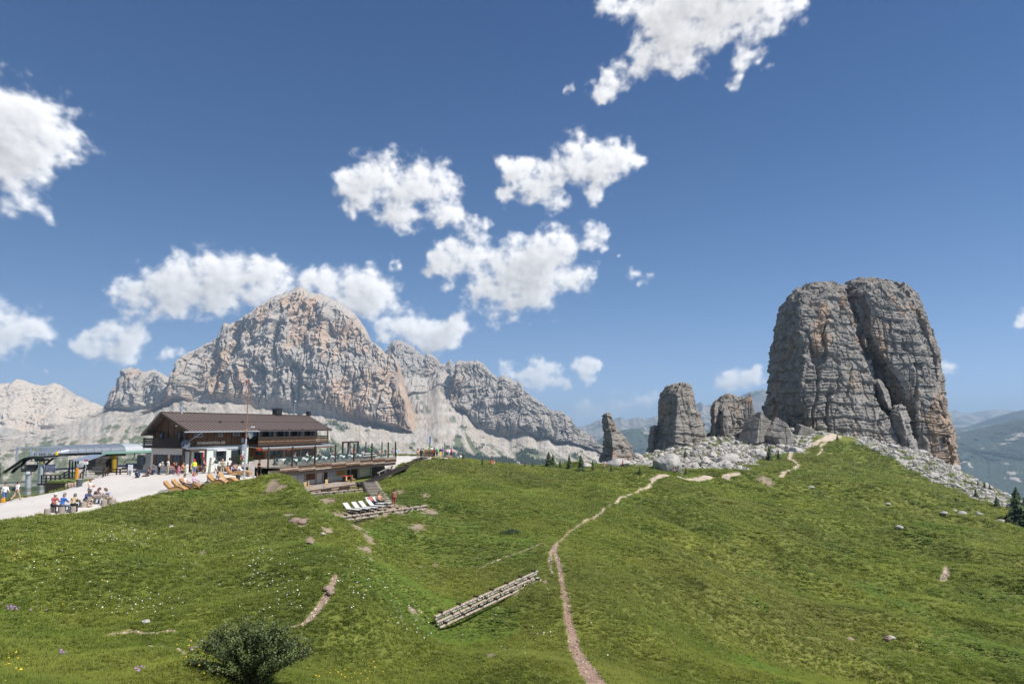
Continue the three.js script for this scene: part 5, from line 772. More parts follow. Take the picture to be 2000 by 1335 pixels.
// ------------------------------------------------------------------ flagpole, loungers, stumps, log walls, steps
{
  const b = G(476.5, 934, 60), t = thing('flagpole', 'tall rusty flagpole with small green white red flag before the hut', 'flagpole', b);
  const h = (934 - 743) / F * -b.z; part('pole', rod([0, -.3, 0], [0, h, 0], .085, .045, 9), std([.24, .13, .09], { roughness: .7 }), t); part('sleeve', rod([0, -.2, 0], [0, 4.3, 0], .11, .10, 9), M.galv, t);
  const fl = part('flag', gridGeo(7, 10, (i, j) => [-.06 - i * .035 + .03 * Math.sin(j), h - .1 - j * .16, .05 * Math.sin(i * 1.4 + j * .5)], (x, y, z, a, bb, c, i, j) => i < 2 && j < 7 ? [.02, .28, .05] : i < 4 ? [.7, .7, .68] : [.55, .03, .03]), VC({ side: THREE.DoubleSide }), t);
  part('lamp_arm', rod([0, 5.3, 0], [.55, 5.55, 0], .03), M.galv, t); part('lamp_head', rbox(.4, .1, .2, .04, .7, 5.6, 0), M.white, t); part('control_box', rbox(.3, .75, .22, .03, -.18, 3.35, 0), M.galv, t); part('control_box', rbox(.22, .5, .2, .03, -.1, 2.5, 0), M.galv, t); part('bell', new THREE.SphereGeometry(.12, 10, 8).translate(0, 5.2, .12), M.ochre, t);
}
{ const b = G(405, 942, 55), t = thing('wooden_post', 'leaning weathered wooden post at the edge of the gravel terrace', 'post', b); part('shaft', rod([0, -.3, 0], [.2, 2.4, 0], .13, .10, 9), M.grey, t); part('base_turf', new THREE.DodecahedronGeometry(.25, 0).scale(1.3, .5, 1), M.leaf, t); }
{ const b = G(490, 930, 60), t = thing('standing_stone', 'upright pale stone slab beside the flagpole', 'stone', b, .3); const g = new THREE.BoxGeometry(.62, 1.75, .35, 5, 10, 3), p = g.attributes.position; for (let i = 0; i < p.count; i++) { const x = p.getX(i), y = p.getY(i), z = p.getZ(i), n = n3(x * 3, y * 3, z * 3 + 5); p.setXYZ(i, x * (1 - .12 * (y / .9)) + n * .05, y, z + n * .06); } g.computeVertexNormals(); g.translate(0, .8, 0); part('slab', g, std([.42, .385, .36]), t); const m = new THREE.DodecahedronGeometry(.28, 1); m.scale(1.5, .3, 1); m.translate(-.5, .06, .25); part('orange_lichen_stone', m, M.ochre, t); }
{ const [X] = hut(531, 912, 9.9), b = G(531, 920, 60), t = thing('flower_trough', 'long weathered plank trough of yellow flowers at the deck corner', 'planter', b, HUT.turn - .25); for (let k = 0; k < 3; k++) part('plank', wbox(2.6, .19, .05, 0, .12 + k * .2, .3), M.grey, t); part('plank', wbox(2.6, .58, .05, 0, .3, -.3), M.grey, t); for (const x of [-1.28, 1.28]) part('end_board', wbox(.05, .6, .6, x, .3, 0), M.grey, t); part('soil', box(2.45, .1, .5, 0, .5, 0), M.soil, t); const l = [], f = []; for (let i = 0; i < 160; i++) { const g = new THREE.TetrahedronGeometry(rr(.05, .11)); g.scale(1, 1.6, 1); g.rotateY(rr(0, 6)); g.translate(rr(-1.2, 1.2), .6 + rr(0, .32), rr(-.26, .26)); (i % 6 ? l : f).push(g); } part('leaves', merge(l), M.leaf, t); part('flowers', merge(f), std([.6, .5, .15]), t); }
{ const [X] = hut(510, 905, 7), p = G(499, 921, 60), t = thing('driftwood_sculpture', 'twisted rusty metal sculpture on a post behind the standing stone', 'sculpture', p); part('stem', tube([[0, -.2, 0], [.1, 1, 0], [.35, 2, 0], [.3, 2.8, .1]], .07, 6), std([.20, .085, .03]), t); for (let k = 0; k < 6; k++) { const a = k * 1.1; part('frond', tube([[.25, 1.9 + k * .14, 0], [.25 + .35 * Math.cos(a), 2.2 + k * .15, .3 * Math.sin(a)], [.3 + .5 * Math.cos(a), 2.15 + k * .16, .45 * Math.sin(a)]], .045, 5, 8), std([.24, .10, .03]), t); } }
// wavy wooden loungers
function lounger(label, px, py, turn, o = {}) {
  const b = o.at ?? G(px, py, 45), t = thing('wooden_lounger', label, 'lounger', b, turn), prof = (u) => { const x = u * 1.9; return [x, u < .35 ? .28 + .62 * Math.pow(1 - u / .35, 1.3) : .28 + .16 * Math.sin((u - .35) / .65 * Math.PI * 1.15) - .1 * Math.max(0, u - .8) * 4]; };
  const n = 17; for (let k = 0; k < n; k++) { const [x, y] = prof(k / n), [x2, y2] = prof((k + 1) / n), g = bar([x, y, -.42], [x, y, .42], Math.hypot(x2 - x, y2 - y) * .88, .03); g.translate(-x, -y, 0); g.rotateZ(Math.atan2(y2 - y, x2 - x)); g.translate((x + x2) / 2 - .9, (y + y2) / 2, 0); part('slat', g, M.wood, t); }
  for (const z of [-.34, .34]) { const s = []; for (let k = 0; k <= 24; k++) { const [x, y] = prof(k / 24); s.push([x - .9, y - .02]); } for (let k = 24; k >= 0; k--) { const u = k / 24, x = u * 1.9; s.push([x - .9, Math.max(0, prof(u)[1] - .2 - .06 * Math.sin(u * Math.PI)) * (u > .25 && u < .85 ? .25 : .9)]); } const g = shapeGeo(s, .05); g.translate(0, 0, z - .025); part('rocker', g, M.wood, t); }
  return t;
}
lounger('empty curved wooden lounger, leftmost on the gravel terrace', 341, 958, .1); lounger('curved wooden lounger under the woman in white, second from the left', 356, 955, .05); lounger('curved wooden lounger under the person in a red cap', 371, 952, .0);
lounger('curved wooden lounger beside the leaning post with a reclining man', 424, 944, -.05); lounger('flat curved wooden lounger just left of the dark backpack', 444, 941, -.1); lounger('curved wooden lounger left of the flagpole with a lying couple', 457, 927, .05); lounger('curved wooden lounger behind the flagpole', 472, 926, .05);
// stumps and log table
function stump(label, px, py, r, h, o = {}) { const b = G(px, py, 36), g = new THREE.CylinderGeometry(r * .96, r * 1.04, h, 14, 3); const p = g.attributes.position; for (let i = 0; i < p.count; i++) { const a = Math.atan2(p.getZ(i), p.getX(i)), k = 1 + .05 * n3(Math.cos(a) * 2 + px, Math.sin(a) * 2, p.getY(i)); p.setX(i, p.getX(i) * k); p.setZ(i, p.getZ(i) * k); } g.translate(0, h / 2 - .05, 0); g.computeVertexNormals(); const t = thing('tree_stump', label, 'stump seat', b); part('trunk', g, M.grey, t); part('cut_face', new THREE.CylinderGeometry(r * .9, r * .9, .012, 14).translate(0, h - .045, 0), std([.46, .38, .30]), t); return t; }
stump('round tree stump seat, empty, leftmost in front of the three men', 91, 1005, .2, .45); stump('tree stump seat under the man in bright blue', 119, 1003, .22, .45); stump('tree stump seat under the man in beige', 141, 1000, .2, .42); stump('tree stump seat under the man in grey and red', 102, 1000, .18, .42); stump('tree stump seat under the man in the dark blue T-shirt', 163, 990, .24, .42); stump('empty tree stump in front of the log table', 202, 987, .22, .48); stump('low wide stump under the man in grey beside the log table', 217, 984, .3, .42);
{ const b = G(194, 984, 40), t = thing('log_table', 'low rough log table between the seated hikers', 'table', b, .15); part('top', (() => { const g = rbox(1.25, .26, .55, .06, 0, .6, 0); return g; })(), M.grey, t); for (const x of [-.4, .35]) part('leg', bar([x - .08, 0, 0], [x + .1, .5, 0], .16), M.grey, t); const g2 = tagMesh('drinking_glass', new THREE.CylinderGeometry(.035, .028, .14, 10), M.glass, 'small glass standing on the log table', 'glass', undefined, b.clone().add(V(.1, .8, 0))); }
{ const b = G(155, 990, 40), t = thing('backpack', 'black and white backpack leaning beside the stump of the man in dark blue', 'backpack', b.clone().add(V(-.1, 0, .1)), .3); part('bag', rbox(.34, .55, .24, .1, 0, .3, 0), M.black, t); part('front_pocket', rbox(.24, .3, .1, .04, 0, .25, .14), std([.5, .5, .5]), t); }
{ const b = G(464, 938, 55), t = thing('backpack', 'black backpack standing on the terrace edge near the flagpole', 'backpack', b); part('bag', rbox(.45, .6, .3, .13, 0, .3, 0), M.black, t); part('front_pocket', rbox(.3, .28, .12, .05, 0, .2, .17), std([.03, .03, .035]), t); part('handle', new THREE.TorusGeometry(.07, .015, 5, 10).translate(0, .62, 0), M.black, t); }
{ const p = hutPoint(-.2, 0, 2.0), t = thing('wooden_bench', 'plain wooden bench at the hut corner left of the door', 'bench', onGround(p.x, p.z), HUT.turn - .9); part('seat', wbox(1.7, .06, .4, 0, .46, 0), M.plank, t); part('backrest', wbox(1.7, .3, .05, 0, .75, -.2), M.wood, t); for (const x of [-.7, .7]) part('leg', box(.08, .46, .36, x, .22, 0), M.beam, t); }
for (const [X, Z, l] of [[5.6, 3.2, 'low stone planter wall left of the hut windows'], [9, 3.6, 'low stone planter wall right of the hut door']]) { const p = hutPoint(X, 0, Z), q = onGround(p.x, p.z), t = thing('stone_planter', l, 'planter', q, HUT.turn); for (let r = 0; r < 2; r++) for (let k = 0; k < 7; k++) { const g = rbox(.38, .22, .4, .05, -1.2 + k * .4 + r * .15, .12 + r * .22, rr(-.03, .03)); part('stone', g, [M.concrete, std([.30, .27, .24])][(k + r) % 2], t); } const l2 = []; for (let i = 0; i < 50; i++) { const g = new THREE.TetrahedronGeometry(rr(.05, .1)); g.translate(rr(-1.2, 1.4), .5 + rr(0, .3), rr(-.15, .15)); l2.push(g); } part('leaves', merge(l2), M.leaf, t); }
for (const [X, l] of [[6.6, 'small potted tree with round crown beside the hut door'], [8.4, 'slim potted tree between the hut windows']]) { const p = hutPoint(X, 0, 2), q = onGround(p.x, p.z), t = thing('potted_tree', l, 'potted tree', q); part('pot', new THREE.CylinderGeometry(.24, .18, .4, 12).translate(0, .2, 0), std([.30, .14, .08]), t); part('trunk', rod([0, .3, 0], [0, 1.6, 0], .03), M.beam, t); const l2 = []; for (let i = 0; i < 130; i++) { const g = new THREE.TetrahedronGeometry(rr(.04, .09)); const a = rr(0, 6.3), r = .42 * Math.sqrt(rnd()); g.translate(Math.cos(a) * r, 1.75 + rr(-.4, .4), Math.sin(a) * r); l2.push(g); } part('crown', merge(l2), M.leaf, t); }
// log retaining walls with stone fill: rows of logs between two ends
function logWall(label, A, B, rows, r, lean, o = {}) {
  const t = thing('log_wall', label, 'retaining wall', A.clone()), d = B.clone().sub(A), L = Math.hypot(d.x, d.z), ux = d.x / L, uz = d.z / L, nx = -uz, nz = ux, sgn = (nx * A.x + nz * A.z) < 0 ? 1 : -1;   // out of the slope, to the camera
  const gnd = (s) => mix(0, d.y, s / L), seg = 4.2, n = Math.ceil(L / seg), at = (s, k, dz = 0) => [ux * s + nx * sgn * ((rows - 1 - k) * lean + dz), gnd(s) + .05 + k * (r * 2 + .1), uz * s + nz * sgn * ((rows - 1 - k) * lean + dz)];
  for (let k = 0; k < rows; k++) { for (let i = 0; i < n; i++) { const off = (k % 2) * .5, s0 = Math.max(0, (i - off) * seg + .05), s1 = Math.min(L, (i + 1 - off) * seg - .05); if (s1 - s0 > .4) { const lg = part('log', rod(at(s0, k), at(s1, k), r * rr(.92, 1.1), r * rr(.88, 1.05), 9), [logGrey, logPale, logGrey][(i + k) % 3], t); part('cut_end', new THREE.CylinderGeometry(r * .8, r * .8, .01, 9).rotateZ(Math.PI / 2).rotateY(Math.atan2(-uz, ux)).translate(...at(s0 - .004, k)), logEnd, lg); } }
    for (let s = .6 + (k % 2) * .8; s < L; s += 1.7) part('tie_log', rod(at(s, k + .5, .2), at(s, k + .5, -.12), r * .72, r * .7, 8), M.dark, t);
    const st = []; for (let s = .15; s < L; s += .17) { const g = new THREE.DodecahedronGeometry(rr(.05, .1), 0); g.rotateY(rr(0, 3)); g.translate(...at(s, k + .5 - (k === rows - 1 ? 1 : 0), -.13 + rr(-.04, .04))); st.push(g); } part('stone_fill', merge(st), std([.52, .50, .46]), t).userData.kind = 'stuff'; }
  return t;
}
const logGrey = texMat(noiseTex.grey, { color: new THREE.Color(.98, .92, .86) }), logPale = std([.31, .26, .21]), logEnd = std([.45, .36, .27]);
logWall('three-row log retaining wall lying across the grassy hollow', G(848, 1226, 25), G(1050, 1132, 30), 3, .085, .17);
logWall('lower log retaining wall in front of the sun loungers', G(652, 1021, 60.5), G(832, 994, 62), 2, .10, .13);
logWall('upper log retaining wall below the lower terrace of the hut', G(600, 971, 73), G(722, 959, 80), 2, .10, .12);
{ // long flight of steps from the lower terrace to the loungers
  const a = P(722, 941, 92), c = G(748, 989, 60), t = thing('hillside_steps', 'long flight of weathered wooden steps down to the sun loungers', 'steps', c); const n = 15; for (let k = 0; k < n; k++) { const q = c.clone().lerp(a, k / (n - 1)); q.y = Math.max(q.y, H(q.x, q.z) + .04); const g = wbox(2.0, .1, .55); g.rotateY(-.28); g.translate(q.x - c.x, q.y - c.y + .05, q.z - c.z); part('tread', g, M.grey, t); const s = wbox(.12, .3, .5); s.rotateY(-.28); s.translate(q.x - c.x - 1.0, q.y - c.y - .06, q.z - c.z + .28); part('stringer_block', s, M.blackwood, t); } }
{ const b = P(707, 952, 90.5), t = thing('terrace_steps', 'short flight of dark open treads at the end of the lower terrace', 'steps', b, HUT.turn); for (let k = 0; k < 4; k++) part('tread', wbox(1.4, .1, .4, .1 * k, .04 + k * .2, -k * .3 + .3), M.blackwood, t); part('stringer', bar([-.7, -.1, .5], [-.4, .65, -.6], .1, .2), M.blackwood, t); part('stringer', bar([.7, -.1, .5], [1.0, .65, -.6], .1, .2), M.blackwood, t); }
for (const [a, b2, l] of [[622, 647, 'black trough bench below the lower terrace, left of two'], [659, 683, 'black trough bench below the lower terrace, right of two']]) { const A = G((a + b2) / 2, 962 - (a - 622) * .12, 70), t = thing('dark_trough', l, 'trough', A, HUT.turn - .12); part('front_board', wbox(1.75, .42, .06, 0, .2, .2), M.blackwood, t); part('back_board', wbox(1.75, .42, .06, 0, .2, -.2), M.blackwood, t); part('seat_board', wbox(1.8, .06, .5, 0, .44, 0), M.blackwood, t); }
{ // ramp up from the lower terrace to the path on the mound
  const A = P(722, 940, 92), B = P(826, 896, 117), t = thing('boarded_ramp', 'dark boarded ramp with a handrail climbing from the lower terrace to the viewpoint', 'ramp', A.clone()); const n = 26; for (let k = 0; k < n; k++) { const q = A.clone().lerp(B, k / (n - 1)), y = Math.max(q.y, H(q.x, q.z) + .06); const g = wbox(1.5, .1, 1.02); g.rotateY(-.35); g.translate(q.x - A.x, y - A.y, q.z - A.z); part('board', g, M.blackwood, t); } wp('handrail', bar(at3(737, 923.5, 96), at3(768, 909, 108), .1), M.grey, t); for (const [px, py, d] of [[741, 928, 97], [753, 924, 102], [765, 918, 107]]) wp('rail_post', bar(at3(px, py + 6, d), at3(px, py - 6 - (px - 741) * .06, d), .1), M.grey, t); }
// sun loungers
for (const [px, py, a, l] of [[692, 1001, .55, 'white sun lounger, first from the left on the lower terrace'], [709, 999, .5, 'white sun lounger, second from the left on the lower terrace'], [733 - 10, 997, .45, 'white sun lounger, third from the left on the lower terrace'], [748 - 10, 994, .4, 'white sun lounger, fourth from the left on the lower terrace'], [736, 989, .35, 'white sun lounger under a reclining sunbather'], [750, 988, .3, 'white sun lounger under the sitting sunbather']]) {
  const b = G(px - 6, py, 58), t = thing('sun_lounger', l, 'sun lounger', b, -a); part('bed', rbox(1.35, .06, .62, .02, .35, .34, 0), M.offwhite, t); const g = rbox(.78, .06, .62, .02); g.rotateZ(-.75); g.translate(-.6, .6, 0); part('backrest', g, M.offwhite, t); for (const [x, z] of [[-.2, -.26], [-.2, .26], [.9, -.26], [.9, .26]]) part('leg', rod([x, 0, z], [x, .33, z], .022, .022, 5), M.galv, t); part('frame', box(1.3, .05, .66, .33, .285, 0), M.black, t);
}
// viewpoint table, banner and pole on the mound
{ const b = G(839, 893, 95), t = thing('viewpoint_table', 'long wooden panorama table at the viewpoint on the mound', 'table', b, -.05); part('top', (() => { const g = wbox(2.0, .1, .8); g.rotateX(.35); g.translate(0, 1.15, 0); return g; })(), M.plank, t); for (let k = 0; k < 3; k++) part('board', wbox(1.95, .26, .05, 0, .25 + k * .28, .2), M.plank, t); for (const x of [-.9, 0, .9]) part('post', box(.1, 1.15, .1, x, .57, .25), M.beam, t); }
{ const b = G(836, 892, 100).add(V(0, 0, -3)), t = thing('banner_pole', 'slender pole with a blue and green banner behind the viewpoint', 'flagpole', onGround(b.x, b.z)); part('pole', rod([0, 0, 0], [.1, 4.6, 0], .035, .025, 6), M.galv, t); part('blue_cloth', gridGeo(5, 8, (i, j) => [.05 - i * .07, 3.6 - j * .2, .04 * Math.sin(i + j)]), std([.13, .22, .45], { side: THREE.DoubleSide }), t); part('green_cloth', gridGeo(5, 7, (i, j) => [.05 - i * .08, 2.2 - j * .2, .04 * Math.sin(i + j)]), std([.10, .32, .06], { side: THREE.DoubleSide }), t); }
// ------------------------------------------------------------------ people: one continuous body each, posed on a skeleton
const POSES = {};
function pose(name, o) {
  const lean = o.lean ?? 0, T = (v) => v, J = {}, dir = (a, x = 0) => V(x, -Math.cos(a), Math.sin(a)).normalize();
  const up = V(0, Math.cos(lean), Math.sin(lean)), hip = V(0, 0, 0);
  J.hip = hip; J.chest = hip.clone().addScaledVector(up, .36); const sl = (o.curl ?? 0) + lean, up2 = V(0, Math.cos(sl), Math.sin(sl)); J.neck = J.chest.clone().addScaledVector(up2, .17); const hl = (o.head ?? 0) + sl * .6, up3 = V(0, Math.cos(hl), Math.sin(hl)); J.head = J.neck.clone().addScaledVector(up3, .14); J.crown = J.head.clone().addScaledVector(up3, .10);
  const bones = [[hip.clone().add(V(-.07, 0, 0)), hip.clone().add(V(.07, 0, 0)), .115, .115, 'pants'], [hip.clone().addScaledVector(up, .1), J.chest, .118, .135, 'shirt'], [J.chest.clone().add(V(-.1, .06, 0)), J.chest.clone().add(V(.1, .06, 0)), .098, .098, 'shirt'], [J.chest.clone().addScaledVector(up2, .1), J.head, .06, .055, 'neck'], [J.head, J.crown, .082, .092, 'head'], [J.crown.clone().addScaledVector(up3, .015), J.head.clone().add(V(0, .03, -.04)), .094, .085, 'hair'], [J.head.clone().add(V(0, .01, .085)), J.head.clone().add(V(0, .035, .07)), .018, .014, 'head']];
  ['L', 'R'].forEach((s) => {
    const g = s === 'L' ? -1 : 1, [hf, kf, sp = 0] = o['leg' + s] ?? [0, 0], h0 = hip.clone().add(V(.09 * g, -.02, 0)), kn = h0.clone().addScaledVector(dir(hf, g * (.03 + sp)), .44), an = kn.clone().addScaledVector(dir(hf - kf, g * .01), .42), fd = o.toe ?? (hf - kf), toe = an.clone().add(V(0, -Math.sin(-fd) * -.0 - .03, .19).applyAxisAngle(V(1, 0, 0), -clamp(fd, -1.2, .9) * (o.flat === false ? 1 : 0)));
    bones.push([h0, kn, .088, .062, 'thigh'], [kn, an, .06, .043, 'shin'], [an.clone().add(V(0, -.015, -.03)), toe, .046, .04, 'shoe']);
    const [sf, ef, ab = .12] = o['arm' + s] ?? [.1, .25], s0 = J.chest.clone().addScaledVector(up2, .09).add(V(.185 * g, 0, 0)), ud = V(g * Math.sin(ab), -Math.cos(ab) * Math.cos(sf), Math.cos(ab) * Math.sin(sf)).normalize(), el = s0.clone().addScaledVector(ud, .29), fa = sf + ef, fd2 = V(g * (o.armIn ? -.5 : .04) * (ef > .8 ? 1 : .3), -Math.cos(fa), Math.sin(fa)).normalize(), wr = el.clone().addScaledVector(fd2, .25), hd = wr.clone().addScaledVector(fd2, .07);
    bones.push([s0, el, .056, .045, 'sleeve'], [el, wr, .043, .034, 'forearm'], [wr, hd, .034, .026, 'hand'], [wr.clone().addScaledVector(fd2, .03), wr.clone().addScaledVector(fd2, .06).add(V(-g * .035, 0, .03)), .015, .012, 'hand']);
  });
  // fit into the unit cube of the marching grid
  const lo = V(9, 9, 9), hi = V(-9, -9, -9); for (const b of bones) for (const k of [0, 1]) { lo.min(b[k].clone().subScalar(b[2 + k] + .02)); hi.max(b[k].clone().addScalar(b[2 + k] + .02)); }
  const c = lo.clone().add(hi).multiplyScalar(.5), S = Math.max(hi.x - lo.x, hi.y - lo.y, hi.z - lo.z) * .55, n = 62, mc = new MarchingCubes(n, new THREE.MeshBasicMaterial(), false, false, 60000); mc.isolation = 0;
  const half = n / 2, dist = (p, b) => { const a = b[0], d = b[1], ax = d.x - a.x, ay = d.y - a.y, az = d.z - a.z, px = p.x - a.x, py = p.y - a.y, pz = p.z - a.z, t = clamp((px * ax + py * ay + pz * az) / (ax * ax + ay * ay + az * az || 1e-9)); return Math.hypot(px - ax * t, py - ay * t, pz - az * t) - (b[2] + (b[3] - b[2]) * t); };
  const p = V(0, 0, 0); for (let z = 0; z < n; z++) for (let y = 0; y < n; y++) for (let x = 0; x < n; x++) { p.set((x - half) / half * S + c.x, (y - half) / half * S + c.y, (z - half) / half * S + c.z); let e = 0; for (const b of bones) { const d = dist(p, b); if (d < .4) e += Math.exp(-d * 42); } mc.field[x + y * n + z * n * n] = e > 0 ? Math.log(e) / 42 : -.5; }
  mc.update(); const N = mc.count, pos = new Float32Array(N * 3), nor = new Float32Array(N * 3), reg = []; let low = 1e9;
  for (let i = 0; i < N; i++) { for (let k = 0; k < 3; k++) { pos[i * 3 + k] = mc.positionArray[i * 3 + k] * S + [c.x, c.y, c.z][k]; } nor[i * 3] = mc.normalArray[i * 3]; nor[i * 3 + 1] = mc.normalArray[i * 3 + 1]; nor[i * 3 + 2] = mc.normalArray[i * 3 + 2]; p.set(pos[i * 3], pos[i * 3 + 1], pos[i * 3 + 2]); let bd = 9, r = ''; for (const b of bones) { const d = dist(p, b); if (d < bd) { bd = d; r = b[4]; } } reg.push(r); low = Math.min(low, p.y); }
  for (let i = 0; i < N; i++) pos[i * 3 + 1] -= o.onSeat ? 0 : low;
  const g = new THREE.BufferGeometry(); g.setAttribute('position', new THREE.BufferAttribute(pos, 3)); g.computeVertexNormals();
  POSES[name] = { pos: g.attributes.position, nor: new THREE.BufferAttribute(nor, 3), reg, hipDrop: o.onSeat ? .12 : 0 };
}
pose('stand', { legL: [.04, .05], legR: [-.04, .05], armL: [.05, .3], armR: [.1, .35] });
pose('walk', { lean: .06, legL: [.45, .25], legR: [-.35, .35], armL: [-.4, .4], armR: [.4, .6] });
pose('hands', { lean: .05, legL: [.03, .03], legR: [0, .05, .04], armL: [.5, 1.5], armR: [.45, 1.6], armIn: true });
pose('hips', { legL: [.03, .02, .04], legR: [-.03, .05, .04], armL: [-.25, 1.3, .6], armR: [-.25, 1.3, .6] });
pose('binoc', { legL: [.05, .05, .05], legR: [-.05, .05, .05], armL: [1.0, 1.5, .3], armR: [1.0, 1.5, .3], armIn: true });
pose('point', { legL: [.05, .05], legR: [-.05, .05], armL: [.05, .3], armR: [1.45, .1, .15] });
pose('sit', { lean: .18, curl: .15, legL: [1.45, 1.4, .08], legR: [1.4, 1.5, .08], armL: [.7, .9], armR: [.75, .8], onSeat: true });
pose('sitbent', { lean: .5, curl: .25, head: .1, legL: [1.5, 1.45, .14], legR: [1.4, 1.5, .14], armL: [.85, .7], armR: [.9, .9], armIn: true, onSeat: true });
pose('ground', { lean: -.25, curl: .4, legL: [1.9, 1.9, .06], legR: [2.0, 1.8, .08], armL: [.9, .5], armR: [.8, .7], onSeat: true });
pose('recline', { lean: -.85, curl: .25, head: .5, legL: [1.35, .35, .05], legR: [1.55, .75, .06], armL: [.0, .5, .2], armR: [.1, .6, .2], onSeat: true, flat: false });
pose('legsout', { lean: -.2, curl: .2, legL: [1.45, .35, .05], legR: [1.5, .5, .05], armL: [.5, .7], armR: [.6, .8], onSeat: true, flat: false });
pose('bend', { lean: 1.15, curl: .2, head: -.3, legL: [.25, .35, .06], legR: [-.1, .15, .06], armL: [1.2, .3], armR: [1.3, .3] });
pose('jog', { lean: .08, legL: [.75, 1.15], legR: [-.12, .2], armL: [-.3, 1.5, .15], armR: [.3, 1.5, .15] });
const personMat = VC({ roughness: 0.85 });
function person(label, pz, at, deg, o = {}, group) {
  const { pos, nor, reg } = POSES[pz], C = { skin: [.48, .28, .19], hair: [.05, .03, .02], shirt: [.5, .5, .5], pants: [.1, .1, .12], shoe: [.05, .045, .04], ...o }, N = pos.count, col = new Float32Array(N * 3);
  const map = { pants: C.pants, shirt: C.shirt, neck: C.skin, head: C.skin, hair: C.hat ?? C.hair, thigh: C.bareThigh ? C.skin : C.pants, shin: C.shorts ? C.skin : C.pants, shoe: C.shoe, sleeve: C.bare ? C.skin : C.shirt, forearm: C.long ? C.shirt : C.skin, hand: C.skin };
  for (let i = 0; i < N; i++) col.set(map[reg[i]], i * 3);
  const g = new THREE.BufferGeometry(); g.setAttribute('position', pos); g.setAttribute('normal', nor); g.setAttribute('color', new THREE.BufferAttribute(col, 3));
  const m = tagMesh('person', g, personMat, label, 'person', group, at, deg / 57.3); const s = C.size ?? 1; m.scale.setScalar(s);
  if (o.seat !== undefined) m.position.y += o.seat + .11 * s;
  if (o.brim) part('hat_brim', new THREE.CylinderGeometry(.17, .19, .02, 12).translate(0, 0, 0), std(C.hat), m, headOf(pz));
  return m;
}
const headOf = (pz) => { const { pos, reg } = POSES[pz]; let s = V(0, 0, 0), n = 0; for (let i = 0; i < pos.count; i++) if (reg[i] === 'hair') { s.x += pos.getX(i); s.y += pos.getY(i); s.z += pos.getZ(i); n++; } return [s.x / n, s.y / n + .02, s.z / n]; };
function wornPack(label, who, color) { const p = who.position, a = who.rotation.y, t = thing('backpack', label, 'backpack', V(p.x - Math.sin(a) * .2, p.y + 1.18, p.z - Math.cos(a) * .2), a); part('bag', rbox(.3, .46, .2, .08), std(color), t); part('front_pocket', rbox(.2, .2, .08, .03, 0, -.08, -.12), std(mul3(color, .7)), t); return t; }
const g_ = (px, py, f = 40) => G(px, py, f), WHITE = [.72, .72, .70], NAVY = [.025, .035, .08], BLACK = [.015, .015, .017], TAN = [.36, .29, .2], KHAKI = [.25, .22, .15], GREY = [.27, .28, .3], RED = [.5, .03, .035], PINK = [.62, .16, .3], BLUE = [.03, .14, .5], GREEN = [.04, .32, .07], ORANGE = [.65, .17, .06], YELLOW = [.72, .78, .04];
// left edge of the terrace
person('person in white T-shirt and blue shorts walking at the left picture edge', 'walk', g_(7, 981), 60, { shirt: WHITE, pants: [.05, .1, .25], shorts: 1 });
person('person in white T-shirt and tan shorts with a shoulder bag, standing left', 'walk', g_(31, 977), 160, { shirt: WHITE, pants: TAN, shorts: 1 });
{ const p = g_(26, 976), t = thing('shoulder_bag', 'dark shoulder bag carried by the person in tan shorts', 'bag', p.clone().add(V(-.02, .85, .1))); part('bag', rbox(.3, .28, .12, .05), M.black, t); part('strap', tube([[0, .1, 0], [.15, .5, .06], [.34, .62, .0]], .015, 5), M.black, t); }
{ const p = g_(5, 985), t = thing('tote_bag', 'orange bag carried at the left picture edge', 'bag', p.clone().add(V(.1, .35, .15))); part('bag', rbox(.32, .36, .16, .06), M.orange, t); part('handle', new THREE.TorusGeometry(.12, .015, 5, 12).translate(0, .2, 0), M.orange, t); }
// hikers on the stumps
person('seated man in grey and red shirt with a white cap on the stumps', 'sit', g_(102, 1000, 36), 70, { shirt: [.3, .06, .07], pants: BLACK, hat: WHITE, seat: .4 });
person('seated man in a bright blue shirt seen from behind on the stumps', 'sit', g_(119, 1003, 36), 165, { shirt: BLUE, pants: [.1, .12, .17], hair: [.2, .17, .15], seat: .42 });
person('seated man in a beige shirt and dark cap seen from behind', 'sitbent', g_(141, 1000, 36), 200, { shirt: [.42, .34, .21], pants: BLACK, hat: [.1, .1, .11], long: 1, seat: .4 });
person('seated man in a dark blue T-shirt at the log table', 'sitbent', g_(165, 989, 36), 75, { shirt: [.04, .07, .2], pants: TAN, shorts: 1, hair: [.12, .06, .03], seat: .4 });
person('person in a white sleeveless top holding a tablet behind the log table', 'hands', g_(173, 978, 40), 80, { shirt: WHITE, pants: GREY, bare: 1, hair: [.1, .05, .03] });
person('crouching person with dark red hair behind the log table', 'sitbent', g_(181, 982, 40), 100, { shirt: [.08, .05, .06], pants: [.2, .25, .3], hair: [.14, .04, .03], seat: .35 });
person('seated man in a light grey T-shirt facing the log table', 'sitbent', g_(215, 984, 40), -75, { shirt: [.38, .38, .43], pants: TAN, shorts: 1, hair: [.13, .09, .06], seat: .4 });
{ const q = g_(179, 975, 40), t = thing('tablet', 'small tablet in the hands of the person in white', 'tablet', V(q.x - .05, q.y + 1.2, q.z + .05), 1.3); const g = rbox(.2, .02, .28, .006); g.rotateX(-.4); part('case', g, M.black, t); }
person('lift attendant in a green shirt by the steps', 'point', P(164, 927, 83.5), 150, { shirt: GREEN, pants: [.03, .05, .04] });
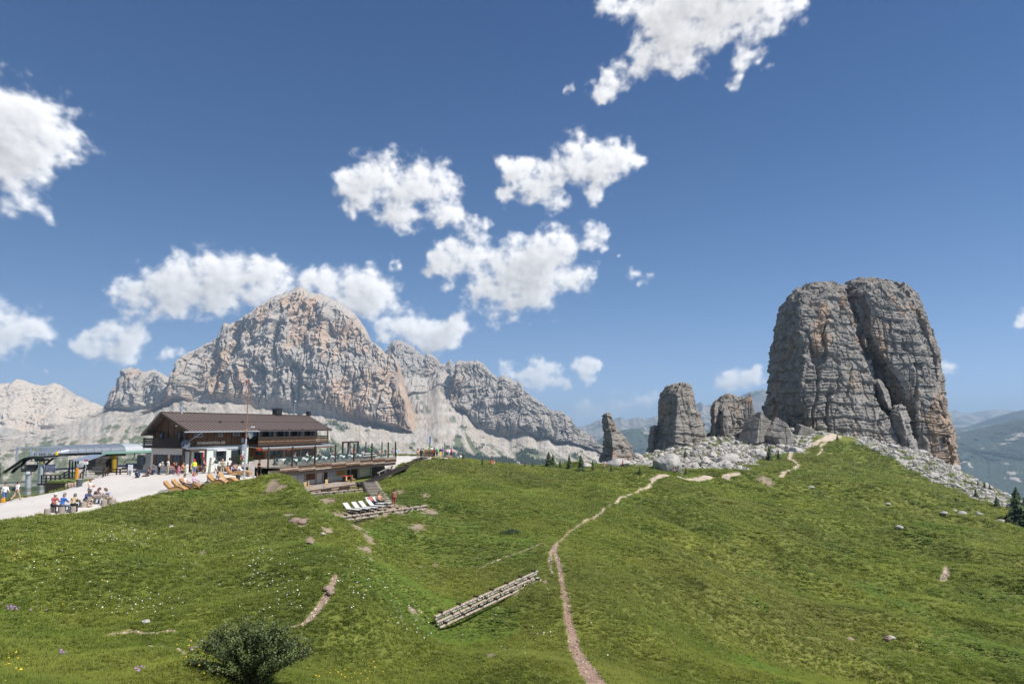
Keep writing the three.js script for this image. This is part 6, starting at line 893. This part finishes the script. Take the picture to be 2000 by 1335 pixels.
// by the hut's gable
person('person in navy sitting on the ground near the notice board', 'ground', g_(267, 933, 50), 200, { shirt: NAVY, pants: NAVY, long: 1, seat: 0 });
person('person in dark clothes lying back in the shade of the gable', 'legsout', g_(288, 930, 50), -80, { shirt: [.1, .05, .04], pants: [.05, .05, .06], seat: 0 });
person('person in dark blue sitting at the gable wall', 'ground', g_(297, 927, 50), -60, { shirt: NAVY, pants: BLACK, seat: 0 });
person('man in a white shirt and cap bending over by the gable', 'bend', g_(309, 926, 50), 60, { shirt: WHITE, pants: BLACK, hat: [.5, .47, .4] });
{ const w = person('hiker in a white shirt and beige trousers with a dark hat by the gable window', 'stand', g_(326, 927, 50), 150, { shirt: WHITE, pants: [.4, .32, .22], hat: [.04, .035, .03], brim: 1 }); wornPack('black backpack on the hiker in beige trousers', w, BLACK); }
person('seated person in a red shirt against the hut corner', 'sit', hutPoint(-.7, .0, -.9).setY(H(hutPoint(-.7, 0, -.9).x, hutPoint(-.7, 0, -.9).z)), -30, { shirt: RED, pants: GREY, seat: .4 });
person('seated person in black beside the one in red at the hut corner', 'sit', g_(343, 925, 50), 20, { shirt: BLACK, pants: [.2, .05, .05], seat: .4 });
person('small child in a pink dress standing near the bench', 'stand', g_(347.5, 929, 50), 160, { shirt: PINK, pants: PINK, shorts: 1, bare: 1, size: .68 });
person('person in an orange top sitting by the hut bench', 'sit', g_(354, 926, 50), 100, { shirt: ORANGE, pants: TAN, bare: 1, seat: .42 });
// before the door
person('man in a fluorescent yellow T-shirt and red cap seen from behind', 'stand', g_(378, 929, 50), 185, { shirt: YELLOW, pants: [.16, .19, .27], shorts: 1, hat: RED });
person('small child in dark clothes close to the man in yellow', 'stand', g_(383.5, 928, 50), 200, { shirt: [.12, .04, .08], pants: BLACK, size: .62 });
person('person in a red shirt sitting by the hut door', 'sit', g_(390, 919, 60), 20, { shirt: RED, pants: GREY, seat: .5 });
person('woman in navy top and shorts with a red bag', 'hips', g_(396, 924, 50), 130, { shirt: NAVY, pants: [.04, .07, .13], shorts: 1, hair: [.35, .14, .06], bare: 1 });
{ const q = g_(400, 923, 50), t = thing('shoulder_bag', 'red bag hanging at the side of the woman in navy', 'bag', q.add(V(0, 1.0, .1))); part('bag', rbox(.3, .34, .16, .06), M.red, t); part('strap', tube([[0, .15, 0], [-.08, .4, 0], [-.18, .5, 0]], .015, 5), M.red, t); }
person('man in a dark T-shirt and white shorts crossing the terrace', 'walk', g_(421, 923, 50), -110, { shirt: [.03, .04, .045], pants: WHITE, shorts: 1 });
person('man in khaki looking through binoculars behind the lounger', 'binoc', g_(433, 929, 50), 20, { shirt: KHAKI, pants: [.38, .31, .22], hair: [.3, .25, .2] });
person('woman in a white tank top and dark shorts seen from behind', 'walk', g_(447, 925, 50), 200, { shirt: WHITE, pants: [.07, .07, .08], shorts: 1, bare: 1, bareThigh: 1 });
{ const q = g_(443.5, 926, 50), t = thing('shoulder_bag', 'crimson bag hanging beside the woman in the tank top', 'bag', q.add(V(0, .55, .15))); part('bag', rbox(.28, .4, .14, .06), std([.3, .02, .06]), t); part('strap', tube([[0, .2, 0], [.05, .5, 0], [.12, .8, 0]], .015, 5), M.black, t); }
person('man in a white shirt standing behind the flagpole', 'stand', g_(471, 920, 60), 100, { shirt: WHITE, pants: [.04, .04, .07] });
person('person in a pink top standing in the hut doorway', 'stand', hutPoint(8.3, .3, .6), HUT.turn * 57.3, { shirt: [.7, .07, .2], pants: [.1, .1, .1], bare: 1 });
// on the wooden loungers
person('woman in a white top and navy trousers on the second lounger', 'legsout', g_(356, 955, 45).add(V(.2, 0, 0)), 75, { shirt: [.7, .62, .66], pants: NAVY, bare: 1, seat: .36 });
person('person in a red cap and lilac shirt on the third lounger', 'legsout', g_(373, 952, 45).add(V(.25, 0, 0)), 80, { shirt: [.5, .36, .5], pants: [.25, .24, .26], hat: RED, shorts: 1, seat: .34 });
person('man in brown reclining with knees up on the lounger beside the post', 'recline', g_(424, 944, 45).add(V(.3, 0, 0)), 75, { shirt: [.17, .14, .11], pants: [.55, .45, .4], shorts: 1, seat: .3 });
person('person in lilac lying on the lounger left of the flagpole', 'recline', g_(459, 926, 50).add(V(0, 0, .1)), 80, { shirt: [.4, .4, .55], pants: [.06, .07, .15], seat: .35 });
person('person in white lying on the lounger behind the flagpole', 'recline', g_(471, 926, 50), 80, { shirt: WHITE, pants: [.5, .5, .5], shorts: 1, seat: .35 });
person('man in black running clothes stepping along the terrace edge', 'jog', g_(506, 933, 55), -20, { shirt: BLACK, pants: BLACK, shorts: 1, bare: 1, skin: [.42, .22, .14] });
{ const q = g_(365, 955, 45), t = thing('small_bag', 'purple bag beside the woman on the second lounger', 'bag', g_(345.5, 956, 45).add(V(.1, .0, .2))); part('bag', rbox(.35, .3, .2, .08, 0, .15, 0), std([.16, .07, .28]), t); part('handle', new THREE.TorusGeometry(.08, .015, 5, 10).translate(0, .32, 0), M.black, t); }
// guests on the deck
[[9.4, 7.6, 'guest in dark blue sitting at the near end of the deck', NAVY], [13.5, 4.6, 'guest in light blue at an inner deck table', [.3, .45, .6]], [16.4, 4.4, 'guest in white at an inner deck table', WHITE], [19.5, 4.2, 'guest in pale pink near the veranda wall', [.6, .4, .38]], [22.4, 4.4, 'guest in turquoise at the end of the veranda', [.15, .5, .6]]].forEach(([X, Z, l, c]) => person(l, 'sit', hutPoint(X, .66, Z), HUT.turn * 57.3 + rr(-60, 60), { shirt: c, pants: BLACK, seat: .42 }));
[[690, 6, 'guest in orange standing at the deck door frame', ORANGE, 'stand'], [685, 6.3, 'guest in grey and white standing at the deck door frame', GREY, 'stand'], [648, 5.6, 'guest in red sitting deep on the deck', RED, 'sit'], [708, 7.3, 'guest in pale grey sitting at the far picnic table', [.5, .5, .52], 'sit'], [724, 7.2, 'guest in light green standing at the far end of the deck', [.1, .6, .05], 'stand'], [740, 7, 'guest in pink sitting at the far end of the deck', [.6, .3, .3], 'sit'], [753, 7, 'guest in dark grey with white hat at the deck end', [.07, .07, .08], 'sit']].forEach(([px, Z, l, c, ps]) => { const [X] = hut(px, 890, Z); person(l, ps, hutPoint(X, .66, Z), HUT.turn * 57.3 + rr(-90, 90), { shirt: c, pants: [.1, .1, .14], seat: ps === 'sit' ? .42 : undefined, hat: /hat/.test(l) ? WHITE : undefined }); });
// on the mound
[[767, 895, 'person in pink walking by the deck end', 'walk', { shirt: [.6, .3, .35], pants: GREY }], [773, 896, 'person in a sky blue T-shirt and dark shorts by the deck end', 'stand', { shirt: [.16, .48, .7], pants: BLACK, shorts: 1 }],
  [816, 897, 'hiker in an orange top at the left end of the viewpoint group', 'stand', { shirt: ORANGE, pants: TAN, shorts: 1 }, [.5, .45, .4]], [822, 896, 'hiker in dark clothes beside the one in orange', 'stand', { shirt: [.04, .04, .05], pants: BLACK }, [.06, .05, .08]], [826.5, 896, 'hiker in a yellow top left of the panorama table', 'stand', { shirt: [.6, .6, .06], pants: GREY }, NAVY], [838, 891, 'person in grey green behind the panorama table', 'stand', { shirt: [.2, .25, .17], pants: GREY }], [842.5, 891, 'person in white behind the panorama table', 'hands', { shirt: WHITE, pants: GREY }], [848, 895, 'hiker in navy with a red backpack leaning on the panorama table', 'stand', { shirt: NAVY, pants: BLACK, shorts: 1 }, RED], [853, 894, 'hiker in a green T-shirt and white cap at the table end', 'stand', { shirt: [.03, .42, .13], pants: BLACK, shorts: 1, hat: WHITE }], [860, 893, 'hiker in black top and yellow trousers', 'stand', { shirt: BLACK, pants: [.7, .5, .03], hat: [.5, .5, .4] }], [864.5, 893, 'hiker in purple with grey trousers beside the yellow trousers', 'stand', { shirt: [.17, .12, .38], pants: [.35, .33, .33] }], [872.5, 893, 'hiker in pale pink with black shorts pointing at the view', 'point', { shirt: [.65, .42, .48], pants: BLACK, shorts: 1 }], [877, 894, 'hiker in white and grey amid the right viewpoint group', 'stand', { shirt: WHITE, pants: GREY, shorts: 1 }], [881, 894, 'hiker in crimson in the right viewpoint group', 'stand', { shirt: [.6, .04, .15], pants: BLACK, shorts: 1 }, [.5, .05, .12]], [886.5, 894, 'hiker in teal in the right viewpoint group', 'stand', { shirt: [.15, .42, .42], pants: [.1, .1, .2], shorts: 1 }], [893, 894, 'hiker in a yellow top and white hat with navy shorts', 'hips', { shirt: [.65, .6, .12], pants: NAVY, shorts: 1, hat: WHITE }]].forEach(([px, py, l, ps, o, pack]) => { const w = person(l, ps, g_(px, py, 92), px > 840 ? rr(140, 220) : rr(120, 240), o); if (pack) wornPack('backpack worn by the ' + l.replace(/ (at|beside|left|leaning|in the right) .*/, '') + ' at the viewpoint', w, pack); });
person('person in white sitting at the right end of the viewpoint group', 'ground', g_(900, 896, 95), 60, { shirt: WHITE, pants: [.5, .48, .45], seat: 0 });
person('hiker with a red top sitting on the meadow crest, left of two', 'ground', g_(960, 907, 100), 30, { shirt: RED, pants: [.4, .1, .1], seat: 0 }); person('hiker with a tan top sitting on the meadow crest, right of two', 'ground', g_(964, 908, 100), -20, { shirt: [.5, .3, .2], pants: TAN, hair: [.4, .25, .1], seat: 0 });
// sunbathers
person('tanned man in dark shorts standing by the foot of the hillside steps', 'stand', g_(769, 990, 60), 190, { shirt: [.30, .15, .09], pants: [.2, .03, .03], shorts: 1, bare: 1, skin: [.30, .15, .09] });
person('sunbather in red and black reclining on a white lounger', 'recline', g_(727, 989, 58), 60, { shirt: [.6, .1, .1], pants: BLACK, seat: .36 }); person('bare-backed sunbather sitting on a white lounger beside the steps', 'legsout', g_(741, 987, 58), 60, { shirt: [.52, .26, .17], pants: BLACK, bare: 1, seat: .36, skin: [.52, .26, .17] });
// far hikers by the rocks
person('tiny far hiker in red below the slender spire', 'walk', g_(1180, 921, 150), 90, { shirt: RED, pants: GREY }); person('tiny far hiker in bright red among the small conifers', 'walk', g_(1217, 924, 150), -90, { shirt: [.6, .02, .02], pants: BLACK }); person('tiny far hiker in pink beside the squat boulder', 'walk', g_(1317, 929, 150), 90, { shirt: PINK, pants: BLACK }); person('tiny far hiker in blue on the gravel path', 'walk', g_(1331, 930, 150), 80, { shirt: BLUE, pants: TAN });
// ------------------------------------------------------------------ trees, bush, grass, flowers
function coniferGeo(k, hgt, wid) {
  const l = [], n = 30; for (let i = 0; i < n; i++) { const t = (i + rr(-.3, .3)) / n, y = hgt * (.07 + .92 * t), R = wid * (Math.pow(1 - t, .9) + .03) * rr(.62, 1.12), m = 8; for (let j = 0; j < m; j++) { if (rnd() < .12) continue; const a = j / m * 6.28 + i * 2.4 + rr(-.45, .45), r = R * rr(.5, 1.2), dr = .32 * r + rr(0, .03), c = Math.cos(a), s = Math.sin(a), w = .022 + r * .36; for (let q = 0; q < 4; q++) { const f0 = q / 4, f1 = (q + 1.1) / 4, y0 = y - dr * f0 * f0, y1 = y - dr * f1 * f1, g = new THREE.BufferGeometry(), ww = w * (1.15 - f0 * .8) * rr(.6, 1.3); g.setAttribute('position', new THREE.Float32BufferAttribute([c * r * f0, y0 + .006, s * r * f0, c * r * f1 - s * ww, y1 - rr(0, .03), s * r * f1 + c * ww, c * r * f1 + s * ww, y1 - rr(0, .03), s * r * f1 - c * ww], 3)); g.computeVertexNormals(); l.push(g); } } }
  return merge(l);
}
const needle = new THREE.MeshStandardMaterial({ color: new THREE.Color(.048, .078, .026), roughness: .9, side: THREE.DoubleSide }), bark = std([.09, .06, .04]);
const conGeo = [coniferGeo(0, 1, .30), coniferGeo(1, 1, .23), coniferGeo(2, 1, .40)];
function conifer(label, px, py, hpx, kind, group, from = 100) { const b = G(px, py, from), h = hpx * 1.22 / F * -b.z, t = thing('conifer_tree', label, 'tree', b, rr(0, 6)); const c = part('crown', conGeo[kind], needle, t); c.scale.setScalar(h); part('trunk', rod([0, -.3, 0], [0, h * .9, 0], h * .022, h * .006, 6), bark, t); return t; }
conifer('large dark bushy conifer at the right picture edge', 1990, 1022, 58, 2); conifer('smaller conifer below the large dark one at the right edge', 2006, 1020, 40, 2);
[[1072, 914, 27, 2, 'broad conifer on the meadow skyline, leftmost of the row'], [1080, 914, 22, 2, 'bushy conifer touching the broad one on the skyline'], [1094, 915, 14, 0, 'small conifer on the skyline right of the broad one'], [1112, 917, 25, 0, 'pointed conifer on the skyline in the middle of the row'], [1135, 919, 25, 2, 'full conifer on the skyline left of the spire'], [1158, 919, 17, 1, 'slim conifer on the skyline close to the spire'], [1194, 923, 14, 0, 'small conifer below the slender spire'], [1250, 926, 13, 0, 'small round conifer right of the slender spire base'], [1287, 905, 14, 1, 'slim conifer on the rubble above the squat boulder, left'], [1309, 900, 15, 2, 'dark conifer on top of the squat boulder'], [1339, 897, 17, 0, 'conifer in the middle of the rubble slope'], [1278, 916, 16, 1, 'conifer left of the squat boulder'], [1340, 928, 14, 1, 'conifer at the lower edge of the rubble'], [1369, 913, 8, 2, 'low shrub-like conifer right in the rubble'], [1503, 899, 24, 0, 'dark conifer below the fallen slabs, left of two'], [1521, 898, 17, 0, 'dark conifer below the fallen slabs, right of two'], [942, 908, 12, 0, 'lone small conifer on the mound skyline'], [905, 897, 10, 2, 'dark bushy conifer at the right end of the viewpoint'], [1911, 948, 8, 0, 'small conifer on the right skyline, left of three'], [1924, 955, 12, 0, 'conifer on the right skyline, middle of three'], [1934, 958, 11, 0, 'conifer on the right skyline, right of three'], [1948, 990, 18, 2, 'conifer growing in the rubble of the right slope'], [1907, 970, 12, 2, 'low conifer on the upper rubble of the right slope'], [1868, 980, 8, 2, 'small round bush at the meadow edge of the right slope'], [1636, 858, 8, 2, 'dark low bush on the path crest under the great tower'], [1025, 913, 7, 2, 'tiny conifer on the skyline left of the row'], [1040, 914, 9, 2, 'small dark conifer on the skyline left of the broad one']].forEach(([px, py, h, k, l]) => conifer(l, px, py, h, k));
{ // willow bush, bottom left
  const b = G(488, 1342, 15), t = thing('willow_bush', 'dense dark green willow bush in the bottom left foreground', 'bush', b.clone()); const br = [], lf = [];
  const S = -b.z / F * 1.12; for (let i = 0; i < 120; i++) { const a = rr(0, 6.283), sp = Math.sqrt(rnd()), tx = Math.cos(a) * sp * 100 * S * 1.05, tz = Math.sin(a) * sp * 60 * S, ty = (104 - 50 * sp * sp) * S * rr(.75, 1.08); const p0 = [Math.cos(a) * .12, -.1, Math.sin(a) * .12], p1 = [tx * .5 + rr(-.1, .1), ty * .62, tz * .5], p2 = [tx, ty, tz]; br.push(tube([p0, p1, p2], .011, 4, 5)); const cv = new THREE.CatmullRomCurve3([V(...p0), V(...p1), V(...p2)]); for (let k = 0; k < 150; k++) { const u = Math.pow(rr(.06, 1.06), .6), q = cv.getPoint(Math.min(1, u)), s = rr(.045, .085); const g = new THREE.BufferGeometry(); g.setAttribute('position', new THREE.Float32BufferAttribute([0, 0, 0, s * .45, s * .5, s * .1, 0, s * 1.2, 0, 0, 0, 0, 0, s * 1.2, 0, -s * .45, s * .5, s * .1], 3)); g.rotateX(rr(-1.6, 1.6)); g.rotateY(rr(0, 6.3)); g.translate(q.x + rr(-.13, .13), q.y + rr(-.12, .14), q.z + rr(-.13, .13)); g.computeVertexNormals(); lf.push(g); } }
  part('branches', merge(br), std([.10, .075, .055]), t); const h = Math.floor(lf.length * .55), bm = (c) => new THREE.MeshPhysicalMaterial({ color: new THREE.Color(...c), roughness: .6, side: THREE.DoubleSide }); part('foliage', merge(lf.slice(0, h)), bm([.06, .088, .024]), t); part('foliage', merge(lf.slice(h)), bm([.10, .135, .036]), t);
}
for (const [px, py, w, l] of [[985, 1043, .5, 'small dark shrub on the meadow beside a larger one'], [1000, 1042, .8, 'dark round shrub on the meadow left of the path bend']]) { const b = G(px, py, 30), t = thing('low_shrub', l, 'shrub', b), lf = []; for (let i = 0; i < 260; i++) { const g = new THREE.TetrahedronGeometry(rr(.05, .1) * w * 1.2), a = rr(0, 6.3), r = w * Math.sqrt(rnd()); g.rotateX(rr(0, 6)); g.translate(Math.cos(a) * r, (.1 + .45 * Math.sqrt(Math.max(0, 1 - (r / w) ** 2))) * w * rr(.4, 1), Math.sin(a) * r * .8); lf.push(g); } part('foliage', merge(lf), needle, t); part('stem', rod([0, -.1, 0], [.05, .3 * w, 0], .04, .02, 5), bark, t); }
// what of the ground can be seen from about here: highest slope so far along every bearing
const HZ = (() => { const NA = 400, NR = 260, best = Array.from({ length: NA }, () => new Float32Array(NR)); for (let i = 0; i < NA; i++) { const a = -.8 + 1.6 * i / (NA - 1); let m = -9; for (let j = 0; j < NR; j++) { const r = 9 * Math.pow(50, j / (NR - 1)), s = H(Math.sin(a) * r, -Math.cos(a) * r) / r; best[i][j] = m; m = Math.max(m, s); } } return (x, y, z) => { const r = Math.hypot(x, z), i = clamp(Math.round((Math.atan2(x, -z) + .8) / 1.6 * (NA - 1)), 0, NA - 1), j = clamp(Math.round(Math.log(r / 9) / Math.log(50) * (NR - 1)), 0, NR - 1); return y / r > best[i][j] - .012; }; })();
{
  // tufts: fans of blades
  const tuft = (n, spread, hgt, w, seed) => { const P_ = [], Nn = []; for (let i = 0; i < n; i++) { const a = rr(0, 6.283), l = rr(.2, 1) * spread, h = hgt * rr(.55, 1.1), ox = rr(-.5, .5) * spread, oz = rr(-.5, .5) * spread, tx = ox + Math.cos(a) * l, tz = oz + Math.sin(a) * l, b = a + 1.57, wx = Math.cos(b) * w, wz = Math.sin(b) * w; P_.push(ox - wx, 0, oz - wz, ox + wx, 0, oz + wz, tx, h, tz); for (let k = 0; k < 3; k++) { const nn = V(Math.cos(a) * -.35, .9, Math.sin(a) * -.35).normalize(); Nn.push(nn.x, nn.y, nn.z); } } const g = new THREE.BufferGeometry(); g.setAttribute('position', new THREE.Float32BufferAttribute(P_, 3)); g.setAttribute('normal', new THREE.Float32BufferAttribute(Nn, 3)); return g; };
  const kinds = [tuft(16, .55, .8, .05, 1), tuft(16, .7, .55, .055, 2), tuft(14, .4, 1.0, .045, 3), tuft(12, .8, .4, .09, 4)];
  const gm = new THREE.MeshPhysicalMaterial({ color: 0xffffff, roughness: .95, transmission: .35, thickness: 0, specularIntensity: .3, side: THREE.DoubleSide });
  const PER = 110000, Q = new THREE.Quaternion(), E = new THREE.Euler(), X = new THREE.Matrix4(), c = new THREE.Color(), lists = kinds.map(() => []);
  for (let i = 0; i < 1400000 && lists[0].length + lists[1].length + lists[2].length + lists[3].length < PER * 4; i++) {
    const a = rr(-.72, .72), r = 11 * Math.pow(38, Math.pow(rnd(), 1.0)), x = Math.sin(a) * r, z = -Math.cos(a) * r, kd = kindAt(x, z); if (kd === 1 || kd === 2) continue; if (kd === 3 && (rnd() > .6 || fbm(x / 5, 6, z / 5, 3) < 0.04)) continue; if (r < 200 && pathAt(x, z) > -.05 - .0008 * r) continue;
    const [hx, hz] = hutLocal(x, z); if (hx > -2 && hx < 33 && hz > -8 && hz < 13.2) continue; if (Math.abs(x + 55) < 14 && z < -80 && z > -112) continue;
    const b = bareAt(x, z); if (b > .35 && rnd() < b) continue;
    const y = H(x, z); if (!HZ(x, y + .3, z)) continue;
    const L = fbm(x / 7, 8, z / 7, 3), vL = fbm(x / 34, 18, z / 34, 3), f = rnd(), s = (.075 + .0030 * r) * rr(.6, 1.4), lush = fbm(x / 11, 31, z / 11, 3) + (z > -75 && z < -38 && x > -13 && x < 2 ? .22 : 0);
    let k = mix3([.115, .165, .014], [.205, .240, .030], clamp(.5 + L * 1.8 + (f - .5) * .5)); k = mix3(k, [.23, .20, .06], clamp(vL * 1.3 + (rnd() - .5) * .5, 0, .3)); if (lush > .24) k = mix3(k, [.13, .22, .018], .6); k = mul3(k, rr(.8, 1.2) * (1 + .42 * fbm(x / 17, 44, z / 17, 3)));
    const m = lush > .24 && r < 140 ? 3 : Math.floor(f * 3); E.set(rr(-.15, .15), rr(0, 6.3), rr(-.15, .15)); Q.setFromEuler(E); X.compose(V(x, y - .02, z), Q, V(s * 1.8, s * rr(.5, .9), s * 1.8)); lists[m].push([X.clone(), k]);
  }
  lists.forEach((l, m) => { const im = new THREE.InstancedMesh(kinds[m], gm, l.length); l.forEach(([q, k], i) => { im.setMatrixAt(i, q); im.setColorAt(i, c.setRGB(...k)); }); im.name = numbered('grass'); im.userData = { kind: 'stuff', label: ['fine meadow grass tufts over the slopes', 'spreading low grass tufts over the slopes', 'taller upright grass tufts over the slopes', 'broad-leaved herbs in lush green patches'][m], category: 'grass' }; scene.add(sh(im)); });
  // flowers
  const fl = (name, label, col, n, area, size) => { const g = new THREE.IcosahedronGeometry(1, 0); g.scale(1, .45, 1); const im = new THREE.InstancedMesh(g, std(col, { roughness: .8 }), n); let q = 0; for (let i = 0; i < n * 40 && q < n; i++) { const ar = pick(area), px = ar[0] + (rnd() + rnd() + rnd() - 1.5) * ar[2], py = ar[1] + (rnd() + rnd() + rnd() - 1.5) * ar[3], p = G(px, py, 17, 90); if (p.z < -80 || kindAt(p.x, p.z)) continue; const s = size * rr(.6, 1.3); X.compose(V(p.x, p.y + rr(.12, .3), p.z), Q.setFromEuler(E.set(rr(-.4, .4), 0, rr(-.4, .4))), V(s, s, s)); im.setMatrixAt(q++, X); } im.count = q; im.name = name; im.userData = { kind: 'stuff', label, category: 'flowers' }; scene.add(sh(im)); };
  fl('white_flowers', 'tiny white flowers sprinkled over the left bank', [.78, .78, .74], 420, [[260, 1185, 90, 30], [520, 1110, 60, 60], [420, 1080, 160, 60], [240, 1050, 60, 20], [700, 1140, 60, 60], [800, 1210, 50, 40], [100, 1100, 120, 90], [560, 1160, 90, 60], [980, 1200, 200, 120]], .034);
  fl('yellow_flowers', 'small yellow flowers in the lush patches', [.68, .48, .03], 120, [[90, 1100, 90, 60], [150, 1150, 80, 40], [40, 1090, 50, 30], [700, 1320, 80, 25], [380, 1290, 40, 30], [15, 1310, 60, 40]], .035);
  fl('purple_flowers', 'small mauve flower heads near the bottom left', [.36, .2, .42], 36, [[118, 1287, 12, 8], [80, 1190, 30, 16], [380, 1270, 16, 8], [270, 1318, 12, 6], [15, 1195, 20, 10], [505, 1325, 12, 6]], .05);
}
{ // pebbles on the footpaths
  const N = 5200, m = new THREE.InstancedMesh(new THREE.DodecahedronGeometry(1, 0), std([1, 1, 1], { roughness: 1 }), N), X = new THREE.Matrix4(), Q = new THREE.Quaternion(), c = new THREE.Color(); let n = 0;
  for (let i = 0; i < 60000 && n < N; i++) { const p = PATHS[Math.floor(Math.pow(rnd(), 1.6) * PATHS.length)], k = Math.floor(rnd() * (p.length - 1)), t = rnd(), w = mix(p[k][2], p[k + 1][2], t) * 1.05, x = mix(p[k][0], p[k + 1][0], t) + rr(-w, w), z = mix(p[k][1], p[k + 1][1], t) + rr(-w, w); const s = .018 * Math.pow(rnd(), -.42); if (s > .10) continue; Q.setFromEuler(new THREE.Euler(rr(0, 6), rr(0, 6), 0)); X.compose(V(x, H(x, z) - .03, z), Q, V(s * 1.3, s, s)); m.setMatrixAt(n, X); m.setColorAt(n++, c.setRGB(...mul3([.36, .28, .22], rr(.6, 1.5)))); }
  m.count = n; m.name = 'path_pebbles'; m.userData = { kind: 'stuff', label: 'loose pebbles along the earth footpaths', category: 'pebbles' }; scene.add(sh(m));
}
{ // far woods
  const g = coniferGeo(0, 1, .24), small = merge([new THREE.ConeGeometry(.22, 1, 5).translate(0, .5, 0)]), im = new THREE.InstancedMesh(small, std([.022, .038, .022]), 18001), X = new THREE.Matrix4(), Q = new THREE.Quaternion(), ray = new THREE.Raycaster(); let n = 0;
  const valley = scene.children.filter((o) => ['mountain', 'flank_mountain'].includes(o.name));
  // the screes' lower skirts carry trees: read them off their own vertices
  for (const m of valley) { const p = m.geometry.attributes.position, c = m.geometry.attributes.color; for (let q0 = 0; q0 < 400000 && n < (m.name === 'mountain' ? 9000 : 18000); q0++) { const i = Math.floor(rnd() * p.count); if (c.getY(i) > .085 || c.getX(i) > .05) continue; for (let q = 0; q < 2 && n < 18000; q++) { const s = rr(9, 17); X.compose(V(p.getX(i) + rr(-9, 9), p.getY(i) - 2, p.getZ(i) + rr(-12, 12)), Q, V(s, s, s)); im.setMatrixAt(n++, X); } } }
  im.count = Math.max(n, 1); im.name = 'far_wood'; im.userData = { kind: 'stuff', label: 'dark far woods at the foot of the mountains', category: 'woods' }; scene.add(sh(im));
}
renderer.render(scene, camera);
